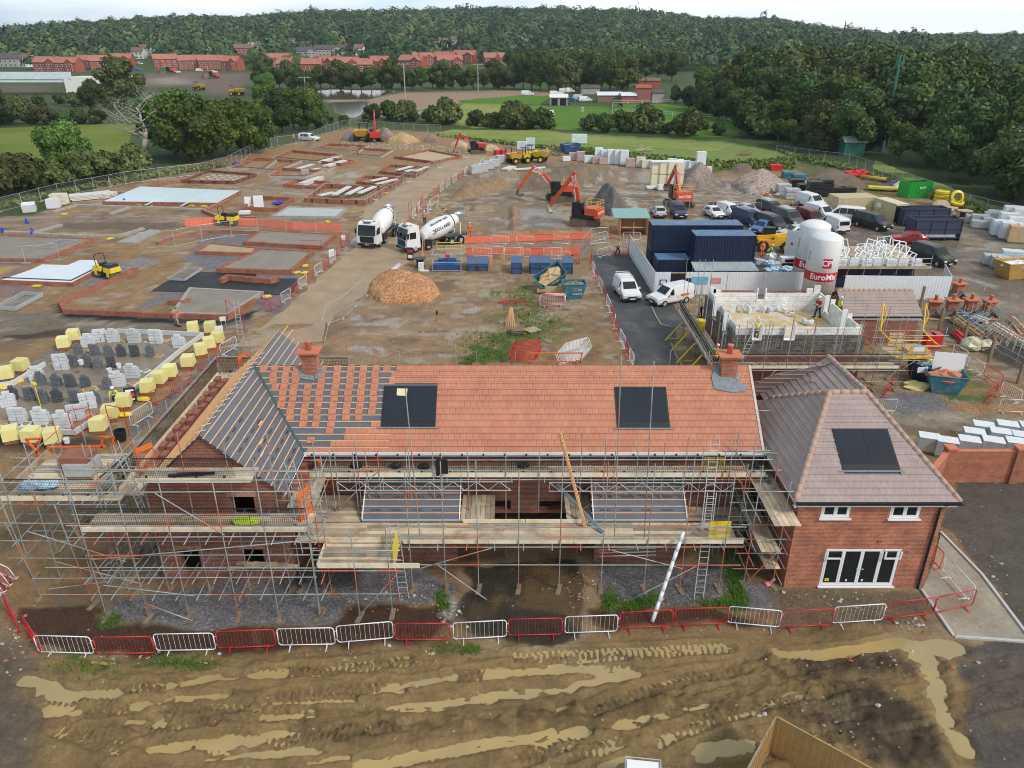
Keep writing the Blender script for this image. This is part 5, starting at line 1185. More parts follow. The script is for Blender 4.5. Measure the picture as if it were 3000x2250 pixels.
brow([('w','c3',1490,378,1602,448),('w','c3',1612,475,1738,545),('r','c3',1745,548,1885,645),('w','c3',1880,690,2040,775),('w','c3',1862,838,2090,850),('r','c3',1755,775,1850,690),('w','c3',860,840,1032,840),('r','c3',930,735,1000,640)],'the group by the blue skips','barriers round the blue skips')
for i in range(7):
 p=G('b2',325,1520,0);(KR if i%3 else KW).put((p.x+.02*i,p.y+.12*i,0),R(4),'%s barrier leaning by the teal skips, %s from the front'%('red' if i%3 else 'white',nth(i)),'barriers stacked by the teal skips')
for i in range(8):
 p=G('c2',120,440,0);o=KR.put((p.x-.2+.05*i,p.y-.9+.15*i,.3+.05*i),R(12),'red barrier, %s from the front in the pile behind the orange ridge'%nth(i),'red barriers piled behind the roof');o.rotation_euler.x=R(-38)
for i in range(9):
 p=G('c2',540,450,0);o=KW.put((p.x-.6+.1*i,p.y-.9+.15*i,.3+.05*i),R(35),'white barrier, %s from the front in the pile behind the orange ridge'%nth(i),'white barriers piled behind the roof');o.rotation_euler.x=R(-34)
# ================================================================ plots, foundations and materials left of the road
def offs(pts,d,closed):
 P=[Vector((p[0],p[1]))for p in pts];n=len(P);out=[]
 for i in range(n):
  a=P[i-1]if(closed or i>0)else None;c=P[(i+1)%n]if(closed or i<n-1)else None
  ds=[v.normalized()for v in((P[i]-a)if a is not None else None,(c-P[i])if c is not None else None)if v is not None and v.length>0]
  ns=[Vector((-v.y,v.x))for v in ds];m=sum(ns,Vector((0,0))).normalized();k=max(m.dot(ns[0]),.35)
  out.append(P[i]+m*(d/k))
 return out
def strip(b,pts,w,z0,z1,closed=False,m=0):
 A=offs(pts,w/2,closed);B_=offs(pts,-w/2,closed);n=len(pts);V=[]
 for a,c in zip(A,B_):V+=[(a.x,a.y,z0),(c.x,c.y,z0),(c.x,c.y,z1),(a.x,a.y,z1)]
 F=[]
 for i in range(n if closed else n-1):
  p,q=4*i,4*((i+1)%n);F+=[(p+3,p+2,q+2,q+3),(p+2,p+1,q+1,q+2),(p,p+3,q+3,q),(p+1,p,q,q+1)]
 if not closed:F+=[(0,1,2,3),(4*n-1,4*n-2,4*n-3,4*n-4)]
 return b.add(V,F,m)
def centre(P):
 v=sum((Vector((p[0],p[1],0))for p in P),Vector((0,0,0)))/len(P);return v
def fnd(label,pts,h=.38,closed=True,fill=None,fz=.1,m=None,w=.32,slots=0,cat='foundation',name='foundation_wall',inner=None):
 P=[G(c,x,y)for c,x,y in pts];c=centre(P);Q=[(p.x-c.x,p.y-c.y)for p in P]
 t=T(name,label,cat,c,group='foundations of the plots')
 strip(MB(),Q,w,-.1,h,closed).build('brickwork',m or m_bfound,t)
 if fill:MB().prism([(p.x,p.y)for p in offs(Q,-w*.4 if False else 0,True)],-.1,fz).build('floor',fill,t)
 if inner:strip(MB(),[(p.x,p.y)for p in offs(Q,inner,closed)],.14,-.1,h-.1,closed).build('inner_leaf',m_conc,t)
 if slots:
  b=MB()
  n=len(Q)
  for i in range(n):
   a=Vector(Q[i]);e=Vector(Q[(i+1)%n])
   for k in range(slots):p=a.lerp(e,(k+.5)/slots);d=e-a;b.box((p.x,p.y,h*.55),(.34 if abs(d.x)>abs(d.y)else .36,.36,h*.7))
  b.build('vent_slots',m_black,t)
 return t
def Z_(c,*pts):return[(c,x,y)for x,y in pts]
m_soil=mat('levelled soil',(.30,.205,.12),.9,var=.3,scale=.8,bump=.4,bscale=6)
m_screed=mat('wet concrete floor',(.25,.20,.145),.45,var=.3,scale=.5)
m_gconc=mat('grey footing blocks',(.36,.34,.31),.9,var=.3,scale=2,bump=.3)
m_insul=mat('pale insulation floor',(.66,.76,.80),.35,var=.08,scale=.4)
fnd('long low brick footing with a returned corner in front of bare soil, left plots',Z_('b0',(1105,1228),(835,1352),(492,1500),(528,1568),(1385,1605)),.42,False)
fnd('low brick footing running from corner to the red gate posts beside gravel',Z_('b0',(1395,1606),(1850,1618),(2070,1484)),.42,False)
fnd('brick base edged in black under a bright white floor sheet near the roller',Z_('b0',(25,1330),(590,1352),(805,1235),(790,1170),(655,1168),(560,1210),(350,1205),(255,1250)),.42,fill=m_tarp,fz=.44)
strip(MB(),[(p.x,p.y)for p in GP('b0',[(40,1315),(585,1338),(790,1235)])],.18,.42,.50).build('sheet_edge',m_black,T('membrane_edging','rolled black membrane edging along the bright white floor sheet','membrane'))
fnd('grey concrete floor with brick edge at the left border, fence panel lying on it',Z_('b0',(-150,1150),(345,1158),(762,992),(640,985),(0,962),(-150,960)),.4,fill=m_screed,fz=.33)
fnd('grey block footing with two bays of sandy soil below the white packs',Z_('b0',(425,755),(625,700),(1055,715),(895,775)),.25,False,m=m_gconc,w=.5)
fnd('straight grey block footing in front of the large white floor',Z_('b0',(1060,716),(1360,724),(1650,738)),.25,False,m=m_gconc,w=.5)
fnd('grey block footing bays beside a stone-filled trench, far left',Z_('b0',(-100,912),(270,928),(495,862)),.25,False,m=m_gconc,w=.55)
fnd('grey block footing with one bent end beyond the trench of stones',Z_('b0',(275,932),(600,950),(960,952),(1165,892)),.25,False,m=m_gconc,w=.5)
fnd('wide short grey footing before the orange brick curve',Z_('b0',(975,1000),(1225,905),(1285,915),(1080,1005)),.2,True,m=m_gconc,w=.5,fill=m_gconc,fz=.15)
fnd('large brick base holding a pale insulated floor in three bays',Z_('b0',(845,690),(1765,702),(1948,603),(1140,568)),.5,fill=m_insul,fz=.52)
b=MB();P=GP('b0',[(1140,568),(1948,603),(1765,702),(845,690)],.535)
for f in(.36,.68):b.bar(P[0].lerp(P[1],f),P[3].lerp(P[2],f),.35,.02)
tag(b.build('joint_tape',m_wrapw),'two white joint strips across the large pale insulated floor','joint strip')
fnd('orange brick footing stepping away beyond the pale insulated floor',Z_('b0',(1170,572),(1350,522),(1500,500)),.4,False)
fnd('orange brick footing bent round towards the yellow roller',Z_('b0',(1855,672),(1645,752),(1765,803),(2080,815)),.45,False)
t=fnd('dark brick foundation with a grid of white blocks on its floor',Z_('b0',(1485,515),(1900,522),(2075,462),(1690,432)),.5,fill=m_soil,fz=.12,m=brickmat('dark red brick',(.22,.05,.03),(.16,.04,.025),(.25,.17,.13)),slots=4)
b=MB();P=GP('b0',[(1540,505),(1880,512),(2010,465),(1720,445)],.12)
for i in range(5):
 for j in range(4):q=P[0].lerp(P[1],(i+.5)/5).lerp(P[3].lerp(P[2],(i+.5)/5),(j+.5)/4);b.box((q.x-t.location.x,q.y-t.location.y,.2),(.75,.2,.16))
b.build('white_blocks',m_aac,t)
fnd('red brick foundation rectangle by the blue tarpaulin and perimeter fence',Z_('b0',(1890,408),(2130,410),(2220,345),(2010,338)),.5,fill=m_soil,inner=-.5)
fnd('small brick rectangle filled with pale sand beside grey gravel',Z_('b0',(1600,1093),(2048,1108),(2085,1062),(1700,1022)),.4,fill=mat('pale sand fill',(.42,.31,.19),.9,var=.2),fz=.28)
fnd('brick edged concrete floor between the orange net and the red barriers',[('b0',1988,1015)]+Z_('b1',(530,1052),(645,955),(40,922)),.42,fill=m_screed,fz=.36)
fnd('brick edged concrete floor with a wall stub by the dirt road barriers',[('b0',1772,1238)]+Z_('b1',(282,1256),(462,1100),(60,1078)),.5,fill=m_screed,fz=.42)
fnd('free-standing low orange brick wall with piers on black tarmac',[('b0',1795,1330),('b0',1850,1300)]+Z_('b1',(120,1330),(178,1312)),.55,False,w=.4)
fnd('concrete floor edged with white blocks nearest to the walking worker',Z_('b0',(1405,1588),(1845,1602),(2120,1420),(1545,1388)),.32,fill=m_screed,fz=.26,m=m_gconc)
fnd('short brick stub wall on gravel inside the walkway plot',Z_('b0',(1362,1496),(1500,1502),(1540,1480)),.4,False)
fnd('curved orange brick footing beneath the orange netting',[('b0',1275,1018),('b0',1430,962),('b0',1650,922),('b0',1850,922)]+Z_('b1',(100,935)),.45,False)
for lab,pts,kw in(('farthest red brick foundation below the white estate car',((498,245),(820,268),(892,226),(590,212)),dict(inner=-.5)),('wide brick foundation ring holding pale joists, left of the farthest one',((162,322),(505,352),(665,302),(292,266)),dict(inner=-.6)),('brick foundation ring below two beam stacks at the top plots',((500,352),(692,378),(785,352),(600,328)),dict()),('small square brick foundation between two larger rings, top plots',((782,296),(1000,312),(1088,262),(852,248)),dict(inner=-.5)),('large brick foundation ring beside the far white barriers',((1128,318),(1432,358),(1665,312),(1402,262)),dict(fill=mat('dry sand floor',(.48,.38,.25),.9),fz=.15,slots=3)),('brick foundation ring cut by the gap between left plots, white vents',((-150,400),(152,425),(348,352),(0,330)),dict(inner=-.5,slots=3)),('shallow brick foundation ring with one grey block cube inside',((128,472),(392,477),(522,432),(212,412)),dict(inner=-.4)),('small brick foundation ring under a stack of white beams',((232,548),(482,564),(592,527),(330,506)),dict()),('brick foundation with white beams nearest the far end of dirt road',((1003,438),(1290,472),(1402,402),(1090,386)),dict(slots=3)),('brick foundation with four pale planks between two others beside the road',((823,523),(1090,558),(1202,492),(880,476)),dict(slots=2)),('biggest dark brick foundation with planks and a red barrier on its edge',((403,673),(880,694),(1062,577),(560,556)),dict(h=.75,slots=4)),('brick foundation holding blue sheets beside the white board stack',((-100,740),(172,746),(302,662),(0,642)),dict(h=.55))):
 fnd(lab,Z_('b1',*pts),**{'h':.5,**kw})
fnd('grey block foundation with a pale floor behind the first mixer truck',Z_('b1',(138,802),(650,808),(732,738),(268,727)),.4,fill=mat('fresh grey floor',(.47,.49,.47),.5,var=.2),fz=.3,m=m_gconc,inner=None)
def beams(label,c,p,q,w=.9,layers=2,n=3,z=0.0,m=None,cat='concrete beams',sz=.16):
 A=G(c,*p);E=G(c,*q);L=(E-A).length;k=(A+E)/2
 t=T('beam_stack',label,cat,(k.x,k.y,z),math.atan2(E.y-A.y,E.x-A.x),'beam stacks on the plots');r_=random.Random(int(p[0]))
 for j in range(layers):
  for i in range(n):
   MB().box((r_.uniform(-.15,.15),-w/2+w*(i+.5)/n,.08+sz*.5+j*(sz+.04)),(L*r_.uniform(.92,1),w/n-.03,sz)).build('beam',m or m_plank,t)
 MB().box((-L*.3,0,.04),(.1,w,.08)).box((L*.3,0,.04),(.1,w,.08)).build('bearer',m_oldwood,t)
m_plank=mat('pale precast plank',(.66,.65,.62),.8,var=.12)
for i,(lab,c,p,q,kw)in enumerate((('long stack of pale concrete beams beside the white packs','b0',(560,660),(905,625),dict(w=2.2,layers=4,n=5)),('short pale beam stack at the right end of the long one','b0',(830,645),(930,615),dict(w=1.2,layers=3,n=3)),('stack of three white beams on a small brick ring','b1',(370,545),(530,490),dict(w=1.1,layers=3)),('pale blue-white beam stack by the upper brick ring','b1',(525,358),(640,318),dict(w=1.6,layers=2)),('white beam stack beside the pale blue-white one','b1',(560,392),(735,342),dict(w=1.3)),('two long white beams lying on bare earth','b1',(330,408),(462,370),dict(layers=1,n=2)),('single short white beam near the block cube','b1',(450,412),(515,402),dict(layers=1,n=1,w=.4)),('white plank left of four in the biggest foundation','b1',(510,648),(632,622),dict(layers=1,n=2,z=.45)),('long white plank second from left in the biggest foundation','b1',(640,645),(765,572),dict(layers=1,n=2,z=.5)),('white plank in the middle of the biggest foundation','b1',(745,640),(862,580),dict(layers=1,n=2,z=.5)),('white plank at right in the biggest foundation','b1',(835,632),(962,578),dict(layers=1,n=2,z=.5)),('upper planks across the middle roadside foundation','b1',(925,522),(1055,494),dict(layers=1,n=3,z=.3)),('lower planks across the middle roadside foundation','b1',(970,548),(1140,505),dict(layers=1,n=3,z=.3)),('left planks on the roadside foundation nearest the far end','b1',(1140,432),(1262,400),dict(layers=1,n=2,z=.3)),('middle planks on the roadside foundation nearest the far end','b1',(1205,440),(1275,428),dict(layers=1,n=2,z=.3)),('right planks on the roadside foundation nearest the far end','b1',(1292,442),(1392,404),dict(layers=1,n=2,z=.3)),('white beams on the mud bank before the first red excavator','b2',(10,412),(270,395),dict(w=1.2,layers=1,n=3)),('white beams at the right end of the far barrier row','b1',(2015,420),(2080,395),dict(w=1.5,layers=2)))):
 beams(lab,c,p,q,**kw)
def pack(label,c,x,y,s,m=None,rz=.1,z=0,tilt=0,group=None,name='wrapped_pack',cat='pack'):
 p=G(c,x,y,z);t=T(name,label,cat,p,rz,group);r_=random.Random(int(x*7+y))
 MB().box((0,0,.07),(s[0]*.98,s[1]*.98,.12)).build('pallet',m_oldwood,t)
 b=MB().box((0,0,.14+s[2]/2),s,taper=.96);o=b.build('load',m or m_wrapw,t);t.rotation_euler.x=tilt
 return t
pack('tilted white wrapped pack by the left perimeter fence','b0',245,745,(1.7,1.2,1.1),rz=.35,tilt=.25)
pack('tall white pack with amber film beside the beam stack','b0',490,690,(2.2,1.4,1.5),m=mat('white and amber wrap',(.80,.72,.56),.4,var=.35,scale=1.2));pack('front white wrapped pack leaning on the amber one','b0',440,722,(1.6,1.2,1.3))
pack('upright white boards standing beside the yellow roller','b0',2012,712,(.9,.3,1.4),m=m_sign,tilt=-.2);pack('second upright white board pack beside the blue sheets','b1',25,720,(1.4,.3,1.7),m=m_sign,tilt=-.15)
pack('crumpled white sheeted pallet behind the yellow roller','b0',1985,770,(1.5,1.2,.35));pack('grey concrete cube inside the shallow brick ring','b1',400,450,(1.3,1.1,.8),m=m_conc,z=.1)
for i,(c,x,y)in enumerate((('b0',1920,370),('b1',190,690),('b0',265,930),('b0',25,920),('b0',220,845),('b0',1010,680))):
 p=G(c,x,y);tag(MB().blob((0,0,.15),(.9,.5,.28)if i<2 else(.22,.2,.5),i+3,rough=.3).build('blue_sheet',mat('blue tarpaulin',(.02,.07,.5),.4),loc=(p.x,p.y,.1)),('blue tarpaulin heap by the far fence','blue sheets in the brick foundation','small blue marker on the left footing','blue marker at the far left trench','small blue cover on the stone bank','blue strip at the edge of the pale floor')[i],'sheet')
for i,(c,x,y)in enumerate(sorted((('b0',525,770),('b0',670,972),('b0',890,970),('b0',1145,890),('b0',1225,695),('b0',1140,692),('b0',1555,702),('b0',1655,706),('b0',300,1354),('b1',330,1245),('b1',400,1190),('b1',395,1248),('b1',90,1440),('b1',965,655),('b1',1045,600),('b1',1490,395),('b1',580,832),('b1',1240,508)))):
 p=G(c,x,y);tag(MB().box((0,0,.06),(.8,.55,.12),rz=.4*i).build('yellow_board',m_ywrap,loc=(p.x,p.y,.02 if y<1200 or c=='b0' else .03)),'small yellow board lying on the ground of the plots, %s from left'%nth(i),'board','yellow boards on the plots')
N1=[G(*a)for a in(('b0',1500,868),('b0',1760,850),('b0',2070,862),('b1',300,895),('b1',700,905))]
t=T('orange_netting','sagging orange safety netting strung beside the curved footing','netting',N1[0])
for i,(a,e)in enumerate(zip(N1,N1[1:])):
 o=N1[0];MB().add([a-o,e-o,e-o+Vector((0,.15,1.0)),a-o+Vector((0,.15,1.0)),a-o+Vector((0,.04,0)),e-o+Vector((0,.04,0)),e-o+Vector((0,.18,1.0)),a-o+Vector((0,.18,1.0))],[(0,1,2,3),(7,6,5,4)]).build('net_length',m_net,t)
for i,q in enumerate(((('b1',1700,1100),('b2',550,1100)),(('b1',1690,1010),('b2',640,970)))):
 a,e=G(*q[0]),G(*q[1]);tag(MB().bar((0,0,.5),e-a+Vector((0,0,.5)),.03,.85).build('orange_netting',m_net,loc=a),'orange netting %s'%('behind the blue tanks' if i==0 else 'along the trench in front of excavators'),'netting')
slab=[('c0',-300,985),('c0',610,1040),('c0',820,905),('c0',1290,522),('c0',1440,395),('c0',1650,240),('c0',960,212),('c0',720,250),('c0',370,480),('c0',110,640),('c0',-300,700)]
P=[G(*a)for a in slab];t=T('block_plot','wet concrete floor slab carrying rows of block stacks, left of the house','floor slab',centre(P))
MB().prism([(p.x-t.location.x,p.y-t.location.y)for p in P],-.1,.06).build('floor',m_screed,t)
strip(MB(),[(G(*a).x-t.location.x,G(*a).y-t.location.y)for a in slab[:6]],.14,.062,.42).build('edge_course',m_aac,t);strip(MB(),[(G(*a).x-t.location.x,G(*a).y-t.location.y)for a in slab[5:8]],.14,.062,.42).build('edge_course',m_aac,t);strip(MB(),[(G(*a).x-t.location.x,G(*a).y-t.location.y)for a in(slab[8],slab[9],slab[10])],.14,.062,.42).build('edge_course',m_aac,t)
by_object(m_aac,.85,1.08);by_object(m_dkblk,.7,1.5)
def block_stack(m,seed,top):
 b=MB();r_=random.Random(seed)
 for j in range(5):
  n=2 if j<4 or top else 1
  for i in range(n):
   for k in range(2 if j<3+seed%2 else 1):b.box((-.22+.44*i+r_.uniform(-.03,.03)+(.0 if n==2 else .22),-.11+.22*k+r_.uniform(-.03,.03),.105+.222*j),(.42,.2,.203))
 return b.mesh('block_stack',m)
bsw=[block_stack(m_aac,s,s%2)for s in range(3)];bsd=[block_stack(m_dkblk,s,s%2)for s in range(3)]
def rows(pts):
 """order by rows from the back, naming each by its place"""
 out=[];P=sorted(pts,key=lambda p:p[1]);row=[];
 for p in P:
  if row and p[1]-row[0][1]>75:out.append(sorted(row));row=[]
  row.append(p)
 out.append(sorted(row));return out
WHT=[(815,290),(915,290),(1085,295),(1265,300),(1450,335),(710,330),(500,515),(1070,580),(955,650),(300,620),(60,815),(150,950),(335,960),(510,985),(620,930),(715,830)]
DRK=[(630,395),(765,400),(875,405),(980,410),(1090,410),(1215,415),(595,495),(705,495),(790,515),(900,500),(330,640),(455,655),(570,660),(690,665),(865,675),(100,760),(240,770),(350,790),(460,780),(610,790),(770,800)]
for col,pts,ms in(('white',WHT,bsw),('dark grey',DRK,bsd)):
 for ri,rw in enumerate(rows(pts)):
  for i,(x,y)in enumerate(rw):
   p=G('c0',x,y);o=link('block_stack',ms[(i+ri)%3],loc=(p.x,p.y+.2,.06),rz=.25+rnd.uniform(-.25,.25));s=1.12 if col=='white' else .95;o.scale=(s*(1 if col=='white' else .75),s,s*rnd.uniform(.92,1.1))
   tag(o,'%s block stack, %s from left in %s %s row from back'%(col,nth(i),nth(ri),col.split()[0]),'block stack','%s block stacks on the slab'%col)
ypk=MB().box((0,0,.45),(.86,.86,.82),taper=.95);g=random.Random(2)
def yellow_pallet():
 t=T('yellow_wrapped_pallet','x','pallet');MB().box((0,0,.16),(.84,.84,.3)).build('bricks',m_brown,t)
 b=MB().box((0,0,.66),(.94,.94,.78),taper=.93);b.build('yellow_wrap',m_yellow,t);return t
KY=Kind(yellow_pallet());by_object(m_yellow,.85,1.1)
YP=[(510,350),(590,290),(160,540),(45,605),(1700,225),(1760,310),(1690,355),(1620,410),(1520,505),(1370,590),(1280,645),(1190,715),(1000,835),(885,930),(795,1030),(80,1110),(250,1120),(420,1130),(1560,228)]
for i,(x,y)in enumerate(sorted(YP)):
 p=G('c0',x,y);KY.put((p.x,p.y+.35,0),.2+g.uniform(-.3,.3),'yellow-wrapped brick pallet round the block plot, %s counting from the left'%nth(i),'yellow wrapped pallets')
for i,(x,y)in enumerate(sorted(((690,360),(1290,400),(1340,275),(1210,280),(1015,270),(1180,520),(1080,620),(730,670),(215,950),(30,940),(415,960),(700,870),(1530,290),(225,655)))):
 p=G('c0',x,y,.06);s=1.0 if x==730 else .62;t=T('mortar_board','brown mortar board on the block slab, %s from left'%nth(i),'mortar board',p,.2+.1*i,'mortar boards on the block slab')
 MB().box((0,0,.04),(s,s,.05)).build('board',m_wrapw if i in(1,3,9,10)else m_ply,t);MB().blob((0,0,.08),(s*.38,s*.36,.07),i).build('mortar',mat('mortar',(.36,.24,.12),.8),t)
for i,(x,y)in enumerate(((140,610),(20,660),(1165,750),(1010,880))):
 p=G('c0',x,y);tag(MB().blob((0,0,.1),(.5,.3,.13),i).build('yellow_film',m_ywrap,loc=p),'crumpled yellow film on the ground, %s from the left'%nth([1,0,3,2][i]),'film')
for i,(x,y,lab)in enumerate(((685,560,'white bucket on a dark block stack'),(965,490,'white tub between the block stacks'),(545,1100,'white lid on black ground by the yellow pallets'),(985,1075,'black bin beside the scaffold foot'),(890,530,'pale bag lying near the middle of block slab'))):
 p=G('c0',x,y,.06);tag(MB().lathe([(.16,0),(.2,.35),(.18,.35),(.15,.05)]if i!=3 else[(.3,0),(.38,.7),(.34,.7),(.28,.1)],12).build('bucket',m_black if i==3 else m_wrapw,loc=(p.x,p.y,1.05 if i==0 else p.z)),lab,'bucket')
p=G('c0',330,800,.06);tag(MB().tube((0,0,0),(-.25,.35,1.5),.03,6).blob((-.25,.35,1.55),(.2,.12,.12),1).build('broom',m_ywrap,loc=p),'yellow-handled broom leaning against dark blocks','broom')
def board_sign(label,c,x,y,w,h,z,rz,fills,post=True):
 p=G(c,x,y);t=T('sign_board',label,'sign',p,rz)
 MB().box((0,0,z+h/2),(w,.04,h)).build('panel',fills[0],t)
 for(fx,fz,fw,fh,m)in fills[1:]:MB().box((fx*w,-.024,z+fz*h),(fw*w,.006,fh*h)).build('print',m,t)
 if post:MB().tube((-w*.35,.05,0),(-w*.35,.05,z+h),.03,6).tube((w*.35,.05,0),(w*.35,.05,z+h),.03,6).build('post',m_galv,t)
board_sign('black and pink safety sign beside the crouching bricklayer','c0',1075,790,.75,1.15,.2,.35,[m_navyc,(0,.5,.7,.25,m_pink),(0,.8,.7,.12,m_sign),(0,.2,.6,.1,m_sign)])
board_sign('white notice board leaning at the far corner of block plot','c0',1785,245,.65,1.0,.05,.5,[m_sign,(0,.5,.7,.4,mat('pale grey print',(.55,.57,.6),.6))]);board_sign('small white notice on the red rail near the ladder','c0',1820,190,.5,.4,.9,.3,[m_sign])
board_sign('white notice on the roadside barrier row','b1',615,1130,.7,.8,.3,.9,[m_sign,(0,.5,.7,.5,mat('pale grey print',(.55,.57,.6),.6))]);board_sign('white notice beside red posts near the first truck','b1',712,1015,.5,.6,.6,.2,[m_sign])
for i,q in enumerate(((('c0',600,1040),('c0',770,1010),1.8),(('c0',905,1010),('c0',1050,1040),2.0),(('c0',1850,100),('c0',1990,210),1.9),(('b1',690,1040),('b1',750,1040),1.8),(('b1',1242,800),('b1',1265,790),2.2))):
 a,e=G(*q[0]),G(*q[1]);h=q[2];b=MB();d=e-a;d.z=0;u=Vector((0,0,h))
 b.path([(0,0,0),u*.95,u+d*.08,u+d*.92,d+u*.95,d],.03,7).tube(u*.55,d+u*.55,.02,6)
 tag(b.build('red_hoop_gate',m_rmetal,loc=a),'red hoop walkway gate, %s'%('left one by yellow pallets','with a hanging notice by yellow pallets','at the ladder by the far block corner','beside the first mixer truck','at the bend of the dirt road')[i],'gate')
p=G('c0',1950,250);b=MB();P3=p+Vector((-.1,.5,3.2))
for s in(-.2,.2):b.tube(p+Vector((s,0,0)),P3+Vector((s,0,0)),.03,6)
for i in range(1,11):c=p.lerp(P3,i/11);b.tube(c-Vector((.2,0,0)),c+Vector((.2,0,0)),.02,5)
tag(b.build('ladder',m_galv),'pale ladder standing at the far right corner of the block plot','ladder')
def heras():
 t=T('mesh_fence','x','fence');b=MB().path([(-1.72,0,.12),(-1.72,0,2.0),(1.72,0,2.0),(1.72,0,.12)],.021,6,closed=True);b.build('frame',m_galv,t)
 b=MB()
 for i in range(26):x=-1.7+3.4*(i+.5)/26;b.add([(x-.004,0,.14),(x+.004,0,.14),(x+.004,0,1.98),(x-.004,0,1.98)],[(0,1,2,3)])
 for i in range(9):z=.2+i*.22;b.add([(-1.7,0,z-.004),(1.7,0,z-.004),(1.7,0,z+.004),(-1.7,0,z+.004)],[(0,1,2,3)])
 b.build('wire_infill',mat('grey wire',(.30,.32,.33),.6),t)
 MB().box((1.74,0,.07),(.7,.22,.14)).build('foot_block',m_gconc,t);return t
KH=Kind(heras())
def fence_run(c_pts,label,group,posts=None):
 P=[G(*a)for a in c_pts];n=0
 for a,e in zip(P,P[1:]):
  d=e-a;k=max(1,round(d.length/3.5))
  for i in range(k):
   m=a+d*((i+.5)/k);KH.put((m.x,m.y,gz(m.x,m.y)if m.y>60 else 0),math.atan2(d.y,d.x),label%nth(n),group,(d.length/k/3.5,1,1));n+=1
fence_run([('b0',-200,800),('b0',185,705),('b0',480,625),('b0',765,572),('b0',1020,522),('b0',1300,485),('b0',1620,450),('b0',1845,392),('b0',2030,290),('b1',75,245),('b1',180,215),('b1',320,200),('b1',380,192)],'mesh fence panel on the left boundary, %s from the near end','left boundary mesh fence')
fence_run([('b1',380,192),('b1',470,165),('b1',600,110),('b1',700,75),('b1',830,55),('b1',1040,85),('b1',1280,105),('b1',1500,110)],'mesh fence panel on the far boundary, %s from left','far boundary mesh fence')
fence_run([('b3',60,290),('b3',210,310),('b3',450,345),('b3',650,365),('b3',850,440),('b3',1080,520),('b3',1330,610),('b3',1480,680),('b3',1760,760),('b3',2074,830),('b3',2300,900)],'mesh fence panel on the right boundary, %s from the far end','right boundary mesh fence')
fence_run([('b0',-120,1165),('b0',210,1168),('b0',490,1140)],'mesh panel standing on the left concrete floor, %s from left','mesh panels at the left floor')
fence_run([('b0',1140,1050),('b0',1420,1030),('b0',1640,985),('b0',1880,945),('b1',20,930),('b1',250,925),('b1',490,920),('b1',720,915)],'mesh panel along the orange netting, %s from left','mesh panels along the netting')
fence_run([('b1',910,720),('b1',1080,610),('b1',1250,515),('b1',1400,445),('b1',1545,400)],'mesh panel between foundations and dirt road, %s from the near end','mesh panels left of the dirt road')
fence_run([('c1',555,290),('b1',590,1659),('b1',700,1620),('b1',900,1430)],'tall mesh panel right of the dirt road, %s from the house','mesh panels near the chip heap')
fence_run([('b2',1045,770),('b2',1240,775),('b2',1430,775),('b2',1620,780),('b2',1815,780),('b2',2010,790)],'mesh panel behind the parked cars, %s from left','mesh panels behind the car park')
fence_run([('b2',1850,650),('b2',2030,655)],'mesh panel before the rubble heap with yellow notices, %s','mesh panel at rubble heap');fence_run([('b2',570,1100),('b2',640,1010),('b2',780,1000)],'mesh walkway panel by the green-helmeted worker, %s','mesh panels at walkway')
for lab,q,n in(('pile of mesh fence panels lying at the left edge',(('b0',-20,1545),('b0',130,1555),('b0',352,1440),('b0',200,1425)),6),('mesh fence panels lying flat on the black tarmac pad',(('b0',1360,1305),('b0',1500,1312),('b0',1640,1222),('b0',1520,1215)),4),('single mesh panel lying on the left concrete floor',(('b0',320,1060),('b0',420,1072),('b0',620,1005),('b0',500,995)),1)):
 P=[G(*a)for a in q];o=P[0];b=MB();t=T('mesh_fence_pile',lab,'fence panels',(o.x,o.y,.36 if n==1 else .03))
 for i in range(n):
  L4=[(p.x-o.x,p.y-o.y,.05+.07*i)for p in P];b.path(L4,.025,6,closed=True)
  w=MB()
 for f in np.linspace(.05,.95,12):w.bar(Vector(L4[0]).lerp(Vector(L4[1]),f),Vector(L4[3]).lerp(Vector(L4[2]),f),.02,.01)
 for f in np.linspace(.05,.95,8):w.bar(Vector(L4[0]).lerp(Vector(L4[3]),f),Vector(L4[1]).lerp(Vector(L4[2]),f),.02,.014)
 b.build('frames',m_galv,t);w.build('wire_infill',mat('grey wire',(.30,.32,.33),.6),t)
def mound(name,label,c,pts,h,m,cat,z=0,seed=1,step=.18,pk=.5):
 P=GP(c,pts);x0,x1,y0,y1=box_of(P,.2);ax=np.arange(x0,x1,step);ay=np.arange(y0,y1,step);XX,YY=np.meshgrid(ax,ay);f=sdist(XX.ravel()+(fbm(XX.ravel(),YY.ravel(),.8,5)-.5)*.5,YY.ravel(),P)
 k=np.clip(f/max(f.max(),.1),-.2,1);zz=h*np.sign(k)*np.abs(k)**pk*(.86+.28*fbm(XX.ravel(),YY.ravel(),.7,seed))+.05*fbm(XX.ravel(),YY.ravel(),.25,seed+3)-.04
 nx,ny=len(ax),len(ay);I=np.arange(nx*ny).reshape(ny,nx);F=np.stack([I[:-1,:-1],I[:-1,1:],I[1:,1:],I[1:,:-1]],-1).reshape(-1,4)
 keep=(zz[F]>-.12).any(1);c0=centre(P);V=np.stack([XX.ravel()-c0.x,YY.ravel()-c0.y,zz],1)
 o=link(name,np_mesh(name,V,F[keep],m,True),loc=(c0.x,c0.y,z));return tag(o,label,cat)
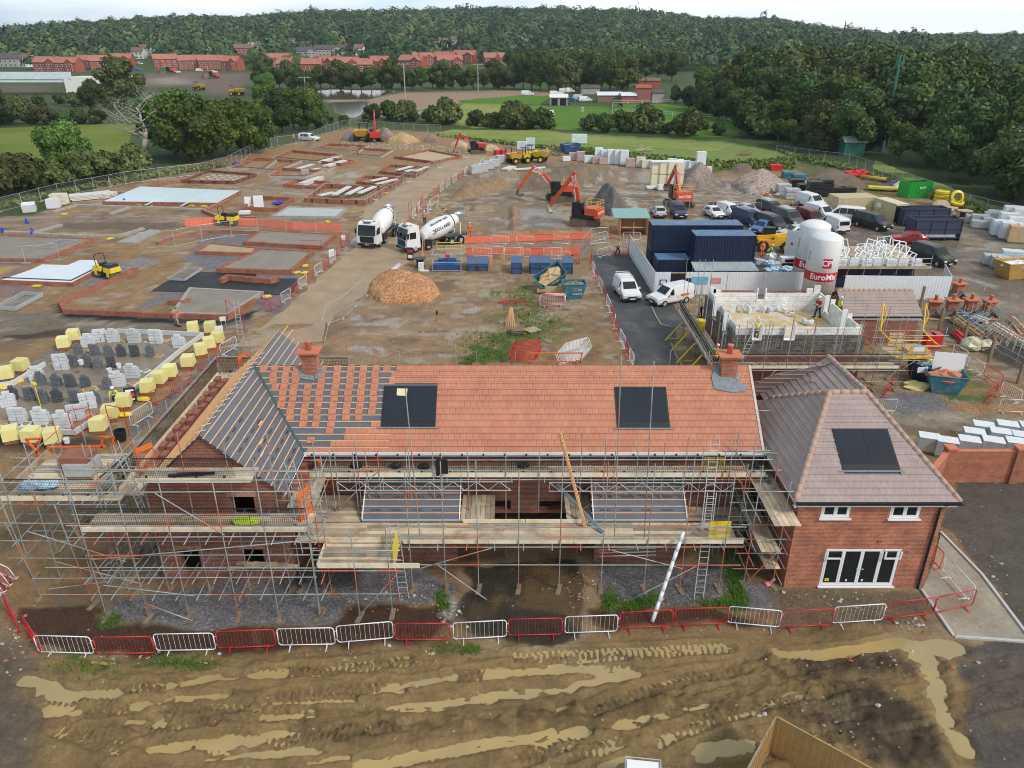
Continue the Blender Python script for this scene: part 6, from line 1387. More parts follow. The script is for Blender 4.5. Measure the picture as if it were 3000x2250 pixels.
def chipmat(name,cols,sc):
 t=NT(name);v=t.pos();vo=t.new('ShaderNodeTexVoronoi',Scale=sc);t.ln(v,vo.inputs['Vector']);s=t.new('ShaderNodeSeparateColor');t.ln(vo.outputs['Color'],s.inputs[0])
 t.color(t.mix(1,t.ramp(s.outputs[0],[(i/(len(cols)-1),c)for i,c in enumerate(cols)]),t.ramp(t.noise(v,1.2,5),[(.3,.75),(.7,1.2)]),'MULTIPLY'));t.b.inputs['Roughness'].default_value=.9;t.bump(vo.outputs['Distance'],.8,.05);return t.mat
m_chip=chipmat('orange stone chips',[(.26,.085,.03),(.46,.18,.06),(.56,.26,.09),(.60,.40,.22),(.40,.17,.10)],9)
mound('stone_chip_heap','large heap of orange stone chips beside the dirt road','b1',[(905,1420),(935,1330),(1020,1260),(1250,1262),(1420,1310),(1500,1400),(1420,1475),(1250,1490),(1000,1480)],1.65,m_chip,'heap')
mound('gravel_heap','conical dark grey gravel heap beside the third red excavator','b2',[(640,740),(640,680),(700,640),(800,640),(900,700),(945,770),(800,785)],3.6,chipmat('grey gravel',[(.09,.085,.08),(.14,.13,.125),(.19,.18,.17)],14),'heap',pk=.8)
for i,(lab,c,pts,h,cols)in enumerate((('grey stone heap left of the yellow dumper at far end','b1',[(690,175),(740,140),(830,140),(840,180)],2.2,[(.2,.15,.14),(.28,.22,.2)]),('pinkish stone heap right of the far red excavator','b1',[(990,175),(1000,130),(1060,120),(1130,160),(1120,185)],2.6,[(.28,.2,.17),(.36,.27,.22)]),('golden sand heap among the far stone heaps','b1',[(1060,190),(1120,165),(1250,165),(1330,185),(1200,200)],2.2,[(.42,.27,.13),(.55,.37,.19)]),('brown soil heap beyond the far golden sand','b1',[(1350,185),(1400,165),(1470,170),(1490,195)],1.8,[(.28,.19,.13),(.33,.23,.16)]),('sand bank beside the dark excavator and red-white blocks','b1',[(1820,255),(1850,235),(1960,235),(1990,260)],1.2,[(.5,.36,.2),(.58,.44,.27)]),('sand bank left of the dark far excavator','b1',[(1560,215),(1600,195),(1720,205),(1710,245)],1.2,[(.5,.36,.2),(.58,.44,.27)]),('heap of grey-brown stones behind the cream block stack','b2',[(1380,560),(1390,470),(1480,450),(1600,470),(1640,500),(1540,560)],3.0,[(.16,.12,.1),(.27,.2,.17),(.36,.3,.26)]),('rubble and timber heap beyond the car park fence','b2',[(1780,540),(1830,490),(1950,450),(2074,440),(2200,520),(2100,600),(1900,610)],2.0,[(.2,.14,.1),(.34,.26,.2),(.5,.45,.4),(.3,.12,.08)]),('dark soil heap beyond the black pipe crates','b3',[(330,500),(380,450),(500,440),(640,460),(700,500),(500,520)],1.5,[(.16,.11,.075),(.22,.155,.11)]))):
 mound('stone_heap',lab,c,pts,h,chipmat('heap %d'%i,cols,6),'heap',seed=i+4,step=.35)
m_trench=mat('worn blue box paint',(.035,.105,.235),.5,var=.3,scale=1.5,dirt=(.17,.075,.045,.8))
BT=[('b1',1748,1225),('b1',1838,1225),('b2',38,1252),('b2',186,1250),('b2',268,1250),('b2',355,1250),('b2',452,1252)]
def tank(w,d,h):
 t=T('blue_tank','x','tank');MB().box((0,0,h/2),(w,d,h)).build('body',m_trench,t);MB().box((0,0,h+.02),(w+.06,d+.06,.05)).box((0,-d/2-.015,h*.92),(w+.06,.03,.1)).build('lid',m_trench,t)
 b=MB().box((-w/2+.08,-d/2-.02,h*.4),(.06,.04,h*.75)).box((w/2-.08,-d/2-.02,h*.4),(.06,.04,h*.75)).box((0,-d/2-.02,h*.5),(w*.7,.03,.05));b.build('ribs',m_navy,t);return t
KT=Kind(tank(1.15,2.6,1.25))
for i,(c,x,y)in enumerate(BT):
 p=G(c,x,y);KT.put((p.x,p.y+1.3,0),rnd.uniform(-.05,.05),'rust-streaked blue steel tank, %s from the left in the row'%nth(i),'blue steel tanks in a row',(1.0,1,.62 if i in(0,1,5)else .95))
for i,(c,x,y,h)in enumerate((('b1',1890,1190,1.2),('b2',60,1130,1.4),('b2',395,1180,1.2),('b1',1345,1110,2.0),('b1',1995,1140,1.3))):
 p=G(c,x,y);tag(MB().bar((0,0,0),(.15,.4,h),.1,.05).bar((.2,0,0),(.32,.35,h),.1,.05).build('timber_stake',m_timber,loc=p),'pale timber stakes leaning near the blue tanks, %s from left'%nth([1,3,4,0,2][i]),'stakes')
p=G('b1',1545,1232);t=T('pump_cage','blue pump inside a fenced cage with yellow rails beside the second truck','pump',(p.x,p.y+1.1,0))
MB().box((0,0,.35),(2.9,1.9,.7)).build('tank_base',m_blue,t);MB().tube((-1,.2,1),(1,.2,1),.16,10).tube((-.8,.2,.7),(-.8,.2,1),.14,8).box((.3,.1,.95),(.6,.5,.5)).build('pump',mat('blue pump paint',(.02,.12,.32),.4),t);MB().box((.05,.1,1.45),(.5,.4,.3)).build('control_box',m_rmetal,t)
b=MB()
for sx in(-1.55,1.55):
 for sy in(-1.1,1.1):b.tube((sx,sy,0),(sx,sy,1.9),.03,6)
for z in(.1,1.0,1.85):b.path([(-1.55,-1.1,z),(1.55,-1.1,z),(1.55,1.1,z),(-1.55,1.1,z)],.025,6,closed=True)
b.build('cage',m_galv,t);MB().path([(-1.2,1.2,2.6),(1.5,1.2,2.6),(1.5,1.2,1.9),(-1.2,1.2,1.9)],.05,6,closed=True).tube((-1.2,1.2,2.25),(1.5,1.2,2.25),.04,6).build('yellow_rails',m_plant,t)
p=G('b1',1325,1205);t=T('cable_drum','black cable drum on its side by the pump cage','cable drum',(p.x,p.y+.6,0));MB().lathe([(.65,.9),(.65,.98)],20).lathe([(.65,0),(.65,.08)],20).build('flange',m_black,t);MB().lathe([(.4,.08),(.4,.9)],18).build('core',m_navyc,t)
p=G('b1',1340,1225);tag(MB().box((0,0,.45),(.6,.4,.9)).box((.35,-.15,.05),(.9,.4,.08)).build('white_cover',m_wrapw,loc=p),'white crumpled cover in front of the black cable drum','cover')
board_sign('navy and white cabinet sign with red top beside second truck','b1',1252,1145,.75,1.5,.05,-.1,[m_navyc,(0,.72,.8,.2,m_rmetal),(0,.3,.7,.25,m_sign)])
A,E=G('b1',1042,1300),G('b1',1162,1198);tag(MB().tube(A+Vector((0,0,.25)),E+Vector((0,0,.25)),.25,14).tube(A+Vector((0,0,.25)),A+Vector((.001,-.02,.25)),.2,14).build('white_pipe',m_wrapw,smooth=True),'white wrapped pipe lying at the edge of the dirt road','pipe')
def skip(label,p,rz,m,w=1.9,l=3.2,h=1.2,fill=None,tilt=0,cat='skip',name='skip'):
 t=T(name,label,cat,p,rz);b=MB();o=.45;th=.06
 prof=[(-l/2+o,0),(l/2-o,0),(l/2,h),(-l/2,h)]
 for s in(-1,1):b.add([(x,s*w/2*(.85 if z==0 else 1),z)for x,z in prof]+[(x*.96,s*(w/2*(.85 if z==0 else 1)-th),z)for x,z in prof],[(0,1,2,3),(7,6,5,4),(0,4,5,1),(1,5,6,2),(2,6,7,3),(3,7,4,0)])
 for a,c in(((-l/2+o,0),(-l/2,h)),((l/2-o,0),(l/2,h))):b.add([(a[0],-w*.425,a[1]),(a[0],w*.425,a[1]),(c[0],w/2,c[1]),(c[0],-w/2,c[1])],[(0,1,2,3)]);b.add([(a[0]*.97,-w*.425,a[1]),(a[0]*.97,w*.425,a[1]),(c[0]*.97,w/2,c[1]),(c[0]*.97,-w/2,c[1])],[(3,2,1,0)])
 b.box((0,0,.04),(l-2*o,w*.84,.06));b.build('body',m,t)
 MB().path([(-l/2,-w/2,h),(l/2,-w/2,h),(l/2,w/2,h),(-l/2,w/2,h)],.05,6,closed=True).build('rim',m,t)
 if fill:MB().blob((0,0,h*.75),(l*.42,w*.42,.35),3,rough=.35,nu=14).build('contents',fill,t)
 t.rotation_euler.x=tilt;return t
p=G('b2',505,1468);s1=skip('upright teal skip with white lettering on the grass patch',(p.x,p.y+1.2,0),.05,m_teal,1.8,2.3,1.5,m_oldwood)
for i,q in enumerate(('MIXED','WASTE')):lettering(q,.3,m_sign,s1,face_mat((.25,-.86-.06*i,.95-.4*i),(1,0,0),(0,-.1,1)))
p=G('b2',330,1400);s2=skip('teal skip tipped up on timber beside the upright one',(p.x,p.y+1.2,.75),.25,m_teal,1.8,2.9,1.3,m_ply);s2.rotation_euler=(.55,-.5,.3)
tag(MB().bar((-1.6,-.4,.3),(.4,-.3,.35),.35,.3).bar((-.9,-1,.05),(1.2,-1,.1),.8,.06).box((.3,-1.1,.5),(2.2,.06,1.0)).build('scrap_timber',m_ply,loc=(p.x,p.y,0)),'scrap boards and a log under the tipped teal skip','timber')
p=G('c1',2060,160);b=MB()
for i in range(5):b.bar((-.45+.22*i,-.3,0),(.0+.04*i,.25,1.75),.09,.04)
b.bar((-.3,.5,0),(.05,.25,1.75),.08,.04);tag(b.build('timber_easel',m_timber,loc=p),'leaning tripod of pale timber boards on the grass patch','timber')
for i,(c,x,y,m)in enumerate((('c2',45,225,m_oldwood),('c2',165,205,m_board))):
 p=G(c,x,y);t=T('timber_pallet',('dark stacked pallets on the grass patch','single pale pallet beside the dark pallets')[i],'pallet',(p.x,p.y+.4,0),.15+.5*i)
 for k in range(3 if i==0 else 1):
  b=MB()
  for j in range(6):b.box((0,-.5+.2*j,.13+.15*k),(1.2,.12,.025))
  for j in(-.5,0,.5):b.box((j,0,.06+.15*k),(.1,1,.1))
  b.build('deck',m,t)
p=G('c1',1468,110);t=T('marker_post','orange post with black cap standing on bare earth','post',p);MB().tube((0,0,0),(0,0,.6),.06,8).build('post',m_orange,t);MB().lathe([(.05,0),(.09,.1),(.08,.35),(.03,.42)],10,(0,0,.58)).build('cap',m_black,t)
for i,(c,x,y)in enumerate((('b2',40,1460),('b1',2010,1470))):
 p=G(c,x,y);b=MB().path(rrect(1.3,.9,.1,.05),.03,6,closed=True).path(rrect(.9,.6,.1,.2),.03,6);o=b.build('red_hoop',m_rmetal,loc=p);o.rotation_euler=(1.45,0,.4);tag(o,'red steel frame lying in the grass, %s'%('right one' if i==0 else 'left one'),'frame')
A,E=G('b2',875,935),G('b2',1090,935);k=G('b2',795,930);t=T('site_shed','open timber shed with pale teal roof in front of the excavation','shed',A)
w_=E.x-A.x;d_=2.6;b=MB();b.box((w_/2,d_,1.1),(w_,.06,2.2));b.box((-.0,d_/2,1.1),(.06,d_,2.2));b.box((w_,d_/2,1.1),(.06,d_,2.2));b.build('walls',m_timber,t)
MB().slab([(-.9,-.3,2.25),(w_+.3,-.3,2.25),(w_+.3,d_+.4,2.75),(-.9,d_+.4,2.75)],.08).build('roof',mat('pale teal roof',(.22,.42,.40),.5,var=.15),t);MB().box((w_/2,0,.5),(.08,.08,2.2)).box((w_*.5,.3,.9),(w_*.9,.5,.06)).build('frame',m_ply,t)
MB().box((w_+.25,-.1,1.0),(.5,.4,1.7)).build('orange_rack',m_orange,t)
A,E=G('b2',1122,545),G('b2',1390,555);n=5;d=(E-A)/n;t=T('cream_block_stack','tall wall of cream wrapped insulation blocks beyond the excavators','pack',(A+E)/2);
for i in range(4):
 for j in range(2):
  q=A+d*(i*1.22+.6)-t.location;MB().box((q.x,q.y+.7,.2+.95+j*1.95),(d.length*1.18,1.7,1.85)).build('block',mat('cream film',(.78,.69,.49),.5,var=.12,scale=.7),t)
MB().box((-.2,.8,4.1),(d.length*4.9,1.8,.12)).build('white_top',m_wrapw,t)
pack('low white wrapped sheets before the cream block stack','b2',1225,572,(2.0,1.2,.7));pack('flat white sheets left of the cream block stack','b2',1130,562,(1.8,1.2,.3))
PK=[(700,345,1.6,2.6,0),(748,350,1.6,2.3,0),(802,360,1.6,2.6,0),(857,365,1.6,2.6,0),(907,372,1.6,2.7,0),(957,385,1.7,1.5,1),(1040,385,1.8,1.7,2),(1090,392,2.2,1.3,2),(1160,395,2.4,1.2,2),(1225,395,2.0,.9,2),(1295,400,1.8,1.7,0),(1350,405,1.7,1.7,0),(1404,410,1.6,1.6,0),(1460,415,1.7,1.5,0),(1520,420,1.7,3.4,0),(1578,425,1.7,.8,0),(620,350,1.9,1.2,3),(555,335,1.6,1.7,1),(500,330,2,1.3,1),(440,340,1.6,.8,0),(685,358,1.6,1.2,1),(738,362,1.6,1.1,1),(80,245,2.0,1.6,3),(150,240,1.9,2.2,3),(545,195,3.6,1.9,4)]
mw=[m_wrapw,mat('red bricks in clear wrap',(.50,.36,.33),.4,var=.35,scale=2,bump=.5),mat('cream wrapped slabs',(.66,.60,.50),.5,var=.25,scale=2),mat('blue-white wrap',(.60,.72,.76),.4,var=.2),mat('pale mint pack',(.70,.80,.76),.4)]
for i,(x,y,w_,h_,k)in enumerate(sorted(PK)):
 pack('%s pack by the weedy bank, %s from the left'%(('white wrapped','clear-wrapped reddish','cream wrapped','blue-white wrapped','pale mint')[k],nth(i)),'b2',x,y,(w_,1.2,h_),m=mw[k],rz=rnd.uniform(-.15,.15),group='wrapped packs by the weedy bank',z=0 if i!=len(PK)else 0)
for i,(c,x,y,w_,h_)in enumerate((('b1',1780,440,2,1.4),('b1',1830,430,2,1.5),('b1',1880,405,2,1.4),('b1',1930,385,2,1.3),('b1',1990,355,2.2,1.4),('b1',1955,285,1.2,.8),('b1',2005,285,1.2,.9))):
 pack('grey wrapped kerb pallet right of the dirt road bend, %s from near'%nth(i)if i<5 else 'red and white plastic block by the far sand bank, %s'%('left' if i==5 else 'right'),c,x,y,(w_,1.2,h_),m=m_wrapg if i<5 else m_rmetal,rz=.4)
p=G('b2',470,275);skip('small blue skip heaped with pale timber by the weedy bank',(p.x,p.y+.5,.3),.4,m_blue,2.2,4,1.6,m_board)
for i,(c,x,y)in enumerate((('b2',410,230),('b2',330,290),('b2',290,270),('b2',1065,255),('b2',1880,290))):
 p=G(c,x,y);r_=random.Random(i);b=MB()
 for k in range(9):b.bar((r_.uniform(-2,2),r_.uniform(-1,1),.1),(r_.uniform(-2.5,2.5),r_.uniform(-1,1),r_.uniform(.2,1.2)),.25,.06)
 tag(b.build('timber_scraps',m_board if i<4 else m_rust,loc=p),('tangle of pale timber scraps behind the blue skip','timber scraps left of the blue skip','broken boards beside the yellow dumper','pale boards lying on the weedy bank','rusty steel bars on the weedy bank')[i],'scraps')
# ================================================================ vehicles
PAINT={}
def paint_m(n,c):
 if n not in PAINT:PAINT[n]=mat('car paint '+n,c,.28,var=.06,dirt=(.25,.19,.12,.25))
 return PAINT[n]
m_lamp=mat('headlamp',(.75,.78,.8),.15);m_tail=mat('tail lamp',(.45,.01,.01),.25);m_plate=mat('number plate',(.8,.8,.75),.5)
VT={'van':(4.95,1.98,2.0,[(0,.62,.70,.80),(.12,.85,.95,.84),(.95,1.0,1.17,.86),(1.75,1.08,1.86,.80),(2.3,1.08,1.98,.80),(4.6,1.08,1.98,.80),(4.95,1.05,1.85,.80)],1.05,2.25,(1.05,2.1)),'small van':(4.4,1.83,1.84,[(0,.60,.68,.80),(.1,.8,.9,.84),(.95,.95,1.08,.86),(1.65,1.0,1.7,.78),(2.2,1.0,1.83,.78),(4.1,1.0,1.83,.80),(4.4,.95,1.7,.80)],.95,2.2,(1.0,2.0)),'minibus':(5.3,1.98,2.0,[(0,.62,.70,.80),(.12,.85,.95,.84),(.95,1.0,1.17,.86),(1.75,1.08,1.86,.80),(2.3,1.08,1.98,.80),(4.95,1.08,1.98,.80),(5.3,1.05,1.85,.80)],1.05,2.25,(1.05,4.9)),'car':(4.1,1.75,1.48,[(0,.55,.62,.80),(.12,.72,.80,.86),(1.15,.88,.96,.84),(1.85,.92,1.38,.72),(2.4,.92,1.47,.70),(3.3,.92,1.40,.70),(3.85,.9,1.0,.74),(4.1,.75,.85,.76)],1.15,2.3,(1.3,3.6)),'estate car':(4.5,1.78,1.5,[(0,.55,.62,.80),(.12,.72,.80,.86),(1.2,.88,.96,.84),(1.95,.92,1.4,.72),(2.6,.92,1.49,.70),(4.0,.92,1.45,.70),(4.35,.9,1.05,.74),(4.5,.75,.85,.76)],1.2,2.6,(1.4,4.1)),'pickup':(5.2,1.85,1.8,[(0,.62,.72,.84),(.12,.9,1.0,.86),(1.3,1.0,1.12,.86),(1.95,1.05,1.65,.74),(2.4,1.05,1.79,.72),(4.9,1.05,1.76,.74),(5.2,1.0,1.6,.76)],1.3,2.4,(1.4,4.7))}
def vehicle(kind,paint,label,c,x,y,heading,rack=False,trim=None,z=0,name=None,group='vehicles in the car park',rear=False):
 """c,x,y: foot of the end nearer the camera; heading: degrees the nose is turned from straight at the camera"""
 L,W,Hh,st,ws,roof,glass=VT[kind];p=G(c,x,y,z);t=T(name or 'parked_'+kind.replace(' ','_'),label,kind.split()[-1],p,R(heading),group)
 sgn=1;off=0
 dirv=Vector((math.sin(R(heading)),-math.cos(R(heading)),0))
 near=-dirv if rear else dirv
 t.location=p-near*L/2
 X=lambda q:q-L/2
 b=MB();rings=[]
 for(q,be,to,wt)in st:
  w=W/2*(.93 if q in(st[0][0],st[-1][0])else 1);zb=.30
  half=[(w*.9,zb),(w,zb+.18),(w,be),(w*wt/.9 if to-be<.2 else W/2*wt,to-.06),(W/2*wt*.86,to)]
  rings.append([(a,X(q),zz)for a,zz in half]+[(-a,X(q),zz)for a,zz in reversed(half)])
 n=10;V=[v for r_ in rings for v in r_];F=[]
 for i in range(len(rings)-1):
  for k in range(n):F.append((i*n+k,i*n+(k+1)%n,(i+1)*n+(k+1)%n,(i+1)*n+k))
 F+=[tuple(range(n)),tuple(range((len(rings)-1)*n+n-1,(len(rings)-1)*n-1,-1))]
 b.add(V,F);b.build('body',paint,t)
 def at(q):
  for a,e in zip(st,st[1:]):
   if a[0]<=q<=e[0]:f=(q-a[0])/(e[0]-a[0]);return[a[i]+(e[i]-a[i])*f for i in range(4)]
 def sidepane(q0,q1):
  for s in(-1,1):
   P=[]
   for q in(q0,q1):_,be,to,wt=at(q);lo=be+.04;hi=max(to-.13,lo+.02);f=lambda zz:W/2*(1+(wt-1)*(zz-be)/max(to-.06-be,.05))+.012;P+=[(s*f(lo),X(q),lo),(s*f(hi),X(q),hi)]
   g_.add([P[0],P[2],P[3],P[1]],[(0,1,2,3)if s>0 else(3,2,1,0)])
 g_=MB();q=glass[0]+.25
 while q<glass[1]-.2:e=min(q+.95,glass[1]);sidepane(q,e-.06);q=e
 g_.build('side_windows',m_glass,t)
 def strip_pane(q0,q1,nm):
  P=[]
  for q in(q0,q1):_,be,to,wt=at(q);P.append((q,to,W/2*wt*.84))
  (qa,za,wa),(qb,zb_,wb)=P;d=.015
  MB().add([(-wa,X(qa)-d,za+d),(wa,X(qa)-d,za+d),(wb,X(qb)-d,zb_+d),(-wb,X(qb)-d,zb_+d)],[(0,1,2,3)]).build(nm,m_glass,t)
 i=[k for k in range(len(st))if st[k][0]==st[2][0]][0];strip_pane(st[2][0]+.06,st[3][0]-.03,'windscreen')
 if kind in('car','estate car'):
  q0,q1=st[-3][0]+.04,st[-2][0]-.04;P=[at(q0),at(q1)];d=.015
  MB().add([(-W/2*.62,X(q0)+d,P[0][2]+d),(W/2*.62,X(q0)+d,P[0][2]+d),(W/2*.66,X(q1)+d,P[1][2]+d),(-W/2*.66,X(q1)+d,P[1][2]+d)],[(3,2,1,0)]).build('rear_window',m_glass,t)
 else:MB().box((0,X(L)+.012,1.42),(W*.68,.02,.5)).build('rear_window',m_glass,t)
 for s in(-1,1):
  for q in(.85,L-.95):
   w=MB().tube((s*(W/2-.22),X(q),.33),(s*(W/2+.015),X(q),.33),.33,16);k=w.build('wheel',m_rubber,t);MB().tube((s*(W/2-.1),X(q),.33),(s*(W/2+.025),X(q),.33),.2,10).build('rim',m_galv,k)
  MB().box((s*W*.37,X(.03),st[1][1]-.10),(.34,.14,.17),ry=0).build('headlight',m_lamp,t)
  MB().box((s*W*.44,X(L)-.0,.98),(.16,.06,.34)).build('tail_light',m_tail,t);MB().box((s*(W/2+.1),X(glass[0]+.32),at(glass[0]+.32)[1]+.12),(.2,.1,.17)).build('mirror',trim or paint,t)
 MB().box((0,X(0)-.02,.42),(W*.9,.12,.2)).box((0,X(0)-.03,.64),(W*.5,.06,.10)).build('front_bumper',m_black,t);MB().box((0,X(L)+.02,.45),(W*.9,.1,.2)).build('rear_bumper',m_black,t)
 for q in((0,X(0)-.085,.45),(0,X(L)+.075,.55)):MB().box(q,(.5,.01,.11)).build('number_plate',m_plate,t)
 if rack:
  r_=MB()
  for k in range(4):q=2.4+k*.6;r_.tube((-W*.36,X(q),Hh+.1),(W*.36,X(q),Hh+.1),.03,5)
  for s in(-1,1):r_.tube((s*W*.36,X(2.2),Hh+.1),(s*W*.36,X(min(L-.3,4.5)),Hh+.1),.025,5)
  r_.build('roof_rack',m_galv,t)
 return t
cw=paint_m('white',(.78,.79,.80));cs=paint_m('silver',(.50,.52,.54));ck=paint_m('black',(.018,.02,.024));cn=paint_m('navy',(.02,.04,.10));cr=paint_m('red',(.36,.015,.03));cm=paint_m('maroon',(.15,.012,.022));cb=paint_m('blue',(.03,.12,.32));cg=paint_m('dark grey',(.06,.07,.08))
vehicle('small van',cw,'white small van facing camera on the tarmac road','b2',975,1490,8,group='vans by the hoarding',rack=True)
tv=vehicle('small van',cw,'white small van with orange stripe parked side-on beneath the hoarding','b2',1130,1510,-62,group='vans by the hoarding')
for q in(-.93,.93):MB().box((q,1.0,.92),(.02,1.0,.22)).build('orange_stripe',m_orange,tv)
for a in(('car',cs,'silver-white hatchback seen from behind, leftmost in the car park','b2',1205,806,180,dict(rear=True)),('small van',cn,'navy small van facing camera between silver and white cars','b2',1370,812,0,{}),('car',cw,'white hatchback facing camera, left of the white small van','b2',1690,815,14,{}),('small van',cw,'white small van parked before the car park mesh fence','b2',1838,812,22,{}),('car',cs,'silver car half hidden behind the white small van','b2',1985,790,26,{}),('van',cn,'dark van with roof bars right above the blue offices','b2',2010,880,24,dict(rack=True)),('van',ck,'black pickup-like van with ladder rack at car park back','s',1500,300,18,dict(rack=True)),('van',ck,'black van in the middle of the packed car row','s',1530,460,22,{}),('van',cg,'dark grey van with rack right of middle black van','s',1700,400,16,dict(rack=True)),('estate car',cs,'silver-white estate car turned sideways by the telehandler','s',1480,505,-72,{}),('car',cb,'blue car roof showing behind the blue offices','s',1215,470,-40,{}),('van',cm,'maroon van behind the silo tops','s',1935,400,14,dict(rear=False)),('van',cw,'white van with open cab window before the cream container','t',150,560,24,{}),('van',cw,'white van tucked at the far left behind another white van','t',30,430,20,{}),('minibus',cw,'white minibus parked side-on beneath the cream container','t',470,560,-118,dict(rear=True)),('van',cw,'white van behind the white minibus','t',610,465,-120,dict(rear=True)),('van',ck,'black van parked beside the red hatchback','t',735,660,28,{}),('van',cw,'white van seen from behind with red tail lights, before red netting','t',255,690,190,dict(rear=True)),('car',cr,'red hatchback behind the white window frames','t',760,775,-100,{}),('van',ck,'large black van with green bonnet stripes at the yard corner','t',1405,1050,20,{}),('car',cr,'red car roof behind the white hatchback','b2',1760,772,20,{})):
 tv=vehicle(*a[:-1],**a[-1])
 if 'stripes' in a[2]:
  for s in(-.3,.3):MB().bar((s,-2.36,.97),(s*.8,-1.55,1.18),.06,.012).build('green_stripe',mat('lime stripe',(.35,.6,.05),.4),tv)
vehicle('pickup',cw,'white pickup with canopy by the far soil heap','b1',505,180,64,group='far vehicles')
def wheel(t,x,y,r=.5,w=.32,m=None):
 k=MB().tube((x-w/2,y,r),(x+w/2,y,r),r,18).build('wheel',m_rubber,t);s=1 if x>0 else-1
 MB().tube((x+s*.02,y,r),(x+s*(w/2+.015),y,r),r*.52,12).build('rim',m or m_galv,k)
def mixer(label,c,x,y,heading,lower,word=None):
 p=G(c,x,y);dv=Vector((math.sin(R(heading)),-math.cos(R(heading)),0));t=T('mixer_truck',label,'mixer truck',p-dv*4.4,R(heading),'concrete mixer trucks')
 yf=-4.4
 b=MB();W=2.45
 prof=[(yf,.55),(yf-.02,1.5),(yf+.12,2.2),(yf+.38,2.95),(yf+.8,3.1),(yf+1.75,3.1),(yf+1.85,.55)]
 n=len(prof);V=[(s*W/2*(1 if z<2.3 else .95),yy,z)for s in(-1,1)for yy,z in prof]
 b.add(V,[tuple(range(n)),tuple(range(2*n-1,n-1,-1))]+[(i,n+i,n+(i+1)%n,(i+1)%n)for i in range(n)]);b.build('cab',m_white,t)
 MB().add([(-1.1,yf-.045,1.6),(1.1,yf-.045,1.6),(1.1,yf+.085,2.2),(-1.1,yf+.085,2.2),(1.06,yf+.29,2.8),(-1.06,yf+.29,2.8)],[(0,1,2,3),(3,2,4,5)]).build('windscreen',m_glass,t)
 for s in(-1,1):
  MB().box((s*1.225,yf+.85,2.05),(.02,.85,.75)).build('side_window',m_glass,t);MB().box((s*1.0,yf-.03,.85),(.42,.06,.2)).build('headlight',m_lamp,t)
  MB().box((s*1.4,yf+.1,2.1),(.14,.2,.6)).build('mirror',m_black,t)
 MB().box((0,yf-.03,1.15),(1.75,.06,.75)).box((0,yf-.03,.55),(2.4,.1,.28)).build('grille',lower,t);MB().box((0,yf-.07,.55),(.55,.02,.13)).build('number_plate',m_plate,t)
 MB().box((-.7,yf+.95,3.15),(.3,.2,.12)).box((.7,yf+.95,3.15),(.3,.2,.12)).build('beacon',m_orange,t);MB().box((0,yf+.55,3.12),(.9,.5,.05)).build('roof_hatch',m_glass,t)
 MB().box((0,1.3,.95),(.9,6.7,.28)).box((-1.05,-1.6,.85),(.5,1.1,.6)).box((1.05,-1.6,.85),(.5,1.1,.6)).build('chassis',m_black,t)
 for yy in(yf+1.15,yf+2.95,1.9,3.25):
  for s in(-1,1):wheel(t,s*1.05,yy)
 for s in(-1,1):MB().box((s*1.05,2.6,1.12),(.5,2.9,.06)).build('mudguard',m_black,t);MB().box((s*1.05,yf+2.95,1.12),(.5,1.2,.06)).build('mudguard',m_black,t)
 k=MB().lathe([(.35,-2.6),(.72,-2.4),(1.0,-1.55),(1.16,-.5),(1.16,.4),(.95,1.5),(.62,2.45),(.55,2.75),(.42,2.7)],28).build('drum',m_white,t,True)
 k.location=(0,.8,2.2);k.rotation_euler=(R(-74),0,0)
 MB().lathe([(.86,1.78),(.9,1.83),(.86,1.9)],28,cap=False).build('drum_ring',m_black,k)
 if word:
  for s,a0,rot in(('COLLARD',R(-8),-1),('DRY MORTAR',R(-52),1)):
   me=text_mesh(s,.52 if s[0]=='C' else .4,.012);me.materials.clear();me.materials.append(mat('dark teal lettering',(.02,.10,.13),.5))
   for v in me.vertices:a=a0+rot*v.co.y/1.17;rr=1.19-.06*abs(v.co.x)*.4;v.co=(rr*math.sin(a)*-1 if False else rr*math.cos(a),rr*math.sin(a),-.05+rot*-v.co.x)
   o=link('lettering',me,k);o.rotation_euler=(0,0,word)
  e=MB()
  for i in range(10):
   a=R(40+i*28);e.box((.32*math.cos(a),.32*math.sin(a),0),(.14,.14,.01),m=i%2)
  o=e.build('emblem',[m_rmetal,mat('dark teal lettering',(.02,.10,.13),.5)],k);o.matrix_local=Matrix.Rotation(word,4,'Z')@face_mat((1.13*math.cos(R(-5)),1.13*math.sin(R(-5)),-1.3),(0,0,-1),(math.sin(R(5)),math.cos(R(5)),0))@Matrix.Scale(.7,4)
 f=MB().box((-.7,3.5,1.75),(.12,.12,1.4)).box((.7,3.5,1.75),(.12,.12,1.4)).box((0,3.5,2.4),(1.5,.12,.12)).box((-.6,-1.75,1.5),(.14,.3,.9)).box((.6,-1.75,1.5),(.14,.3,.9));f.build('drum_frame',m_white,t)
 MB().lathe([(.35,0),(.75,.75),(.7,.75),(.3,.03)],12,(0,4.0,2.75),cap=False).build('hopper',m_galv,t);MB().bar((0,4.1,2.3),(.3,5.1,1.3),.5,.08).build('chute',m_galv,t)
 l=MB()
 for s in(-.22,.22):l.tube((.95+s,4.3,.5),(.95+s,4.1,3.3),.025,5)
 for i in range(9):l.tube((.73,4.28-.02*i,.7+.3*i),(1.17,4.28-.02*i,.7+.3*i),.018,5)
 l.path([(.5,4.35,3.3),(.5,4.35,4.2),(1.3,4.35,4.2),(1.3,4.35,3.3)],.025,5);l.build('ladder',m_galv,t)
 MB().lathe([(.3,-.3),(.33,0),(.3,.3)],12).build('water_tank',m_white,t).location=(.95,-1.7,1.75)
 return t
mixer('white mixer truck with black grille facing camera on the dirt road','b1',905,1050,-12,m_black)
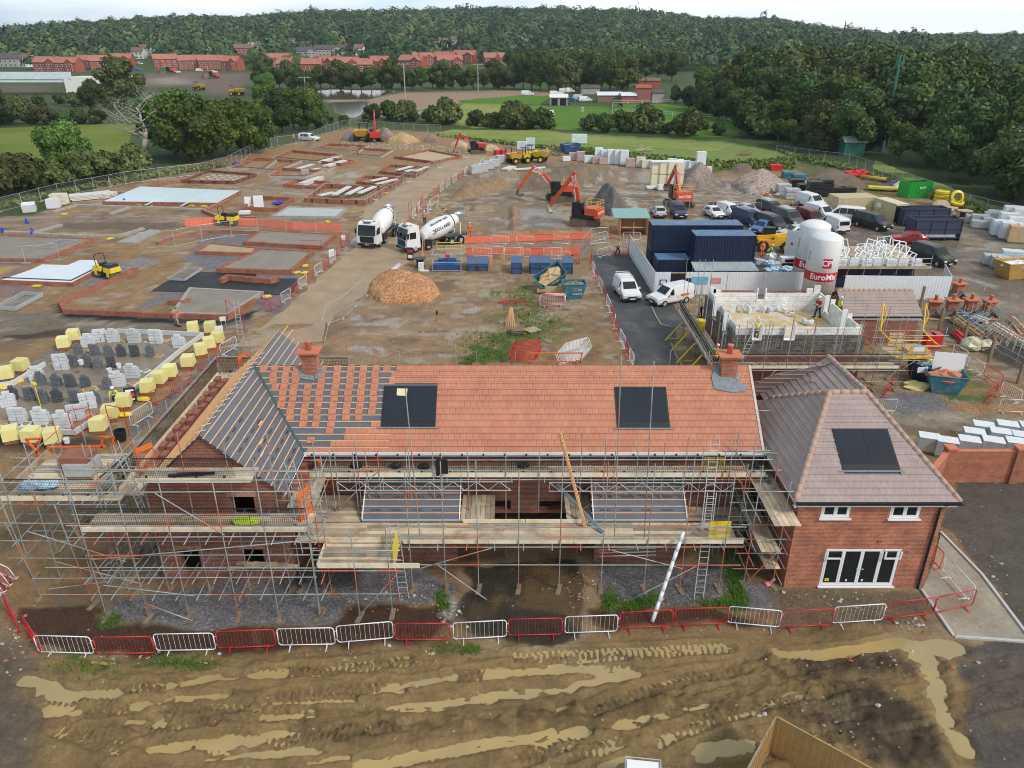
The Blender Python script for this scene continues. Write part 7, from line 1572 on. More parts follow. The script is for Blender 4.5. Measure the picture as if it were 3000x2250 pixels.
mixer('white mixer truck with teal lettering and navy bumper turned across the dirt road','b1',1185,1075,-52,m_navy,word=R(-5))
def excavator(label,c,x,y,rz,pose,paint=None,s=1.0,word=None,rails=True,bucket=None,dark=False):
 """rz turns the boom (local +x); pose = boom tip and bucket in (reach, height)"""
 paint=paint or m_exc;p=G(c,x,y);t=T('excavator',label,'excavator',(p.x,p.y,0),R(rz));t.scale=(s,s,s)
 for sy in(-1.05,1.05):
  b=MB();N=10;P=[]
  for i in range(N+1):a=PI/2+PI*i/N;P.append((-1.6+.45*math.cos(a),.46+.45*math.sin(a)))
  for i in range(N+1):a=-PI/2+PI*i/N;P.append((1.6+.45*math.cos(a),.46+.45*math.sin(a)))
  n=len(P);b.add([(q[0],sy-.3,q[1])for q in P]+[(q[0],sy+.3,q[1])for q in P],[tuple(range(n)),tuple(range(2*n-1,n-1,-1))]+[(i,(i+1)%n,n+(i+1)%n,n+i)for i in range(n)])
  for i in range(16):b.box((-1.7+.22*i,sy,.93),(.08,.62,.06));b.box((-1.7+.22*i,sy,.0),(.08,.62,.04))
  o=b.build('track',m_track,t)
  o.rotation_euler.z=R(25)
 MB().box((0,0,.85),(1.8,1.6,.4)).lathe([(.7,1.0),(.7,1.15)],16).build('undercarriage',m_track,t)
 MB().box((-.2,0,1.35),(3.2,2.5,.4)).build('deck',m_black,t)
 MB().box((-1.2,0,1.95),(1.5,2.5,1.0),taper=.96).box((-2.05,0,1.75),(.5,2.5,1.15),taper=.94).build('counterweight',paint,t);MB().box((-.2,-.75,1.9),(.7,.9,.8)).build('engine_cover',m_black if dark else paint,t)
 MB().box((.75,.72,2.25),(1.5,1.0,1.6),taper=.92).build('cab',m_black,t);b=MB().box((.75,1.235,2.4),(1.2,.02,1.0)).box((1.49,.72,2.4),(.02,.8,1.1)).box((.75,.205,2.5),(1.2,.02,.8));b.build('cab_glass',m_glass,t)
 (bx,bz),(ax,az),(kx,kz)=pose
 b=MB();f0=Vector((.9,-.25,1.75));f2=Vector((bx,-.25,bz));f1=f0.lerp(f2,.5)+Vector((0,0,.75))if not(bx<2)else f0.lerp(f2,.5)+Vector((-.5,0,.2))
 b.bar(f0,f1,.42,.6).bar(f1,f2,.38,.5).bar(f1-(f1-f0)*.06,f1+(f2-f1)*.1,.40,.62);b.build('boom',paint,t)
 b=MB();e=Vector((ax,-.25,az));d=(e-f2).normalized();b.bar(f2-d*.7,e,.34,.45);b.build('stick',paint,t)
 MB().tube(f0+Vector((.3,.3,-.2)),f1+Vector((.2,.3,-.2)),.09,8).tube(f1+Vector((.2,0,.45)),f2-d*.6+Vector((0,0,.1)),.09,8).build('ram',m_galv,t)
 b=MB();bk=[(0,.0),(.35,-.25),(.3,-.8),(-.3,-1.1),(-.9,-.85),(-.75,-.7),(-.25,-.85),(.0,-.6)];b.add([(ax+q[0]+kx,-.25-.6,az+q[1]+kz)for q in bk]+[(ax+q[0]+kx,-.25+.6,az+q[1]+kz)for q in bk],[tuple(range(8)),tuple(range(15,7,-1))]+[(i,(i+1)%8,8+(i+1)%8,8+i)for i in range(8)]);b.build('bucket',bucket or m_track,t)
 if rails:
  b=MB()
  for z in(2.95,3.3):b.path([(-2.1,-1.2,z),(-.3,-1.2,z),(-.3,.1,z),(-.6,1.2,z),(-2.1,1.2,z)],.035,5,closed=True)
  for q in((-2.1,-1.2),(-2.1,1.2),(-.3,-1.2),(-.6,1.2),(-1.2,-1.2),(-2.1,0)):b.tube((q[0],q[1],2.4),(q[0],q[1],3.3),.035,5)
  b.build('guard_rail',m_plant,t)
 if word:
  mw_=mat('white lettering',(.85,.85,.88),.5)
  mid=f1.lerp(f2,.5);dx=(f2-f1).normalized()
  for s_ in(-1,1):
   xd=dx if s_<0 else-dx
   lettering(word,.42,mw_,t,face_mat(mid+Vector((0,s_*.20,0)),xd,Vector((0,s_,0)).cross(xd)),.012)
  lettering(word,.5,mw_,t,face_mat((-2.31,0,1.85),(0,-1,0),(0,0,1)),.012)
 return t
excavator('orange excavator with boom stretched left, yellow rails on its back','b2',395,655,172,((4.6,4.4),(6.6,1.5),(0,0)),word='BUXTED')
excavator('orange excavator with raised bent boom and pale muddy bucket','b2',590,850,150,((2.2,6.2),(5.4,2.0),(0,0)),word='BUXTED',bucket=mat('dried pale mud steel',(.42,.38,.33),.9,var=.3))
excavator('orange excavator facing away behind the parked cars, boom before cream blocks','b2',1350,705,98,((3.6,5.0),(6.2,2.2),(0,0)),word='BUXTED')
excavator('red excavator with boom held upright among far stone heaps','b1',965,180,100,((2.4,6.4),(4.6,3.6),(0,0)),mat('red plant paint',(.55,.03,.03),.4),.95,rails=False)
excavator('small dark-cabbed red excavator by the far barriers, boom to the left','b1',1790,272,178,((4.2,4.2),(5.6,1.0),(0,0)),mat('red plant paint',(.55,.03,.03),.4),.85,rails=False,dark=True)
def dumper(label,c,x,y,rz,paint,s=1.0):
 p=G(c,x,y);t=T('dumper',label,'dumper',p,R(rz));t.scale=(s,s,s)
 for yy in(-1.3,1.3):
  for sx in(-1,1):wheel(t,sx*.95,yy,.62,.5,paint)
 MB().box((0,.1,.85),(1.2,3.6,.4)).build('chassis',m_black,t);MB().box((0,1.3,1.35),(1.7,1.3,.7)).build('engine_cover',paint,t)
 MB().add([(-1.1,-2.4,1.9),(1.1,-2.4,1.9),(1.15,.2,2.0),(-1.15,.2,2.0),(-.8,-1.9,1.0),(.8,-1.9,1.0),(.8,0,1.0),(-.8,0,1.0)],[(4,5,1,0),(5,6,2,1),(6,7,3,2),(7,4,0,3),(7,6,5,4)]).blob((0,-1.1,1.75),(.95,1.05,.25),2,rough=.2,m=1).build('skip',[paint,m_soil],t)
 MB().path([(-.7,1.0,1.6),(-.7,1.0,2.9),(.7,1.0,2.9),(.7,1.0,1.6)],.05,6).box((0,1.1,2.9),(1.5,1.3,.07)).tube((-.7,1.7,1.6),(-.7,1.7,2.9),.05,6).tube((.7,1.7,1.6),(.7,1.7,2.9),.05,6).build('cab_frame',m_black,t);return t
dumper('orange dumper with muddy skip by the weedy bank','b2',60,355,-65,m_plant);dumper('yellow dumper with black cab right of the orange one','b2',190,345,70,m_ywrap,1.1);dumper('orange-yellow dumper facing camera among the far heaps','b1',865,175,0,m_plant,1.35);dumper('rusty dumper at the left end of the dumpers','b2',-20,345,10,m_exc,.9)
def roller(label,c,x,y,rz):
 p=G(c,x,y);t=T('roller',label,'roller',p,R(rz))
 for yy in(-.85,.85):
  k=MB().tube((-.55,yy,.36),(.55,yy,.36),.36,20).build('drum',m_track,t);MB().box((-.6,yy,.55),(.06,.3,.5)).box((.6,yy,.55),(.06,.3,.5)).build('drum_yoke',m_ywrap,k)
 MB().box((0,-.75,.9),(1.1,1.1,.45),taper=.9).box((0,.75,.88),(1.1,1.1,.4),taper=.9).build('body',m_ywrap,t);MB().box((0,-.7,1.25),(1.0,1.0,.3),taper=.85).box((0,.35,1.2),(.5,.5,.4)).box((0,0,.6),(.6,.6,.4)).build('cover',m_black,t)
 MB().path([(-.5,.65,1.05),(-.5,.75,2.0),(-.35,.78,2.15),(.35,.78,2.15),(.5,.75,2.0),(.5,.65,1.05)],.035,7).build('roll_bar',m_black,t);t.scale=(1.15,1.15,1.15)
roller('yellow roller with black roll bar beside the bright white floor','b0',880,1280,62);roller('yellow roller with two wheels in view beyond the orange netting','b0',1850,855,78)
p=G('s',1420,640);t=T('telehandler','yellow telehandler with open cab behind the blue offices','telehandler',p,R(-100))
for yy in(-1.4,1.3):
 for sx in(-1,1):wheel(t,sx*.95,yy,.68,.45,m_plant)
MB().box((0,.8,1.35),(1.9,2.1,1.1),taper=.92).box((.5,-1.0,1.1),(1.0,1.9,.7)).build('body',mat('bright plant yellow',(.80,.42,.02),.35),t);MB().box((-.5,-.7,1.9),(.95,1.5,1.5),taper=.9).build('cab',m_black,t);MB().box((-.98,-.7,2.1),(.02,1.1,.9)).build('cab_glass',m_glass,t)
MB().bar((.35,1.5,2.0),(.35,-2.6,1.5),.35,.4).build('boom',mat('bright plant yellow',(.80,.42,.02),.35),t);MB().box((0,-2.9,.9),(1.3,.15,.8)).bar((-.4,-2.9,.55),(-.4,-4.0,.55),.12,.06).bar((.4,-2.9,.55),(.4,-4.0,.55),.12,.06).build('forks',m_black,t)
# ================================================================ site offices, hoarding, silos
def container(label,x0,x1,y0,y1,z0,z1,m,top,group=None,doors=None,name='site_container'):
 c=((x0+x1)/2,(y0+y1)/2,z0);t=T(name,label,'container',c,0,group);w,d,h=x1-x0,y1-y0,z1-z0
 b=MB().box((0,0,h/2),(w-.08,d-.08,h-.06));n=int(w/.28)
 for i in range(n):x=-w/2+(i+.5)*w/n;b.box((x,-d/2+.02,h/2),(.14,.06,h-.35));b.box((x,d/2-.02,h/2),(.14,.06,h-.35))
 n=int(d/.28)
 for i in range(n):y=-d/2+(i+.5)*d/n;b.box((-w/2+.02,y,h/2),(.06,.14,h-.35))
 b.build('body',m,t);b=MB()
 for sx in(-1,1):
  for sy in(-1,1):b.box((sx*(w/2-.06),sy*(d/2-.06),h/2),(.14,.14,h))
 b.box((0,-d/2+.04,.07),(w-.3,.11,.14)).box((0,-d/2+.04,h-.07),(w-.3,.11,.14));b.build('frame',m,t)
 b=MB().box((0,0,h-.005),(w,d,.05));n=int(w/.35)
 for i in range(n):b.box((-w/2+(i+.5)*w/n,0,h+.035),(.16,d-.1,.03))
 b.build('roof',top,t);return t
container('upper dark blue site office with blue roof, longest one at the back',14.8,24.4,79.5,82.0,2.62,5.2,m_navy,m_navytop,'stacked site offices');container('ground dark blue office under the longest one',14.8,24.4,79.52,82.02,0,2.58,m_navy,m_navytop,'stacked site offices')
container('upper dark blue office with pale striped roof, front right',18.4,24.5,75.0,77.45,2.62,5.2,m_navy,m_navytop,'stacked site offices');container('ground dark blue office behind the canopy store',18.4,24.5,75.02,77.47,0,2.58,m_navy,m_navytop,'stacked site offices')
container('small dark blue store at the hoarding corner',14.9,18.2,75.6,78.0,0,2.6,m_navy,m_navytop,'stacked site offices')
t=T('canopy_store','open metal rack store with pale sloping roof before the blue offices','store',(21.3,73.9,0))
MB().slab([(-3.2,-1.0,2.25),(3.2,-1.0,2.25),(3.0,.95,2.6),(-3.2,.95,2.6)],.06).build('roof',mat('grey green roof sheet',(.36,.44,.45),.45,var=.3,scale=.5,dirt=(.6,.55,.42,.5)),t);b=MB()
for x in np.linspace(-3.0,3.0,5):
 for y in(-.9,.8):b.tube((x,y,0),(x,y,2.25),.04,6)
for z in(.7,1.4):b.path([(-3,-.9,z),(3,-.9,z),(3,.8,z),(-3,.8,z)],.03,5,closed=True)
b.build('frame',m_galv,t);MB().box((.3,0,1.55),(5.0,.9,.12)).box((0,0,.85),(5.4,1.0,.15)).build('stored_lengths',m_wrapw,t)
hp=[('s',130,1115),('b2',945,1088)]
def hoard(label,A,E,h,door=None,red=False):
 A=Vector(A);E=Vector(E);d=E-A;L=math.hypot(d.x,d.y);t=T('hoarding',label,'hoarding',(A.x,A.y,0),math.atan2(d.y,d.x));b=MB();n=int(L/.3)
 for i in range(n):
  x=(i+.5)*L/n
  if door and door[0]<x<door[1]:continue
  b.box((x,0,h/2),(L/n-.004,.03,h));b.box((x,-.022,h/2),(.09,.018,h-.04))
 b.build('sheeting',m_hoard,t);MB().bar((0,.06,h-.1),(L,.06,h-.1),.07,.1).bar((0,.06,.4),(L,.06,.4),.07,.1).build('rails',m_board,t)
 if red:MB().box((L,0,h/2),(.14,.14,h+.1)).build('red_post',m_rmetal,t)
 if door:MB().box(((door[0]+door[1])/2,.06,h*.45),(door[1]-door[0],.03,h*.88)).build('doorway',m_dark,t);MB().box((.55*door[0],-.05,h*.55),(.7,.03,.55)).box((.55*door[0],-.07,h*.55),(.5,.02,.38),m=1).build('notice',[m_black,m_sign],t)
 return t
a=G('s',130,1115);e=G('b2',945,1088);hoard('white hoarding running back beside the road to a red post',a,e,2.3,red=True)
t=hoard('white hoarding front with doorway and notices behind the parked van',a,(29.0,72.2,0),2.3,(1.5,2.9))
for(x,w,h,m)in((4.4,1.6,.8,mat('blue notice',(.2,.5,.7),.5)),(6.0,1.0,.6,mat('red ring notice',(.7,.3,.35),.5)),(3.3,.5,.5,m_navyc)):MB().box((x,-.05,1.45),(w,.02,h)).build('notice',m,t)
hoard('white hoarding right of the silos to the yard corner',(32.3,71.0,0),(42.4,70.6,0),2.35);hoard('short white hoarding return at the yard corner',(42.4,70.6,0),(44.0,75,0),2.35)
hd=board_sign('white hinged gate leaf behind the left silo','s',1600,715,1.6,3.0,.1,-.9,[m_hoard,(0,.5,.2,.1,m_pink)],False)
def silo(label,c,x,Yb,r,h):
 p=GY(c,x,1000,Yb);t=T('silo',label,'silo',(p.x,Yb,0),0,'mortar silos')
 b=MB().lathe([(r,1.2),(r,h-.35),(r*.97,h-.25),(r*.6,h+.05),(.0,h+.15)],40);k=b.build('tank',m_white,t,True)
 for z0,z1 in((2.55,3.4),(1.25,1.37)):MB().lathe([(r+.012,z0),(r+.012,z1)],40,cap=False).build('red_band',mat('red band',(.62,.01,.03),.4),t,True)
 MB().lathe([(r,.0),(r,1.19)],40).build('skirt',mat('grey skirt',(.38,.40,.41),.6),t,True);MB().box((-r*.98,-.3,h*.72),(.14,.16,.9)).tube((r*.99,-.2,.3),(r*.99,-.2,h-.3),.05,6).build('fittings',m_galv,t)
 w=math.atan2(-p.x,-Yb)
 M4=Matrix.Rotation(R(-9),4,'Z');wm=mat('white lettering',(.85,.85,.88),.5)
 lettering('EuroMix',.75,wm,t,M4@Matrix.Translation((0,0,2.97)),.02,r+.012)
 MB().add([((r+.01)*math.sin(a_),-(r+.01)*math.cos(a_),z)for z in(3.85,4.75)for a_ in np.linspace(-.36,.22,9)],[(i,i+1,9+i+1,9+i)for i in range(8)]).build('red_plate',mat('red band',(.62,.01,.03),.4),t)
 lettering('CPI',.72,wm,t,Matrix.Rotation(R(-4),4,'Z')@Matrix.Translation((0,0,4.3)),.02,r+.02)
 for z in(2.0,1.7):lettering('mortar silo' if False else '01235 467',.22,mat('grey print',(.5,.5,.52),.6),t,M4@Matrix.Translation((0,0,z)),0,r+.008)
silo('white silo with red bands, front one of the two','b3',470,69.6,1.45,6.75);silo('white silo with red bands, partly hidden behind the front one','b3',362,73.6,1.45,6.95)
t=T('window_rack','scaffold platform piled with white window frames behind the hoarding','platform',(37,78,0))
MB().box((-.5,.2,1.0),(8.6,7.2,2.0)).build('support_containers',m_navy,t);b=MB().box((0,0,2.2),(10,8.4,.1));b.build('deck',m_board,t);b=MB()
for x in np.linspace(-4.9,4.9,7):b.tube((x,-4.1,1.0),(x,-4.1,3.5),.035,5);b.tube((x,-3.0,.6),(x,-4.3,2.2),.03,5)
for y in np.linspace(-4.1,4,5):b.tube((-4.9,y,1.0),(-4.9,y,3.5),.035,5)
for z in(2.7,3.2):b.tube((-4.9,-4.1,z),(4.9,-4.1,z),.03,5).tube((-4.9,-4.1,z),(-4.9,4,z),.03,5)
b.build('rails',m_tube,t);MB().box((0,-4.16,2.3),(10,.05,.25)).box((-4.96,0,2.3),(.05,8.3,.25)).build('toe_board',m_board,t)
b=MB();r_=random.Random(4)
for i in range(30):
 w,h=r_.uniform(.8,1.4),r_.uniform(1.0,1.9);F4=[(-w/2,0,0),(w/2,0,0),(w/2,0,h),(-w/2,0,h)]
 M4=Matrix.Translation((r_.uniform(-4,3.5),r_.uniform(-3,3.4),2.35+r_.uniform(0,.5)))@Matrix.Rotation(r_.uniform(-1,.6),4,'Z')@Matrix.Rotation(r_.uniform(-1.45,-.75),4,'X')@Matrix.Rotation(r_.uniform(-.5,.5),4,'Y');Q=[M4@Vector(q)for q in F4]
 nm=MB().path(Q,.055,4,closed=True);nm.bar((Q[0]+Q[1])/2,(Q[2]+Q[3])/2,.08,.08);tag(nm.build('window_frame',m_upvc,loc=t.location),'white window frame in the heap on the yard platform','window frame','window frames on the platform')
for i in range(7):tag(MB().box((0,0,.35),(1.0,.6,.7)).build('wrapped_bundle',m_wrapw,loc=(37-3.8+1.25*i,74.6+.2*(i%2),2.27)),'white wrapped bundle along platform front edge, %s from left'%nth(i),'bundle','bundles on the platform edge')
def cont_px(label,c,fl,fr,bl,h,m,top,**k):
 A,E,B_=G(c,*fl,h),G(c,*fr,h),G(c,*bl,h);L=(E-A).length;D=(B_-A).length
 t=container(label,0,L,0,D,0,h,m,top,**k);t.location=((A+E)/2+(B_-A)/2)*1;t.location.z=0;t.rotation_euler.z=math.atan2(E.y-A.y,E.x-A.x);return t
t1=cont_px('long cream container with side door behind the white minibus','t',(200,295),(620,285),(125,248),2.6,m_cream,m_cream);t2=cont_px('cream container with an open end showing its dark inside','t',(640,300),(880,375),(700,280),2.6,m_cream,mat('pale cream roof',(.72,.64,.45),.5,var=.1,dirt=(.4,.2,.1,.3)))
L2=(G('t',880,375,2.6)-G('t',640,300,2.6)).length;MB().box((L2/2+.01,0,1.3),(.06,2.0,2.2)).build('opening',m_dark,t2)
for tt in(t1,t2):MB().box((-.8,-1.3,1.9),(.9,.03,.55)).build('notice',m_sign,tt)
t=cont_px('bright green open container by the right perimeter fence','t',(955,160),(1000,160),(975,148),2.5,m_green,m_dark);t.scale=(1,1,1);bpy.data.objects.remove([c for c in t.children if c.name.startswith('roof')][0])
for ch in list(t.children):bpy.data.objects.remove(ch)
A,E=G('t',950,300),G('t',1195,285);t.location=(A+E)/2;t.rotation_euler.z=math.atan2(E.y-A.y,E.x-A.x);L=(E-A).length;b=MB().box((0,0,1.2),(L,.08,2.4)).box((0,2.3,1.2),(L,.08,2.4)).box((-L/2,1.15,1.2),(.08,2.38,2.4)).box((L/2,1.15,1.2),(.08,2.38,2.4)).box((0,1.15,.1),(L-.2,2.2,.1))
for i in range(9):b.box((-L/2+(i+.5)*L/9,-.07,1.2),(.1,.07,2.3))
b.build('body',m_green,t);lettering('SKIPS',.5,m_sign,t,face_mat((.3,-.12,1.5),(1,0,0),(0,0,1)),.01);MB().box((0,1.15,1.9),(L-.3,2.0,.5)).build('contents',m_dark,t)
for lab,q,h in(('rear dark blue roll-on container side by the cream container',((880,600),(1380,600)),2.3),('front dark blue roll-on container at the yard turning',((1005,755),(1510,755)),2.6)):
 A,E=G('t',*q[0]),G('t',*q[1]);L=(E-A).length;t=T('roll_on_container',lab,'container',(A+E)/2,math.atan2(E.y-A.y,E.x-A.x),'dark blue roll-on containers')
 b=MB().box((0,0,1.15+(h-.9)/2-.2),(L,.1,h-.7)).box((0,2.3,h/2),(L,.1,h)).box((-L/2,1.15,h/2),(.1,2.3,h)).box((L/2,1.15,h/2),(.1,2.3,h)).box((0,1.15,.35),(L,2.3,.2));b.build('body',mat('dark slate blue paint',(.035,.05,.085),.5,var=.2),t);b=MB()
 for i in range(4):b.box((-L/2+.1+(L-.2)*i/3,-.09,h/2),(.12,.1,h))
 b.box((0,-.09,h-.05),(L,.14,.12)).box((0,-.09,1.5),(L,.1,.08));b.build('ribs',mat('dark slate blue paint',(.035,.05,.085),.5),t);MB().box((0,-.1,.62),(L*.75,.25,.3)).build('recess',m_galv,t)
for i in range(4):p=G('t',1298,375);tag(MB().lathe([(.65,0),(1.0,.12),(1.0,.42),(.65,.54)],20,cap=False).lathe([(.65,.54),(.62,.27),(.65,0)],20,cap=False).build('yellow_pipe_coil',m_ywrap,loc=(p.x,p.y,.05+i*.56)),'yellow pipe coil in the tall stack by green container, %s from the bottom'%nth(i),'pipe coil','yellow pipe coils')
p=G('t',1470,410);o=MB().lathe([(.6,0),(.95,.1),(.95,.4),(.6,.5)],20,cap=False).build('yellow_pipe_coil',m_ywrap,loc=(p.x,p.y,.7));o.rotation_euler.x=.3;tag(o,'loose yellow pipe coil right of the tall stack','pipe coil');o=MB().lathe([(.6,0),(.95,.1),(.95,.4),(.6,.5)],20,cap=False).build('yellow_pipe_coil',m_ywrap,loc=(p.x,p.y+.5,1.6));o.rotation_euler.x=1.3;tag(o,'yellow pipe coil standing on edge above the loose coil','pipe coil')
for i,(x,y,s,ti)in enumerate(((1275,475,1.1,1.4),(1365,488,.9,0),(1560,505,1.0,0),(1420,470,.8,0))):
 p=G('t',x,y);t=T('wooden_cable_drum','wooden cable drum by the yellow coils, %s'%('standing on its rim','lying flat in the middle','lying flat with black cable at right','small one behind')[i],'cable drum',p+Vector((0,0,s*.9 if ti else 0)));MB().lathe([(s,0),(s,.08)],20).lathe([(s,.9),(s,.98)],20).build('flange',m_board,t);MB().lathe([(s*.55,.08),(s*.55,.9)],16).build('core',m_black if i==2 else m_ply,t);t.rotation_euler.x=ti
p=G('t',640,215);tag(MB().bar((-1.5,.6,.5),(3.6,-1.0,.5),1.6,.25).build('yellow_blue_panels',m_ywrap,loc=p),'yellow topped panels lying before the purple pipes','panels');A,E=G('t',445,90),G('t',720,122);tag(MB().tube(A+Vector((0,0,.4)),E+Vector((0,0,.4)),.35,12).build('yellow_duct',mat('mustard duct',(.5,.33,.04),.5),smooth=True),'long mustard duct on the ground near the fence','duct')
p=G('t',400,70);tag(MB().blob((0,0,.5),(2.2,1.2,.7),1,rough=.35).build('red_bundle',m_rmetal,loc=p),'red bundle heap at the far right of yard','bundle');p=G('t',780,185);b=MB();r_=random.Random(3)
for i in range(14):b.tube((r_.uniform(-2,2),r_.uniform(-1,1),.2),(r_.uniform(-1,3),r_.uniform(-1.5,1),r_.uniform(.4,1.4)),.09,6)
tag(b.build('purple_pipes',mat('purple pipe',(.22,.14,.32),.5),loc=p),'tangle of purple grey pipes before the green container','pipes');p=G('t',895,215);tag(MB().blob((-.8,0,.6),(.8,.7,.8),2).blob((.8,-.5,.6),(.8,.7,.8),3).build('white_bags',m_wrapw,loc=p),'white bulk bags left of the green container','bags')
for i,(c,x,y,n,m)in enumerate((('b3',360,635,5,0),('b3',450,620,5,0),('b3',560,600,2,0),('b3',640,598,2,0),('b3',225,560,3,0),('b3',290,600,3,0),('b3',190,640,3,1),('b3',165,470,2,2),('b3',250,490,2,2),('b3',60,410,2,3),('b3',120,600,3,1))):
 p=G(c,x,y);b=MB()
 for j in range(n):b.box((rnd.uniform(-.08,.08),0,.26+.52*j),(2.1,1.6,.46))
 tag(b.build('crate_stack',[m_black,m_wrapg,m_teal,m_rmetal][m],loc=p),'%s crate stack beyond the car park, %s'%(('black','grey','teal','red')[m],('left of the tallest pair','right of the tallest pair','low one by the container','low one right of the other low one','half hidden by pipes','next to the white sheeting','by rubble front','far left pair','far right pair','red at the mound','near the vans')[i]),'crates','crates beyond the car park')
for i,(c,x,y,w,h,m)in enumerate(sorted((('t',1640,560,1.6,.9,0),('t',1725,575,2.2,1.1,0),('t',1720,615,2.0,.8,0),('t',1805,600,1.2,1.0,0),('t',1885,635,1.6,1.1,0),('t',1870,560,2.4,1.2,0),('t',1885,510,1.8,.9,1),('t',1955,700,2.4,1.8,1),('t',2045,735,2.4,1.9,1),('t',2125,770,2.2,1.9,2),('t',2060,590,2.4,2.4,1),('t',2170,620,2.6,2.4,1),('t',2200,760,2.0,2.0,1),('t',2010,650,2.2,2.2,1),('t',2110,690,2.4,2.1,1),('t',1860,1015,2.0,1.0,0),('t',1935,1045,1.8,1.1,0),('t',2000,1085,1.9,1.3,0),('t',2065,975,2.2,1.1,3)))):
 pack('%s pallet at the right yard edge, %s from left'%(('grey block','white wrapped','tan board','blue-white')[m],nth(i)),c,x,y,(w,1.4,h),m=[m_wrapg,m_wrapw,m_ply,mw[3]][m],rz=-.35,group='pallets at the right yard edge')
p=G('t',2170,1165);skip('orange and blue skip full of waste at the right border',(p.x,p.y+.8,0),.15,mat('orange brown skip',(.50,.28,.07),.5),2.4,4.2,1.7,m_wrapw);tag(MB().box((0,0,.6),(.6,1.5,1.5)).build('bright_blue_door',mat('bright blue panel',(.02,.08,.55),.4),loc=(p.x+1.6,p.y-.4,.2)),'bright blue panel against the orange and blue skip','panel')
p=G('s',1580,800);t=T('generator','white and black generator box left of the silos','generator',p);MB().box((0,0,.65),(1.9,1.0,.6)).build('body',m_white,t);MB().box((0,0,.2),(1.9,1.0,.35)).box((0,-.51,.65),(1.2,.02,.3)).build('base',m_black,t)
p=G('s',1530,910);b=MB();
for i in range(9):b.blob((rnd.uniform(-2,2),rnd.uniform(-.3,.5),rnd.uniform(.4,1.3)),(.6,.4,.25),i,rough=.3)
tag(b.build('blue_white_bags',mat('blue and white sack',(.45,.62,.8),.5),loc=p),'heap of blue and white sacks behind the hoarding','sacks');p=G('s',1300,880);tag(MB().bar((-1,0,1.3),(1.2,.4,.9),.8,.5).bar((-1.5,.4,.6),(2,.6,.8),1.0,.4).blob((.9,.6,1.6),(.6,.5,.5),4).build('bent_sheets',m_galv,loc=p),'stacked metal lengths and white bag behind the hoarding','lengths')
# ================================================================ block house on the right with its scaffold
BX0,BX1,BY0,BY1=16.1,25.8,51.7,60.4
t=T('block_house','half built house shell with white block walls above dark blocks and brick','house',(21,56,0))
b=MB();strip(b,[(BX0+.15,BY0+.15),(BX1-.15,BY0+.15),(BX1-.15,BY1-.15),(BX0+.15,BY1-.15)],.3,0,2.3,True);BW(b,'brick_leaf',m_brick,t)
wf=[]
for a,c in((865,955),(1180,1285)):wf.append((GY('k',a,700,BY0).x,GY('k',c,700,BY0).x,3.35,5))
b=MB();wall_open(b,BX0,BX1,2.3,3.7,BY0,.1,wf);wall_open(b,BY0+.1,BY1,2.3,3.9,BX0,.1,[(53.5,54.4,3.0,5),(56.5,57.6,3.0,5)],'y');BW(b,'outer_leaf',m_dblock,t)
b=MB();wall_open(b,BX0+.25,BX1-.25,2.3,4.2,BY0+.2,.1,wf);wall_open(b,BX0+.25,BX1-.25,2.3,4.15,BY1-.35,.1,[(20.3,21.0,3.6,5)]);wall_open(b,BY0+.3,BY1-.4,2.3,4.3,BX0+.25,.1,[(53.5,54.4,3.0,5),(56.5,57.6,3.0,5)],'y');wall_open(b,BY0+.3,BY1-.4,2.3,4.25,BX1-.4,.1,[(54,54.9,3.0,5),(57.3,58.4,3.2,5)],'y')
for x,z in((BX0+.8,4.5),(BX1-1.2,4.55),(BX1-.6,4.8),(BX0+.5,4.75)):b.box((x,BY1-.28,(4.16+z)/2),(.5,.1,z-4.16))
b.box((25.3,52.0,4.3),(.5,.1,.2));BW(b,'inner_leaf',m_block,t)
BW(MB().box((18.7,BY1-.1,4.25),(2.6,.1,.12)).box((23.1,BY1-.1,4.25),(3.6,.1,.12)),'brick_course',m_brick,t)
cc=[((x,BY0+.15,3.95),(.07,.34,1.2))for o in wf for x in o[:2]]+[(((o[0]+o[1])/2,BY0+.1,3.36),(o[1]-o[0],.36,.06))for o in wf]+[((x,y,3.8),(.36,.07,1.5))for x,Y in((BX0+.15,(53.5,54.4,56.5,57.6)),(BX1-.35,(54,54.9,57.3,58.4)))for y in Y]+[((x,BY1-.25,4.0),(.07,.3,1.1))for x in(20.3,21.0)]
for q,r_ in cc:BW(MB().box(q,r_),'cavity_closer',m_upvc,t)
BW(MB().box((20.95,56,2.62),(9.2,8.2,.1)),'floor_deck',mat('floor deck',(.55,.40,.20),.8,var=.25,scale=.5,dirt=(.78,.78,.75,.85)),t)
for i,(x,y)in enumerate(sorted(((665,465),(870,465),(1030,465),(1190,470),(1060,455),(1115,450),(760,460),(825,470),(980,460),(1280,470),(1265,505),(1375,570),(1400,590),(1445,585)))):
 p=G('k',x,y,2.67);tag(MB().box((0,0,.25),(.42,.2,.5 if i<6 else .24)).box((.06,.05,.6 if i<4 else .3),(.42,.2,.16)).build('floor_blocks',m_aac,loc=p,rz=i),'small white block stack on the upper floor deck, %s from left'%nth(i),'blocks','blocks on the block house floor')
B_=Scaf('block_house_scaffold','tall tube scaffold with guard meshes round the white and dark block house',(21,51,0))
for x in(165,290,345,420,):p=G('k',x,430,1.7);B_.std(p.x,p.y,6.2)
for i,x in enumerate(np.linspace(14.9,28.0,9)):B_.std(x,50.2,5.6+g.uniform(-.8,.9));B_.std(x+.4,51.3,5.0+g.uniform(-.6,.6))
for y in(52,54,56,58,60.5):B_.std(14.6,y,5.8);B_.std(15.7,y,5.2);B_.std(26.6,y,5.3)
for x in(18,21,24):B_.std(x,61.2,5.6)
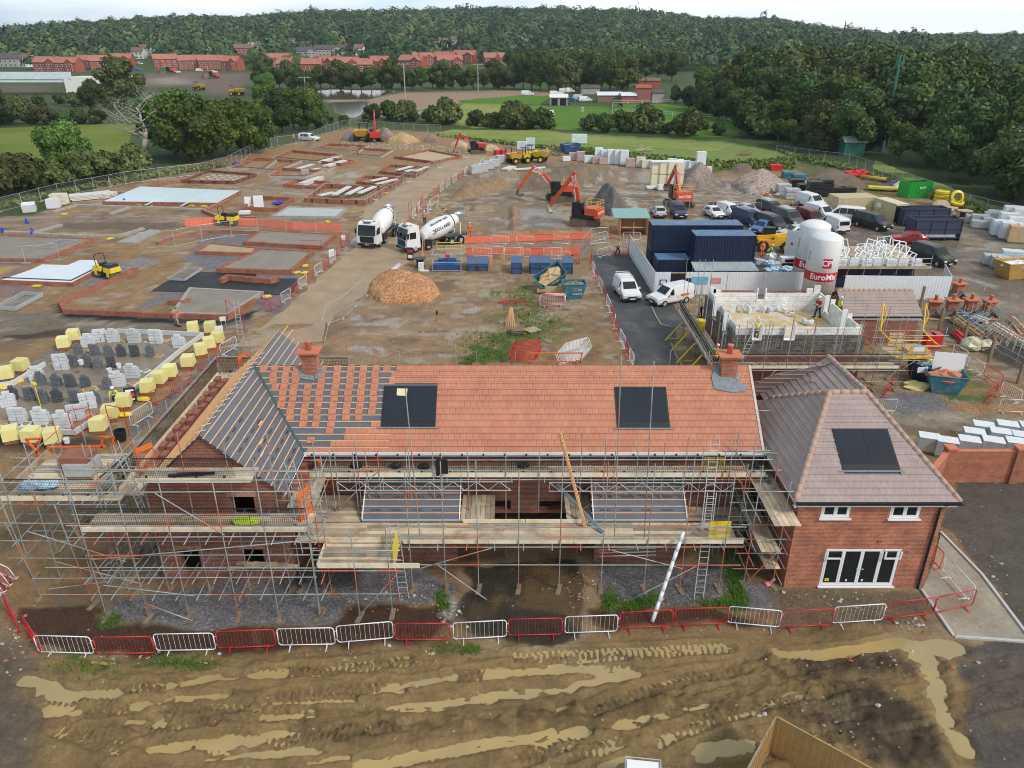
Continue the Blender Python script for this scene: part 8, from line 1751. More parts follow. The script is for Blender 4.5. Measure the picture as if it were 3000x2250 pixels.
for z in(1.62,2.2,2.75):B_.tube((14.2,50.1,z),(28.4,50.1,z));B_.tube((14.5,50,z),(14.5,64,z));B_.tube((26.6,51,z),(26.6,61,z))
for z in(.7,):B_.tube((14.2,50.1,z),(28.4,50.1,z))
B_.deck(14.6,28.0,50.3,51.4,1.7);B_.toe((14.5,50.22,1.72),(28.0,50.22,1.72));B_.guards((14.5,50.25),(28.0,50.25),1.9)
B_.deck(14.6,15.8,51.4,62,1.7,'y');B_.toe((14.52,50.4,1.72),(14.52,62.5,1.72));B_.guards((14.55,50.4),(14.55,62.5),1.9)
for i in range(9):B_.tube((15+i*1.45,50.0,.1+(i%2)*1.4),(16.2+i*1.45,50.3,1.5-(i%2)*1.3),'brace')
p=GY('k',740,880,50.6);q=GY('k',960,480,52.0);B_.ladder((p.x,50.6,1.75),(q.x,51.6,q.z))
for x in(545,740,1010,1080,1200,1420,1500,1800,1990):q=GY('k',x,560+x%90,50.35);B_.tube((q.x-.1,50.35,1.7),(q.x,50.35,max(q.z,4.6)),'standard')
for i in range(4):yb_=53+i*2.4;o=MB().bar((14.4,yb_,1.6),(13.0,yb_-.3,0),.09,.09).bar((14.4,yb_,.1),(13.2,yb_,0),.06,.06).build('raking_shore',m_ywrap,B_.r);o.matrix_local=B_.o
p=G('k',345,640,1.75);o=MB().lathe([(.3,0),(.38,.85),(.4,.9),(.36,.9)],12).build('yellow_bin',m_ywrap,loc=p);tag(o,'yellow bin on the scaffold deck beside the dark block wall','bin')
Y_=Scaf('yellow_loading_bay','yellow framed scaffold loading bay right of the block house, pallet on it',(30,53,0))
for x in(28.3,30,31.8):
 for y in(52.0,55.0):Y_.std(x,y,4.2)
for z in(.8,1.6,2.2,2.8,3.6):Y_.tube((28,51.9,z),(32,51.9,z));Y_.tube((28,55,z),(32,55,z))
for a,e in(((28.2,51.9,.1),(30,51.9,1.6)),((31.9,51.9,.1),(30.2,51.9,1.6)),((32,52,.1),(34,51,1.5))):Y_.tube(a,e,'brace')
Y_.deck(28.4,31.7,52.1,55,1.7);b=MB()
for z in(1.75,2.7):b.path([(28.5,52.05,z),(31.7,52.05,z),(31.7,53.2,z),(28.5,53.2,z)],.05,4,closed=True)
for x in(28.5,29.5,30.6,31.7):b.bar((x,52.05,1.75),(x+(.1 if x>29 else 0),52.05,2.7),.08,.08)
for x in(28.0,31.2):b.path([(x+.4,52.5,2.7),(x-.1,54,3.3),(x+.3,54.2,4.3),(x,54.4,5.2),(x-.2,53.6,3.4)],.06,5)
b.box((30.1,52.0,1.78),(3.2,.06,.16));Y_.part(b,'yellow_frame',mat('amber frame paint',(.80,.48,.02),.4));Y_.part(MB().box((30.1,51.96,2.55),(.8,.02,.45)),'notice',m_sign);Y_.part(MB().box((30.1,50.9,1.3),(.7,.02,.45)),'notice',m_sign)
k=MB()
for i in range(5):k.box((29.6,54.4,1.85+.22*i),(1.2,.06,.1));k.box((29.1+.25*i,54.45,2.3),(.1,.05,1.1))
Y_.part(k,'pallet',m_board);Y_.part(MB().box((30.6,53.2,1.9),(1.6,1.0,.3)),'flat_boards',m_ply)
t=T('garage','low brick garage with pink-grey tiled roof behind the yellow loading bay','garage',(30.5,61,0))
gx0,gx1=27.3,33.7
for O,e,yv,nm in(((gx0,58.8,2.55),(1,0,0),(0,2.4,1.5),'front_roof'),((gx1,63.6,2.55),(-1,0,0),(0,-2.4,1.5),'rear_roof')):
 P3=Plane(O,e,yv);L=math.hypot(2.4,1.5);b=MB();tiles(b,[(0,0),(gx1-gx0,0),(gx1-gx0,L),(0,L)],.34,L);P3.put(b,nm,m_ptile,t)
ridge(t,(gx0,61.2,4.05),(gx1,61.2,4.05));b=MB();strip(b,[(gx0+.3,59.1),(gx1-.3,59.1),(gx1-.3,63.2),(gx0+.3,63.2)],.25,0,2.5,True)
for x in(gx0+.3,gx1-.3):b.prism([(x-.1,59.0),(x+.1,59.0),(x+.1,63.3),(x-.1,63.3)],2.5,2.6);b.add([(x-.09,59.2,2.6),(x-.09,63.2,2.6),(x-.09,61.2,3.85),(x+.09,59.2,2.6),(x+.09,63.2,2.6),(x+.09,61.2,3.85)],[(0,1,2),(5,4,3),(0,2,5,3),(1,4,5,2)])
BW(b,'wall',m_brick,t);BW(MB().box((30.5,58.78,2.5),(6.4,.1,.1)),'gutter',m_black,t);BW(MB().box((30.5,58.9,2.36),(6.3,.06,.2)),'fascia',m_upvc,t)
for i,(c,x,y)in enumerate((('m',950,330),('m',1165,320),('m',1385,315),('m',1610,330),('b3',1520,1455))):
 p=G(c,x,y);t=T('chimney_unit','ready-made brick chimney top standing on the yard, %s'%('leftmost of the row of four','second of the row of four','third of the row of four','last of four, pale cap rim','by the hoarding corner')[i],'chimney',p,.1*i-.2,'chimney tops on the yard')
 chimney_parts(t,(0,0,.5),0,.8,.7,1.1);b=MB()
 for s in(-1,1):b.slab([(0,-.75,.95),(0,.75,.95),(s*.85,.75,.1),(s*.85,-.75,.1)],.06)
 b.build('lead_saddle',m_lead,t);MB().bar((-.8,-.7,.08),(0,-.7,.9),.07,.07).bar((.8,-.7,.08),(0,-.7,.9),.07,.07).box((0,0,.06),(1.7,1.5,.1)).build('timber_base',m_ply,t)
for lab,c,x,y,rz,m,f in(('navy skip heaped with rubble behind the lighter blue one','m',960,1140,.5,mat('navy skip paint',(.015,.05,.12),.5),m_block),('blue skip with a tall white board standing in it','m',1150,1270,-.25,m_teal,m_terra)):p=G(c,x,y);s=skip(lab,(p.x,p.y+.9,0),rz,m,2.0,2.6,1.4,f)
o=MB().box((.3,.6,1.6),(2.1,.06,2.1)).build('white_board',m_sign,s);o.rotation_euler.x=-.15
for i,(x,y)in enumerate(((900,700),(975,690))):p=G('m',x,y);tag(MB().box((0,0,.55),(.75,.75,1.1),taper=1.1).box((0,0,1.15),(.85,.85,.12)).build('red_bin',m_rmetal,loc=p),'red bin behind the yellow loading bay, %s one'%('left','right')[i],'bin')
for i,(x0,y0,y1)in enumerate(((1050,480,300),(1340,660,490),(1655,870,690),(2010,1130,905),(820,200,60))):p=G('m',x0-10,y0);tag(MB().box((0,0,1.0),(.2,.2,2.0)).build('timber_post',m_oldwood,loc=p),'brown timber post in the yard fence line, %s'%('second from far end','third from far end','fourth from far end','nearest of all','by the garage roof')[i],'post','timber posts')
K_=Scaf('tube_rack','long rack of scaffold tubes over timber at the right yard edge',(36,52,0));r_=random.Random(8)
for i in range(14):f=i/13;p=G('m',1200+f*1000,480+f*560);q=G('m',1500+f*700,330+f*500);K_.tube((p.x,p.y,0),(p.x,p.y,r_.uniform(1.6,3.0)),'standard');K_.tube((q.x,q.y,0),(q.x,q.y,r_.uniform(1.6,3.0)),'standard');K_.tube((p.x,p.y,.9),(q.x,q.y,.9),'transom');K_.tube((p.x,p.y,1.6),(q.x,q.y,r_.uniform(.2,1.6)),'brace')
for z in(.4,.9,1.5,1.9):p,q=G('m',1200,480),G('m',2300,1100);K_.tube((p.x,p.y,z),(q.x,q.y,z));p,q=G('m',1500,330),G('m',2300,900);K_.tube((p.x,p.y,z),(q.x,q.y,z))
for i,(x0,y0,x1,y1,m,n)in enumerate(((1180,380,1500,620,m_fence,7),(1250,300,1520,540,mat('blue grey steel',(.16,.24,.28),.5),4),(1650,470,2150,760,m_board,6),(1420,350,1600,420,m_wrapw,4),(1200,540,1330,650,m_rmetal,5),(1900,380,2050,560,m_ply,4))):
 A,E=G('m',x0,y0),G('m',x1,y1);b=MB()
 for k in range(n):b.bar(A+Vector((.16*k,.12*k,.15+.12*(k%3))),E+Vector((.16*k+r_.uniform(-.2,.2),.12*k,.15+.12*(k%3))),.2,.1)
 tag(b.build('stacked_lengths',m,loc=(0,0,0)),('old timbers stacked beside the tube rack','blue grey steel lengths on the timbers','pale boards stacked under the tube rack','white lengths and sheets behind chimney tops','red lengths by the white barriers','upright sheets at the far end of tube rack')[i],'stacked lengths')
p=G('m',1480,720);tag(MB().blob((-.5,0,.5),(.9,.7,.6),2).blob((.7,.1,.4),(.9,.5,.4),5).build('insulation_bags',mat('clear yellow wrap',(.55,.53,.36),.4,var=.4,scale=3),loc=p),'clear and yellow wrapped rolls behind the white barriers','rolls')
p=G('m',760,1180);tag(MB().blob((0,0,.15),(.9,.6,.25),6,rough=.35).build('yellow_sheet',m_yellow,loc=p),'yellow sheet crumpled under the loading bay scaffold','sheet')
t=T('garden_wall','new orange brick garden wall with capped piers at the right border','wall',(25,37.8,0));b=MB();b.box((6,0,1.02),(12,.22,2.04));b.box((-1.05,-1.1,1.0),(.22,3.0,2.0),rz=-.76);BW(b.box((0,0,0),(.001,.001,.001)),'wall_brick',m_brickw,t).location=(0,0,0)
BW(MB().box((6,0,2.08),(12,.3,.07)).box((-1.05,-1.1,2.05),(.3,3.0,.07),rz=-.76),'coping',m_terra,t).location=(0,0,0)
for x in(.1,4.1,8.2):k=MB().box((x,-.02,1.12),(.48,.48,2.24)).build('pier',m_brickw,t);MB().box((x,-.02,2.3),(.6,.6,.12)).build('pier_cap',m_terra,k)
for i,(x,y)in enumerate(sorted(((1280,1160),(1425,1195),(1600,1190),(1640,1125),(1715,1070),(1790,1200),(1850,1130),(1905,1070),(2030,1165),(2090,1090),(1980,1215)))):
 q=pack('white-topped grey block pack behind the garden wall, %s from left'%nth(i),'c3',x,y,(1.25,.9,.9+.015*i),m=m_wrapg,rz=-.35,group='block packs behind the garden wall');MB().box((0,0,1.06+.015*i),(1.2,.88,.03)).build('white_sheet',m_wrapw,q)
t=T('timber_fence','close boarded timber garden fence corner at the bottom right','fence',(9.4,19.45,0));r_=random.Random(1)
for d,L,nm in((Vector((2.55,-2.15,0)).normalized(),6.5,0),(Vector((-1.64,-2.15,0)).normalized(),4.5,1)):
 b=MB();n=int(L/.125)
 for i in range(n):q=d*((i+.5)*.125);b.box((q.x,q.y,.95+r_.uniform(-.02,.02)),(.118,.026,1.7),rz=math.atan2(d.y,d.x)+(.3 if i%2 else .0))
 b.build('boards',m_fence,t);MB().bar((0,0,1.83),d*L+Vector((0,0,1.83)),.06,.04).bar((0,.0,.1),d*L+Vector((0,0,.1)),.05,.16).build('rail',m_board if nm else m_fence,t)
sheet('patio',[(9.4,18.6),(11.8,16.6),(12.5,12),(6.5,12),(8.2,17.2)],.02,mat('dark red patio',(.11,.05,.05),.8,var=.2))
p=G('d2',790,1640,1.1);t=T('water_tank_cube','white cage water tank cube at the bottom edge','tank',(p.x,p.y-.3,0),-.12);MB().box((0,0,.62),(1.1,.95,.95)).lathe([(.12,1.1),(.12,1.14)],12).build('bottle',m_upvc,t);b=MB()
for z in(.2,.6,1.0,1.16):b.path([(-.6,-.52,z),(.6,-.52,z),(.6,.52,z),(-.6,.52,z)],.018,5,closed=True)
for x in np.linspace(-.6,.6,5):b.tube((x,-.52,.1),(x,-.52,1.16),.012,5);b.tube((x,.52,.1),(x,.52,1.16),.012,5)
b.build('cage',m_galv,t)
b=MB();r_=random.Random(12);zones=[('d1',1150,700,90,110),('d2',430,560,80,120),('d0',80,900,90,160),('d3',880,790,110,40),('d3',400,640,350,60),('d1',900,640,260,50),('d2',800,640,300,50),('d3',300,1400,300,200),('d3',600,1000,500,80),('d0',900,1000,500,40),('d1',700,1000,600,60),('c1',1200,250,400,150),('c2',450,250,250,150),('d3',1300,500,150,300),('b3',150,600,230,40),('b3',230,520,160,40),('b2',1950,570,110,50),('b1',1500,730,70,40),('m',1600,600,300,150)]
for c,x,y,sx,sy in zones:
 for i in range(40):p=G(c,x+r_.gauss(0,sx*.6),y+r_.gauss(0,sy*.6));s=r_.uniform(.02,.06)if r_.random()<.9 else .1;s*=5 if c in('b3','b2')else 3 if c in('b1','m')else 1;b.blob((p.x,p.y,gz(p.x,p.y)+s*.3),(s,s*.8,s*.6),i,m=r_.choice((0,0,1,2)),nu=6,nv=4,rough=.3)
tag(b.build('scattered_stones',[mat('pale rubble',(.5,.47,.42),.9),mat('brick rubble',(.42,.15,.08),.9),mat('grey rubble',(.27,.26,.25),.9)]),kind='stuff')
V=[];F=[];r_=random.Random(3)
for c,x,y,sx,sy,n in(('d0',690,760,50,25,60),('d0',530,1040,120,40,90),('d0',1050,1020,60,20,60),('d0',1200,1040,60,20,60),('d2',600,650,28,30,150),('d2',710,680,40,16,90),('d2',795,660,30,16,90),('d2',860,640,30,20,60),('d2',1350,480,22,70,200),('d2',1385,620,25,45,170),('d2',1250,665,60,16,130),('d1',1130,630,18,22,70),('d1',1150,680,18,12,40),('d1',1180,930,110,20,50),('d1',1300,950,40,14,50),('c1',1880,330,130,70,700),('c1',1720,450,40,30,160),('c2',100,200,110,60,400),('b2',60,1400,60,60,250),('b2',150,1560,110,60,400),('b2',260,1310,50,20,150),('c2',330,120,100,30,120)):
 for i in range(n):
  p=G(c,x+r_.gauss(0,sx),y+r_.gauss(0,sy));z=gz(p.x,p.y)
  for k in range(4):a=r_.uniform(0,6.28);h=r_.uniform(.06,.24);l=r_.uniform(.04,.16);m_=len(V);q=(p.x+r_.gauss(0,.07),p.y+r_.gauss(0,.07));V+=[(q[0]-.022*math.sin(a),q[1]+.022*math.cos(a),z-.02),(q[0]+.022*math.sin(a),q[1]-.022*math.cos(a),z-.02),(q[0]+l*math.cos(a),q[1]+l*math.sin(a),z+h)];F.append((m_,m_+1,m_+2))
me=np_mesh('grass_tufts',np.array(V),np.array(F),m_paddock);tag(link('grass_tufts',me),kind='stuff')
# ================================================================ trees
lf=[leafmat('dark foliage',(.032,.056,.018),(.068,.108,.03),(.13,.17,.048)),leafmat('mid foliage',(.042,.08,.016),(.095,.16,.028),(.19,.25,.052)),leafmat('olive foliage',(.055,.07,.022),(.11,.13,.04),(.2,.21,.075)),leafmat('yellow foliage',(.14,.13,.015),(.28,.25,.03),(.4,.36,.06)),leafmat('purple foliage',(.015,.008,.01),(.03,.014,.018),(.05,.022,.025))]
RG=np.random.default_rng(4)
def cards(cen,nrm,size):
 n=len(cen);a=np.cross(nrm,RG.normal(size=(n,3)));a/=np.linalg.norm(a,axis=1)[:,None]+1e-9;b=np.cross(nrm,a);b/=np.linalg.norm(b,axis=1)[:,None]+1e-9;s=(size*RG.uniform(.6,1.3,n))[:,None]
 return np.stack([cen-a*s-b*s*.7,cen+a*s-b*s*.6,cen+a*s*.8+b*s,cen-a*s*.9+b*s*.8],1).reshape(-1,3),np.arange(n*4).reshape(n,4)
def crown(w,h,z0,n,leaf,lobes=18,shape='round'):
 """leaf clumps over irregular lobes; unit metres, foot at the origin"""
 L=RG.normal(size=(lobes,3));L/=np.linalg.norm(L,axis=1)[:,None];L*=RG.uniform(.35,.8,(lobes,1));rr=RG.uniform(.2,.42,lobes)*w/2*1.15
 if shape=='cone':L[:,2]=RG.uniform(-1,1,lobes);k=(1-L[:,2])/2*.7+.1;L[:,:2]*=k[:,None];rr*=k*.8+.25
 L*=np.array([w/2,w/2,h/2]);k=RG.choice(lobes,n,p=rr**2/sum(rr**2));d=RG.normal(size=(n,3));d[:,2]+=.25;d/=np.linalg.norm(d,axis=1)[:,None]
 P=L[k]+d*(rr[k]*RG.uniform(.72,1.12,n))[:,None]*np.array([1,1,.85]);P[:,2]+=z0+h/2;P[:,2]=np.maximum(P[:,2],.15)
 V,F=cards(P,d+RG.normal(size=(n,3))*.55,np.full(n,leaf));tone=np.repeat(np.clip(RG.uniform(.15,.75,lobes)[k]+RG.normal(0,.2,n),0,1),4)
 b=MB()
 for i in range(lobes):b.blob((L[i][0],L[i][1],max(L[i][2]+z0+h/2,rr[i]*.5)),rr[i]*.78,i,nu=7,nv=5)
 m=len(V);V=np.concatenate([V,np.array(b.v)]);F=np.concatenate([F,np.array(b.f)+m]);tone=np.concatenate([tone,np.full(len(b.v),.25)])
 return V,F,tone
def trunk(h,r,limbs=4):
 b=MB().tube((0,0,-.3),(.1,.05,h),r,8,r2=r*.55)
 for i in range(limbs):a=i*2.4;q=h*(.55+.12*i);b.tube((.05,.03,q),(math.cos(a)*h*.35,math.sin(a)*h*.35,q+h*.4),r*.4,6,r2=r*.12)
 return b.mesh('trunk',m_trunk)
CM={}
for nm,args,mi,tr in(('a',(11.5,12.5,1.2,5200,.29,24),0,(7,.35)),('b',(13,12.5,1.4,5800,.30,28),0,(7,.4)),('c',(9.5,13.5,1.2,4800,.28,22),1,(7,.3)),('d',(12,11.5,1.0,5200,.29,24),2,(6,.35)),('e',(8.5,10.5,.8,3600,.27,20),0,(5,.25)),('bush',(4.2,3.4,.1,1500,.18),0,(1.2,.12)),('bush2',(5.5,3.2,.0,1700,.19),2,(1,.12)),('cone',(7,17,2,1700,.4,22,'cone'),0,(8,.3)),('y',(8,9,2.5,1700,.38),3,(5,.25)),('p',(10,10,2.5,2200,.45),4,(5,.3)),('near',(14,13,.6,9000,.26,30),1,(6,.45))):
 V,F,tn=crown(*args);CM[nm]=(np_mesh('crown',V,F,lf[mi],False,[('tone','FLOAT',tn)]),trunk(*tr),args[2]+args[1])
TN={}
def tree(k,x,y,h,label,group,z=None,wide=1.0):
 c,tr,H0=CM[k];s=h/H0;nm='bush' if 'bush' in k else 'conifer_tree' if k=='cone' else 'broadleaf_tree'
 t=T(nm,label,'bush' if nm=='bush' else 'tree',(x,y,(gz(x,y)if z is None else z)-.1),rnd.uniform(0,6.28),group);t.scale=(s*wide,s*wide,s)
 link('crown',c,t);link('trunk',tr,t);return t
def hit(c,x,y):
 r=ray(c,x,y);t=20.0
 for i in range(4000):
  t*=1.003;p=r*t;z=H+p.z;g_=float(hillz(np.array([p.x]),np.array([p.y]))[0])if p.y>559 else 0
  if z<=g_:return Vector((p.x,p.y,g_))
 return Vector((r.x*1500,r.y*1500,0))
def seq(items,label,group,kinds):
 """named one after another in a row"""
 for i,(c,x,y,h)in enumerate(sorted(items,key=lambda q:CR[q[0]][0]+q[1]/CR[q[0]][2])):p=G(c,x,y);tree(kinds[i%len(kinds)],p.x,p.y,h,label%nth(i),group)
seq([('b0',1600,345,14),('b0',1850,310,13),('b0',2030,270,12),('b0',1420,290,14)],'leafy green tree beside the bleached dead tree, %s from left','trees by the dead tree',['near','near','c','near'])
p=G('a0',1080,930);tree('d',p.x,p.y,16,'round olive tree standing behind the bleached dead tree','trees by the dead tree');p=G('a0',830,1000);tree('a',p.x,p.y,11,'dark tree between the bridge end and the dead tree','trees by the dead tree');p=G('b0',560,470);tree('near',p.x,p.y,10.5,'pointed green tree standing alone before the left meadow','trees at left',wide=.8)
seq([('b0',-60,600,5),('b0',120,590,5.5),('b0',300,570,5),('b0',760,500,5),('b0',930,480,5),('b0',1060,440,4.5),('b0',420,545,4),('b0',-200,640,6),('b0',660,520,4),('a0',1850,1160,5),('a0',2050,1170,5)],'shrubby hedge bush along the left perimeter fence, %s from left','hedge along the left fence',['bush2','bush','bush2','bush'])
seq([('a0',-40,1060,10),('a0',60,1080,7),('a0',260,1070,4),('a0',420,1075,4.5),('a0',560,1075,4),('a0',700,1070,4.5),('a0',850,1070,5),('a0',-150,1090,11),('a0',150,1000,5),('a0',350,920,4),('a0',520,900,4),('a0',650,920,4)],'scrub beyond the left meadow below the bridge, %s from left','scrub below the bridge',['bush2','bush','bush'])
seq([('a1',230,1150,11),('a1',330,1130,12),('a1',450,1120,11),('a1',560,1110,6),('a1',650,1090,3),('a1',760,1080,3),('a1',470,960,9),('a1',300,960,7),('a1',40,960,9),('a1',90,820,9)],'tree in the clump left of the pond, %s from left','trees left of the pond',['c','near','a','d'])
seq([('a1',1000,1050,5),('a1',1155,1030,5.5),('a1',1270,1045,5),('a1',1360,1050,3),('a1',1490,1050,3.5),('a1',1610,1070,6),('a1',1700,1065,5),('a1',1890,1090,4.5),('a1',1990,1095,3),('a1',2070,1100,4),('a1',2190,1110,6),('a2',30,1110,6),('a2',150,1115,5),('a2',280,1115,5.5),('a2',665,1120,3.5),('a2',800,1145,5),('a2',955,1140,5.5),('a2',1120,1140,6),('a2',1210,1150,6),('a2',1540,1175,5.5),('a2',1330,1160,3),('a2',1780,1170,3.5),('a2',2070,1170,10),('a2',2150,1190,7)],'round bush in the hedgerow before the paddocks, %s from left','hedgerow bushes',['bush','bush','bush2'])
seq([('a1',x,765+(i*37%17),8+(i*53%5))for i,x in enumerate(range(30,2212,88))],'tree in the belt behind the pond, %s from left','belt behind the pond',['a','c','e','d','b'])
seq([('a2',x,770+(i*29%25),10+(i*31%7))for i,x in enumerate(range(20,1000,75))]+[('a2',x,700,15)for x in range(60,1400,120)]+[('a2',x,640,14)for x in range(0,1500,140)],'dark tree in the wood behind the farm, %s from left','wood behind the farm',['a','b','c','e','d'])
p=G('a2',1850,830);tree('y',p.x,p.y,13,'bright yellow tree at the edge of dark wood','trees');p=G('a1',90,760);tree('d',p.x,p.y,13,'yellowish willow left of the red houses and pond','trees');p=G('a2',1150,775);tree('cone',p.x,p.y,5,'small yellow-green pointed conifer by the bungalow','trees')
rows_={}
edge=[G('f',x,y)for x,y in((1440,222),(1500,250),(1560,272),(1620,302),(1710,322),(1790,337),(1900,347),(1990,372),(2080,412),(2212,467),(2340,525))];n=0;last=None
for k in range(9):
 for a,e in zip(edge,edge[1:]):
  d=e-a;out=Vector((-d.y,d.x,0)).normalized();out=out if out.x>0 else-out;m=max(1,round(d.length/(8.5+k*.5)))
  for i in range(m):
   q=a+d*((i+rnd.uniform(.2,.8))/m)+out*(4+k*8.5+rnd.uniform(-2.5,2.5))
   if abs(q.x/q.y)>.80 or n>235:continue
   kd=rnd.choice('aabbcdde');h=(8 if k==0 else 13.5 if k==1 else 17)+rnd.uniform(-2.5,3);rows_.setdefault(k,[]).append((q.x/q.y,tree(kd,q.x,q.y,h,'x','trees of the right wood')));n+=1
for k,v in rows_.items():
 for i,(q,o)in enumerate(sorted(v,key=lambda q:q[0])):o['label']='tree in the right-hand wood, %s from left in the %s row behind its edge'%(nth(i),nth(k))
for c,x,y,h in(('a3',650,330,24),('a3',770,330,22),('a3',920,330,21),('a3',1072,320,14)):p=hit(c,x,y);tree('cone',p.x,p.y,h*1.15,'tall dark conifer on the skyline, %s from left'%nth((650,770,920,1072).index(x)),'skyline conifers',z=p.z)
hs=[]
def clear(x,y):return any(abs(x/y-q[0]/q[1])<q[2]and-14<q[1]-y<120 for q in hs)
m_fb=mat('far red brick',(.36,.10,.06),.85,var=.15);m_fr=mat('far red tile',(.42,.165,.115),.8,var=.2,scale=.3);m_dr=mat('dark slate roof',(.10,.085,.085),.8);m_rend=mat('white render',(.78,.77,.74),.8,var=.05);m_br=mat('brown tile roof',(.19,.12,.095),.8)
def far_house(c,x,y,wpx,wm,rm,label,kind='red',hh=5.4):
 p=hit(c,x,y);D=p.y/math.cos(TH)*.93+10;w=max(wpx/CR[c][2]/FP*D*1.0,6);d=8.0;hs.append((p.x,p.y,(w/2+1.5)/p.y));rz=rnd.uniform(-.5,.5);t=T('house',label,'house',p,rz,'far %s houses'%kind)
 b=MB().box((0,d/2,hh/2),(w,d,hh));gab=rnd.random()<.5
 for s in(-1,1):b.add([(s*w/2,0,hh),(s*w/2,d,hh),(s*w/2,d/2,hh+3)],[(0,1,2)])
 if gab:b.add([(w*.1,-1.5,0),(w*.45,-1.5,0),(w*.45,-1.5,hh),(w*.275,-1.5,hh+2),(w*.1,-1.5,hh),(w*.1,1,0),(w*.45,1,0),(w*.45,1,hh),(w*.275,1,hh+2),(w*.1,1,hh)],[(0,1,2,3,4),(0,5,6,1),(1,6,7,2),(4,9,5,0)])
 b.build('wall',wm,t);r_=MB().slab([(-w/2-.4,-.5,hh-.1),(w/2+.4,-.5,hh-.1),(w/2+.4,d/2,hh+3.1),(-w/2-.4,d/2,hh+3.1)],.2).slab([(-w/2-.4,d+.5,hh-.1),(w/2+.4,d+.5,hh-.1),(w/2+.4,d/2,hh+3.1),(-w/2-.4,d/2,hh+3.1)],.2)
 if gab:r_.slab([(w*.06,-1.8,hh-.1),(w*.275,-1.8,hh+2.1),(w*.275,3,hh+2.1),(w*.06,3,hh-.1)],.15).slab([(w*.49,-1.8,hh-.1),(w*.275,-1.8,hh+2.1),(w*.275,3,hh+2.1),(w*.49,3,hh-.1)],.15)
 k=r_.build('roof',rm,t);MB().box((w*.3,d/2,hh+3.3),(.9,.9,1.8)).build('chimney',m_fb,k);n=max(2,int(w/3))
 for i in range(n):
  for z in(1.3,3.7):
   yy=-1.55 if gab and .08*w<-w/2+(i+.5)*w/n<.47*w else-.05
   f=MB().box((-w/2+(i+.5)*w/n,yy,z),(1.5,.1,1.3)).build('window',m_upvc,t);MB().box((-w/2+(i+.5)*w/n,yy-.06,z),(1.2,.04,1.0)).build('pane',m_glass,f)
LR=[('a0',400,620,200),('a0',570,625,180),('a0',740,600,170),('a0',890,605,160),('a0',1050,580,150),('a0',1440,585,170),('a0',1640,600,150),('a0',1830,600,180),('a0',1985,610,140),('a1',200,575,200),('a1',240,635,110),('a1',480,640,150),('a1',600,610,170),('a1',780,625,190),('a1',945,645,110),('a1',1060,610,140),('a1',1330,600,190),('a1',1450,570,150),('a1',1610,560,180),('a1',1680,600,190),('a1',1790,545,180),('a1',2050,570,130),('a1',2160,570,100),('a2',20,620,60)]
for i,(c,x,y,w_)in enumerate(LR):far_house(c,x,y,w_,m_fb,m_fr,'new red brick house with red roof beyond the pond, %s from left'%nth(i),'red')
LW_=[('a0',70,300,130,0),('a0',170,300,70,0),('a0',40,430,90,1),('a0',150,415,80,1),('a0',775,385,100,1),('a0',880,380,90,0),('a0',770,440,120,1),('a0',1290,480,150,0),('a0',1170,510,120,0),('a0',1790,435,110,0),('a0',1960,405,80,0),('a0',2150,410,70,0),('a0',2110,475,130,1),('a0',60,580,170,2),('a0',210,580,100,0),('a1',40,450,80,0),('a1',300,420,90,0),('a1',430,510,150,2),('a1',460,450,80,1),('a1',640,490,230,2),('a1',775,405,90,1),('a1',910,480,80,0),('a1',1340,390,90,1),('a1',1600,410,100,0),('a1',1735,400,70,0),('a3',1760,485,100,1),('a3',1890,485,105,1),('a3',2010,488,110,1),('a3',2160,488,110,1)]
nk=[0,0,0]
for c,x,y,w_,k in sorted(LW_,key=lambda q:CR[q[0]][0]+q[1]/3):
 i=nk[k];nk[k]+=1;far_house(c,x,y,w_,[m_rend,m_fb,m_conc][k],[m_br,m_br,m_dr][k],'older %s on the wooded slope, %s from left'%(('white house','brick house','dark roofed house')[k],nth(i)),'older')
pts=[]
for yy in np.arange(505,1330,12.5):
 for xx in np.arange(-.93*yy,.93*yy,12.5):
  x,y=xx+RG.uniform(-5,5),yy+RG.uniform(-5,5);a=x/y*1641*math.cos(TH)+1106
  if clear(x,y)or(y<600 and 60<a<1120 and RG.random()<.66)or(y<560 and a<60 and RG.random()<.6):continue
  if a>2000 and 560<y<840:continue
  pts.append((x,y))
pts=np.array(pts);pz=np.where(pts[:,1]>559,hillz(pts[:,0],pts[:,1]),0);n=len(pts);K=95;hgt=(RG.uniform(8,15,n)+RG.exponential(1.5,n))*np.where(pts[:,1]<620,.7,1);rad=RG.uniform(4,7.4,n)+RG.exponential(1.0,n)
d=RG.normal(size=(n,K,3));d[:,:,2]=np.abs(d[:,:,2])*.9-.15;d/=np.linalg.norm(d,axis=2)[:,:,None];lump=1+.28*np.sin(d[:,:,0]*5+RG.uniform(0,6,(n,1)))*np.cos(d[:,:,1]*5)
P=np.stack([pts[:,None,0]+d[:,:,0]*rad[:,None]*lump,pts[:,None,1]+d[:,:,1]*rad[:,None]*lump,pz[:,None]+hgt[:,None]*.55+d[:,:,2]*hgt[:,None]*.45*lump],2).reshape(-1,3)
V,F=cards(P,d.reshape(-1,3)+RG.normal(size=(n*K,3))*.22,np.full(n*K,1.15));tone=np.repeat(np.clip(np.repeat(RG.beta(1.1,2.2,n),K)+RG.normal(0,.09,n*K),0,1),4)
def farleaf():
 t=NT('far wood');a=t.new('ShaderNodeAttribute',_attribute_name='tone');t.color(t.ramp(a.outputs['Fac'],[(0,(.034,.068,.032)),(.35,(.066,.118,.047)),(.75,(.135,.195,.066)),(1,(.25,.26,.095))]));t.b.inputs['Roughness'].default_value=.85;t.b.inputs['Specular IOR Level'].default_value=.1;return t.mat
tag(link('far_wood',np_mesh('far_wood',V,F,farleaf(),False,[('tone','FLOAT',tone)])),kind='stuff')
wp=[]
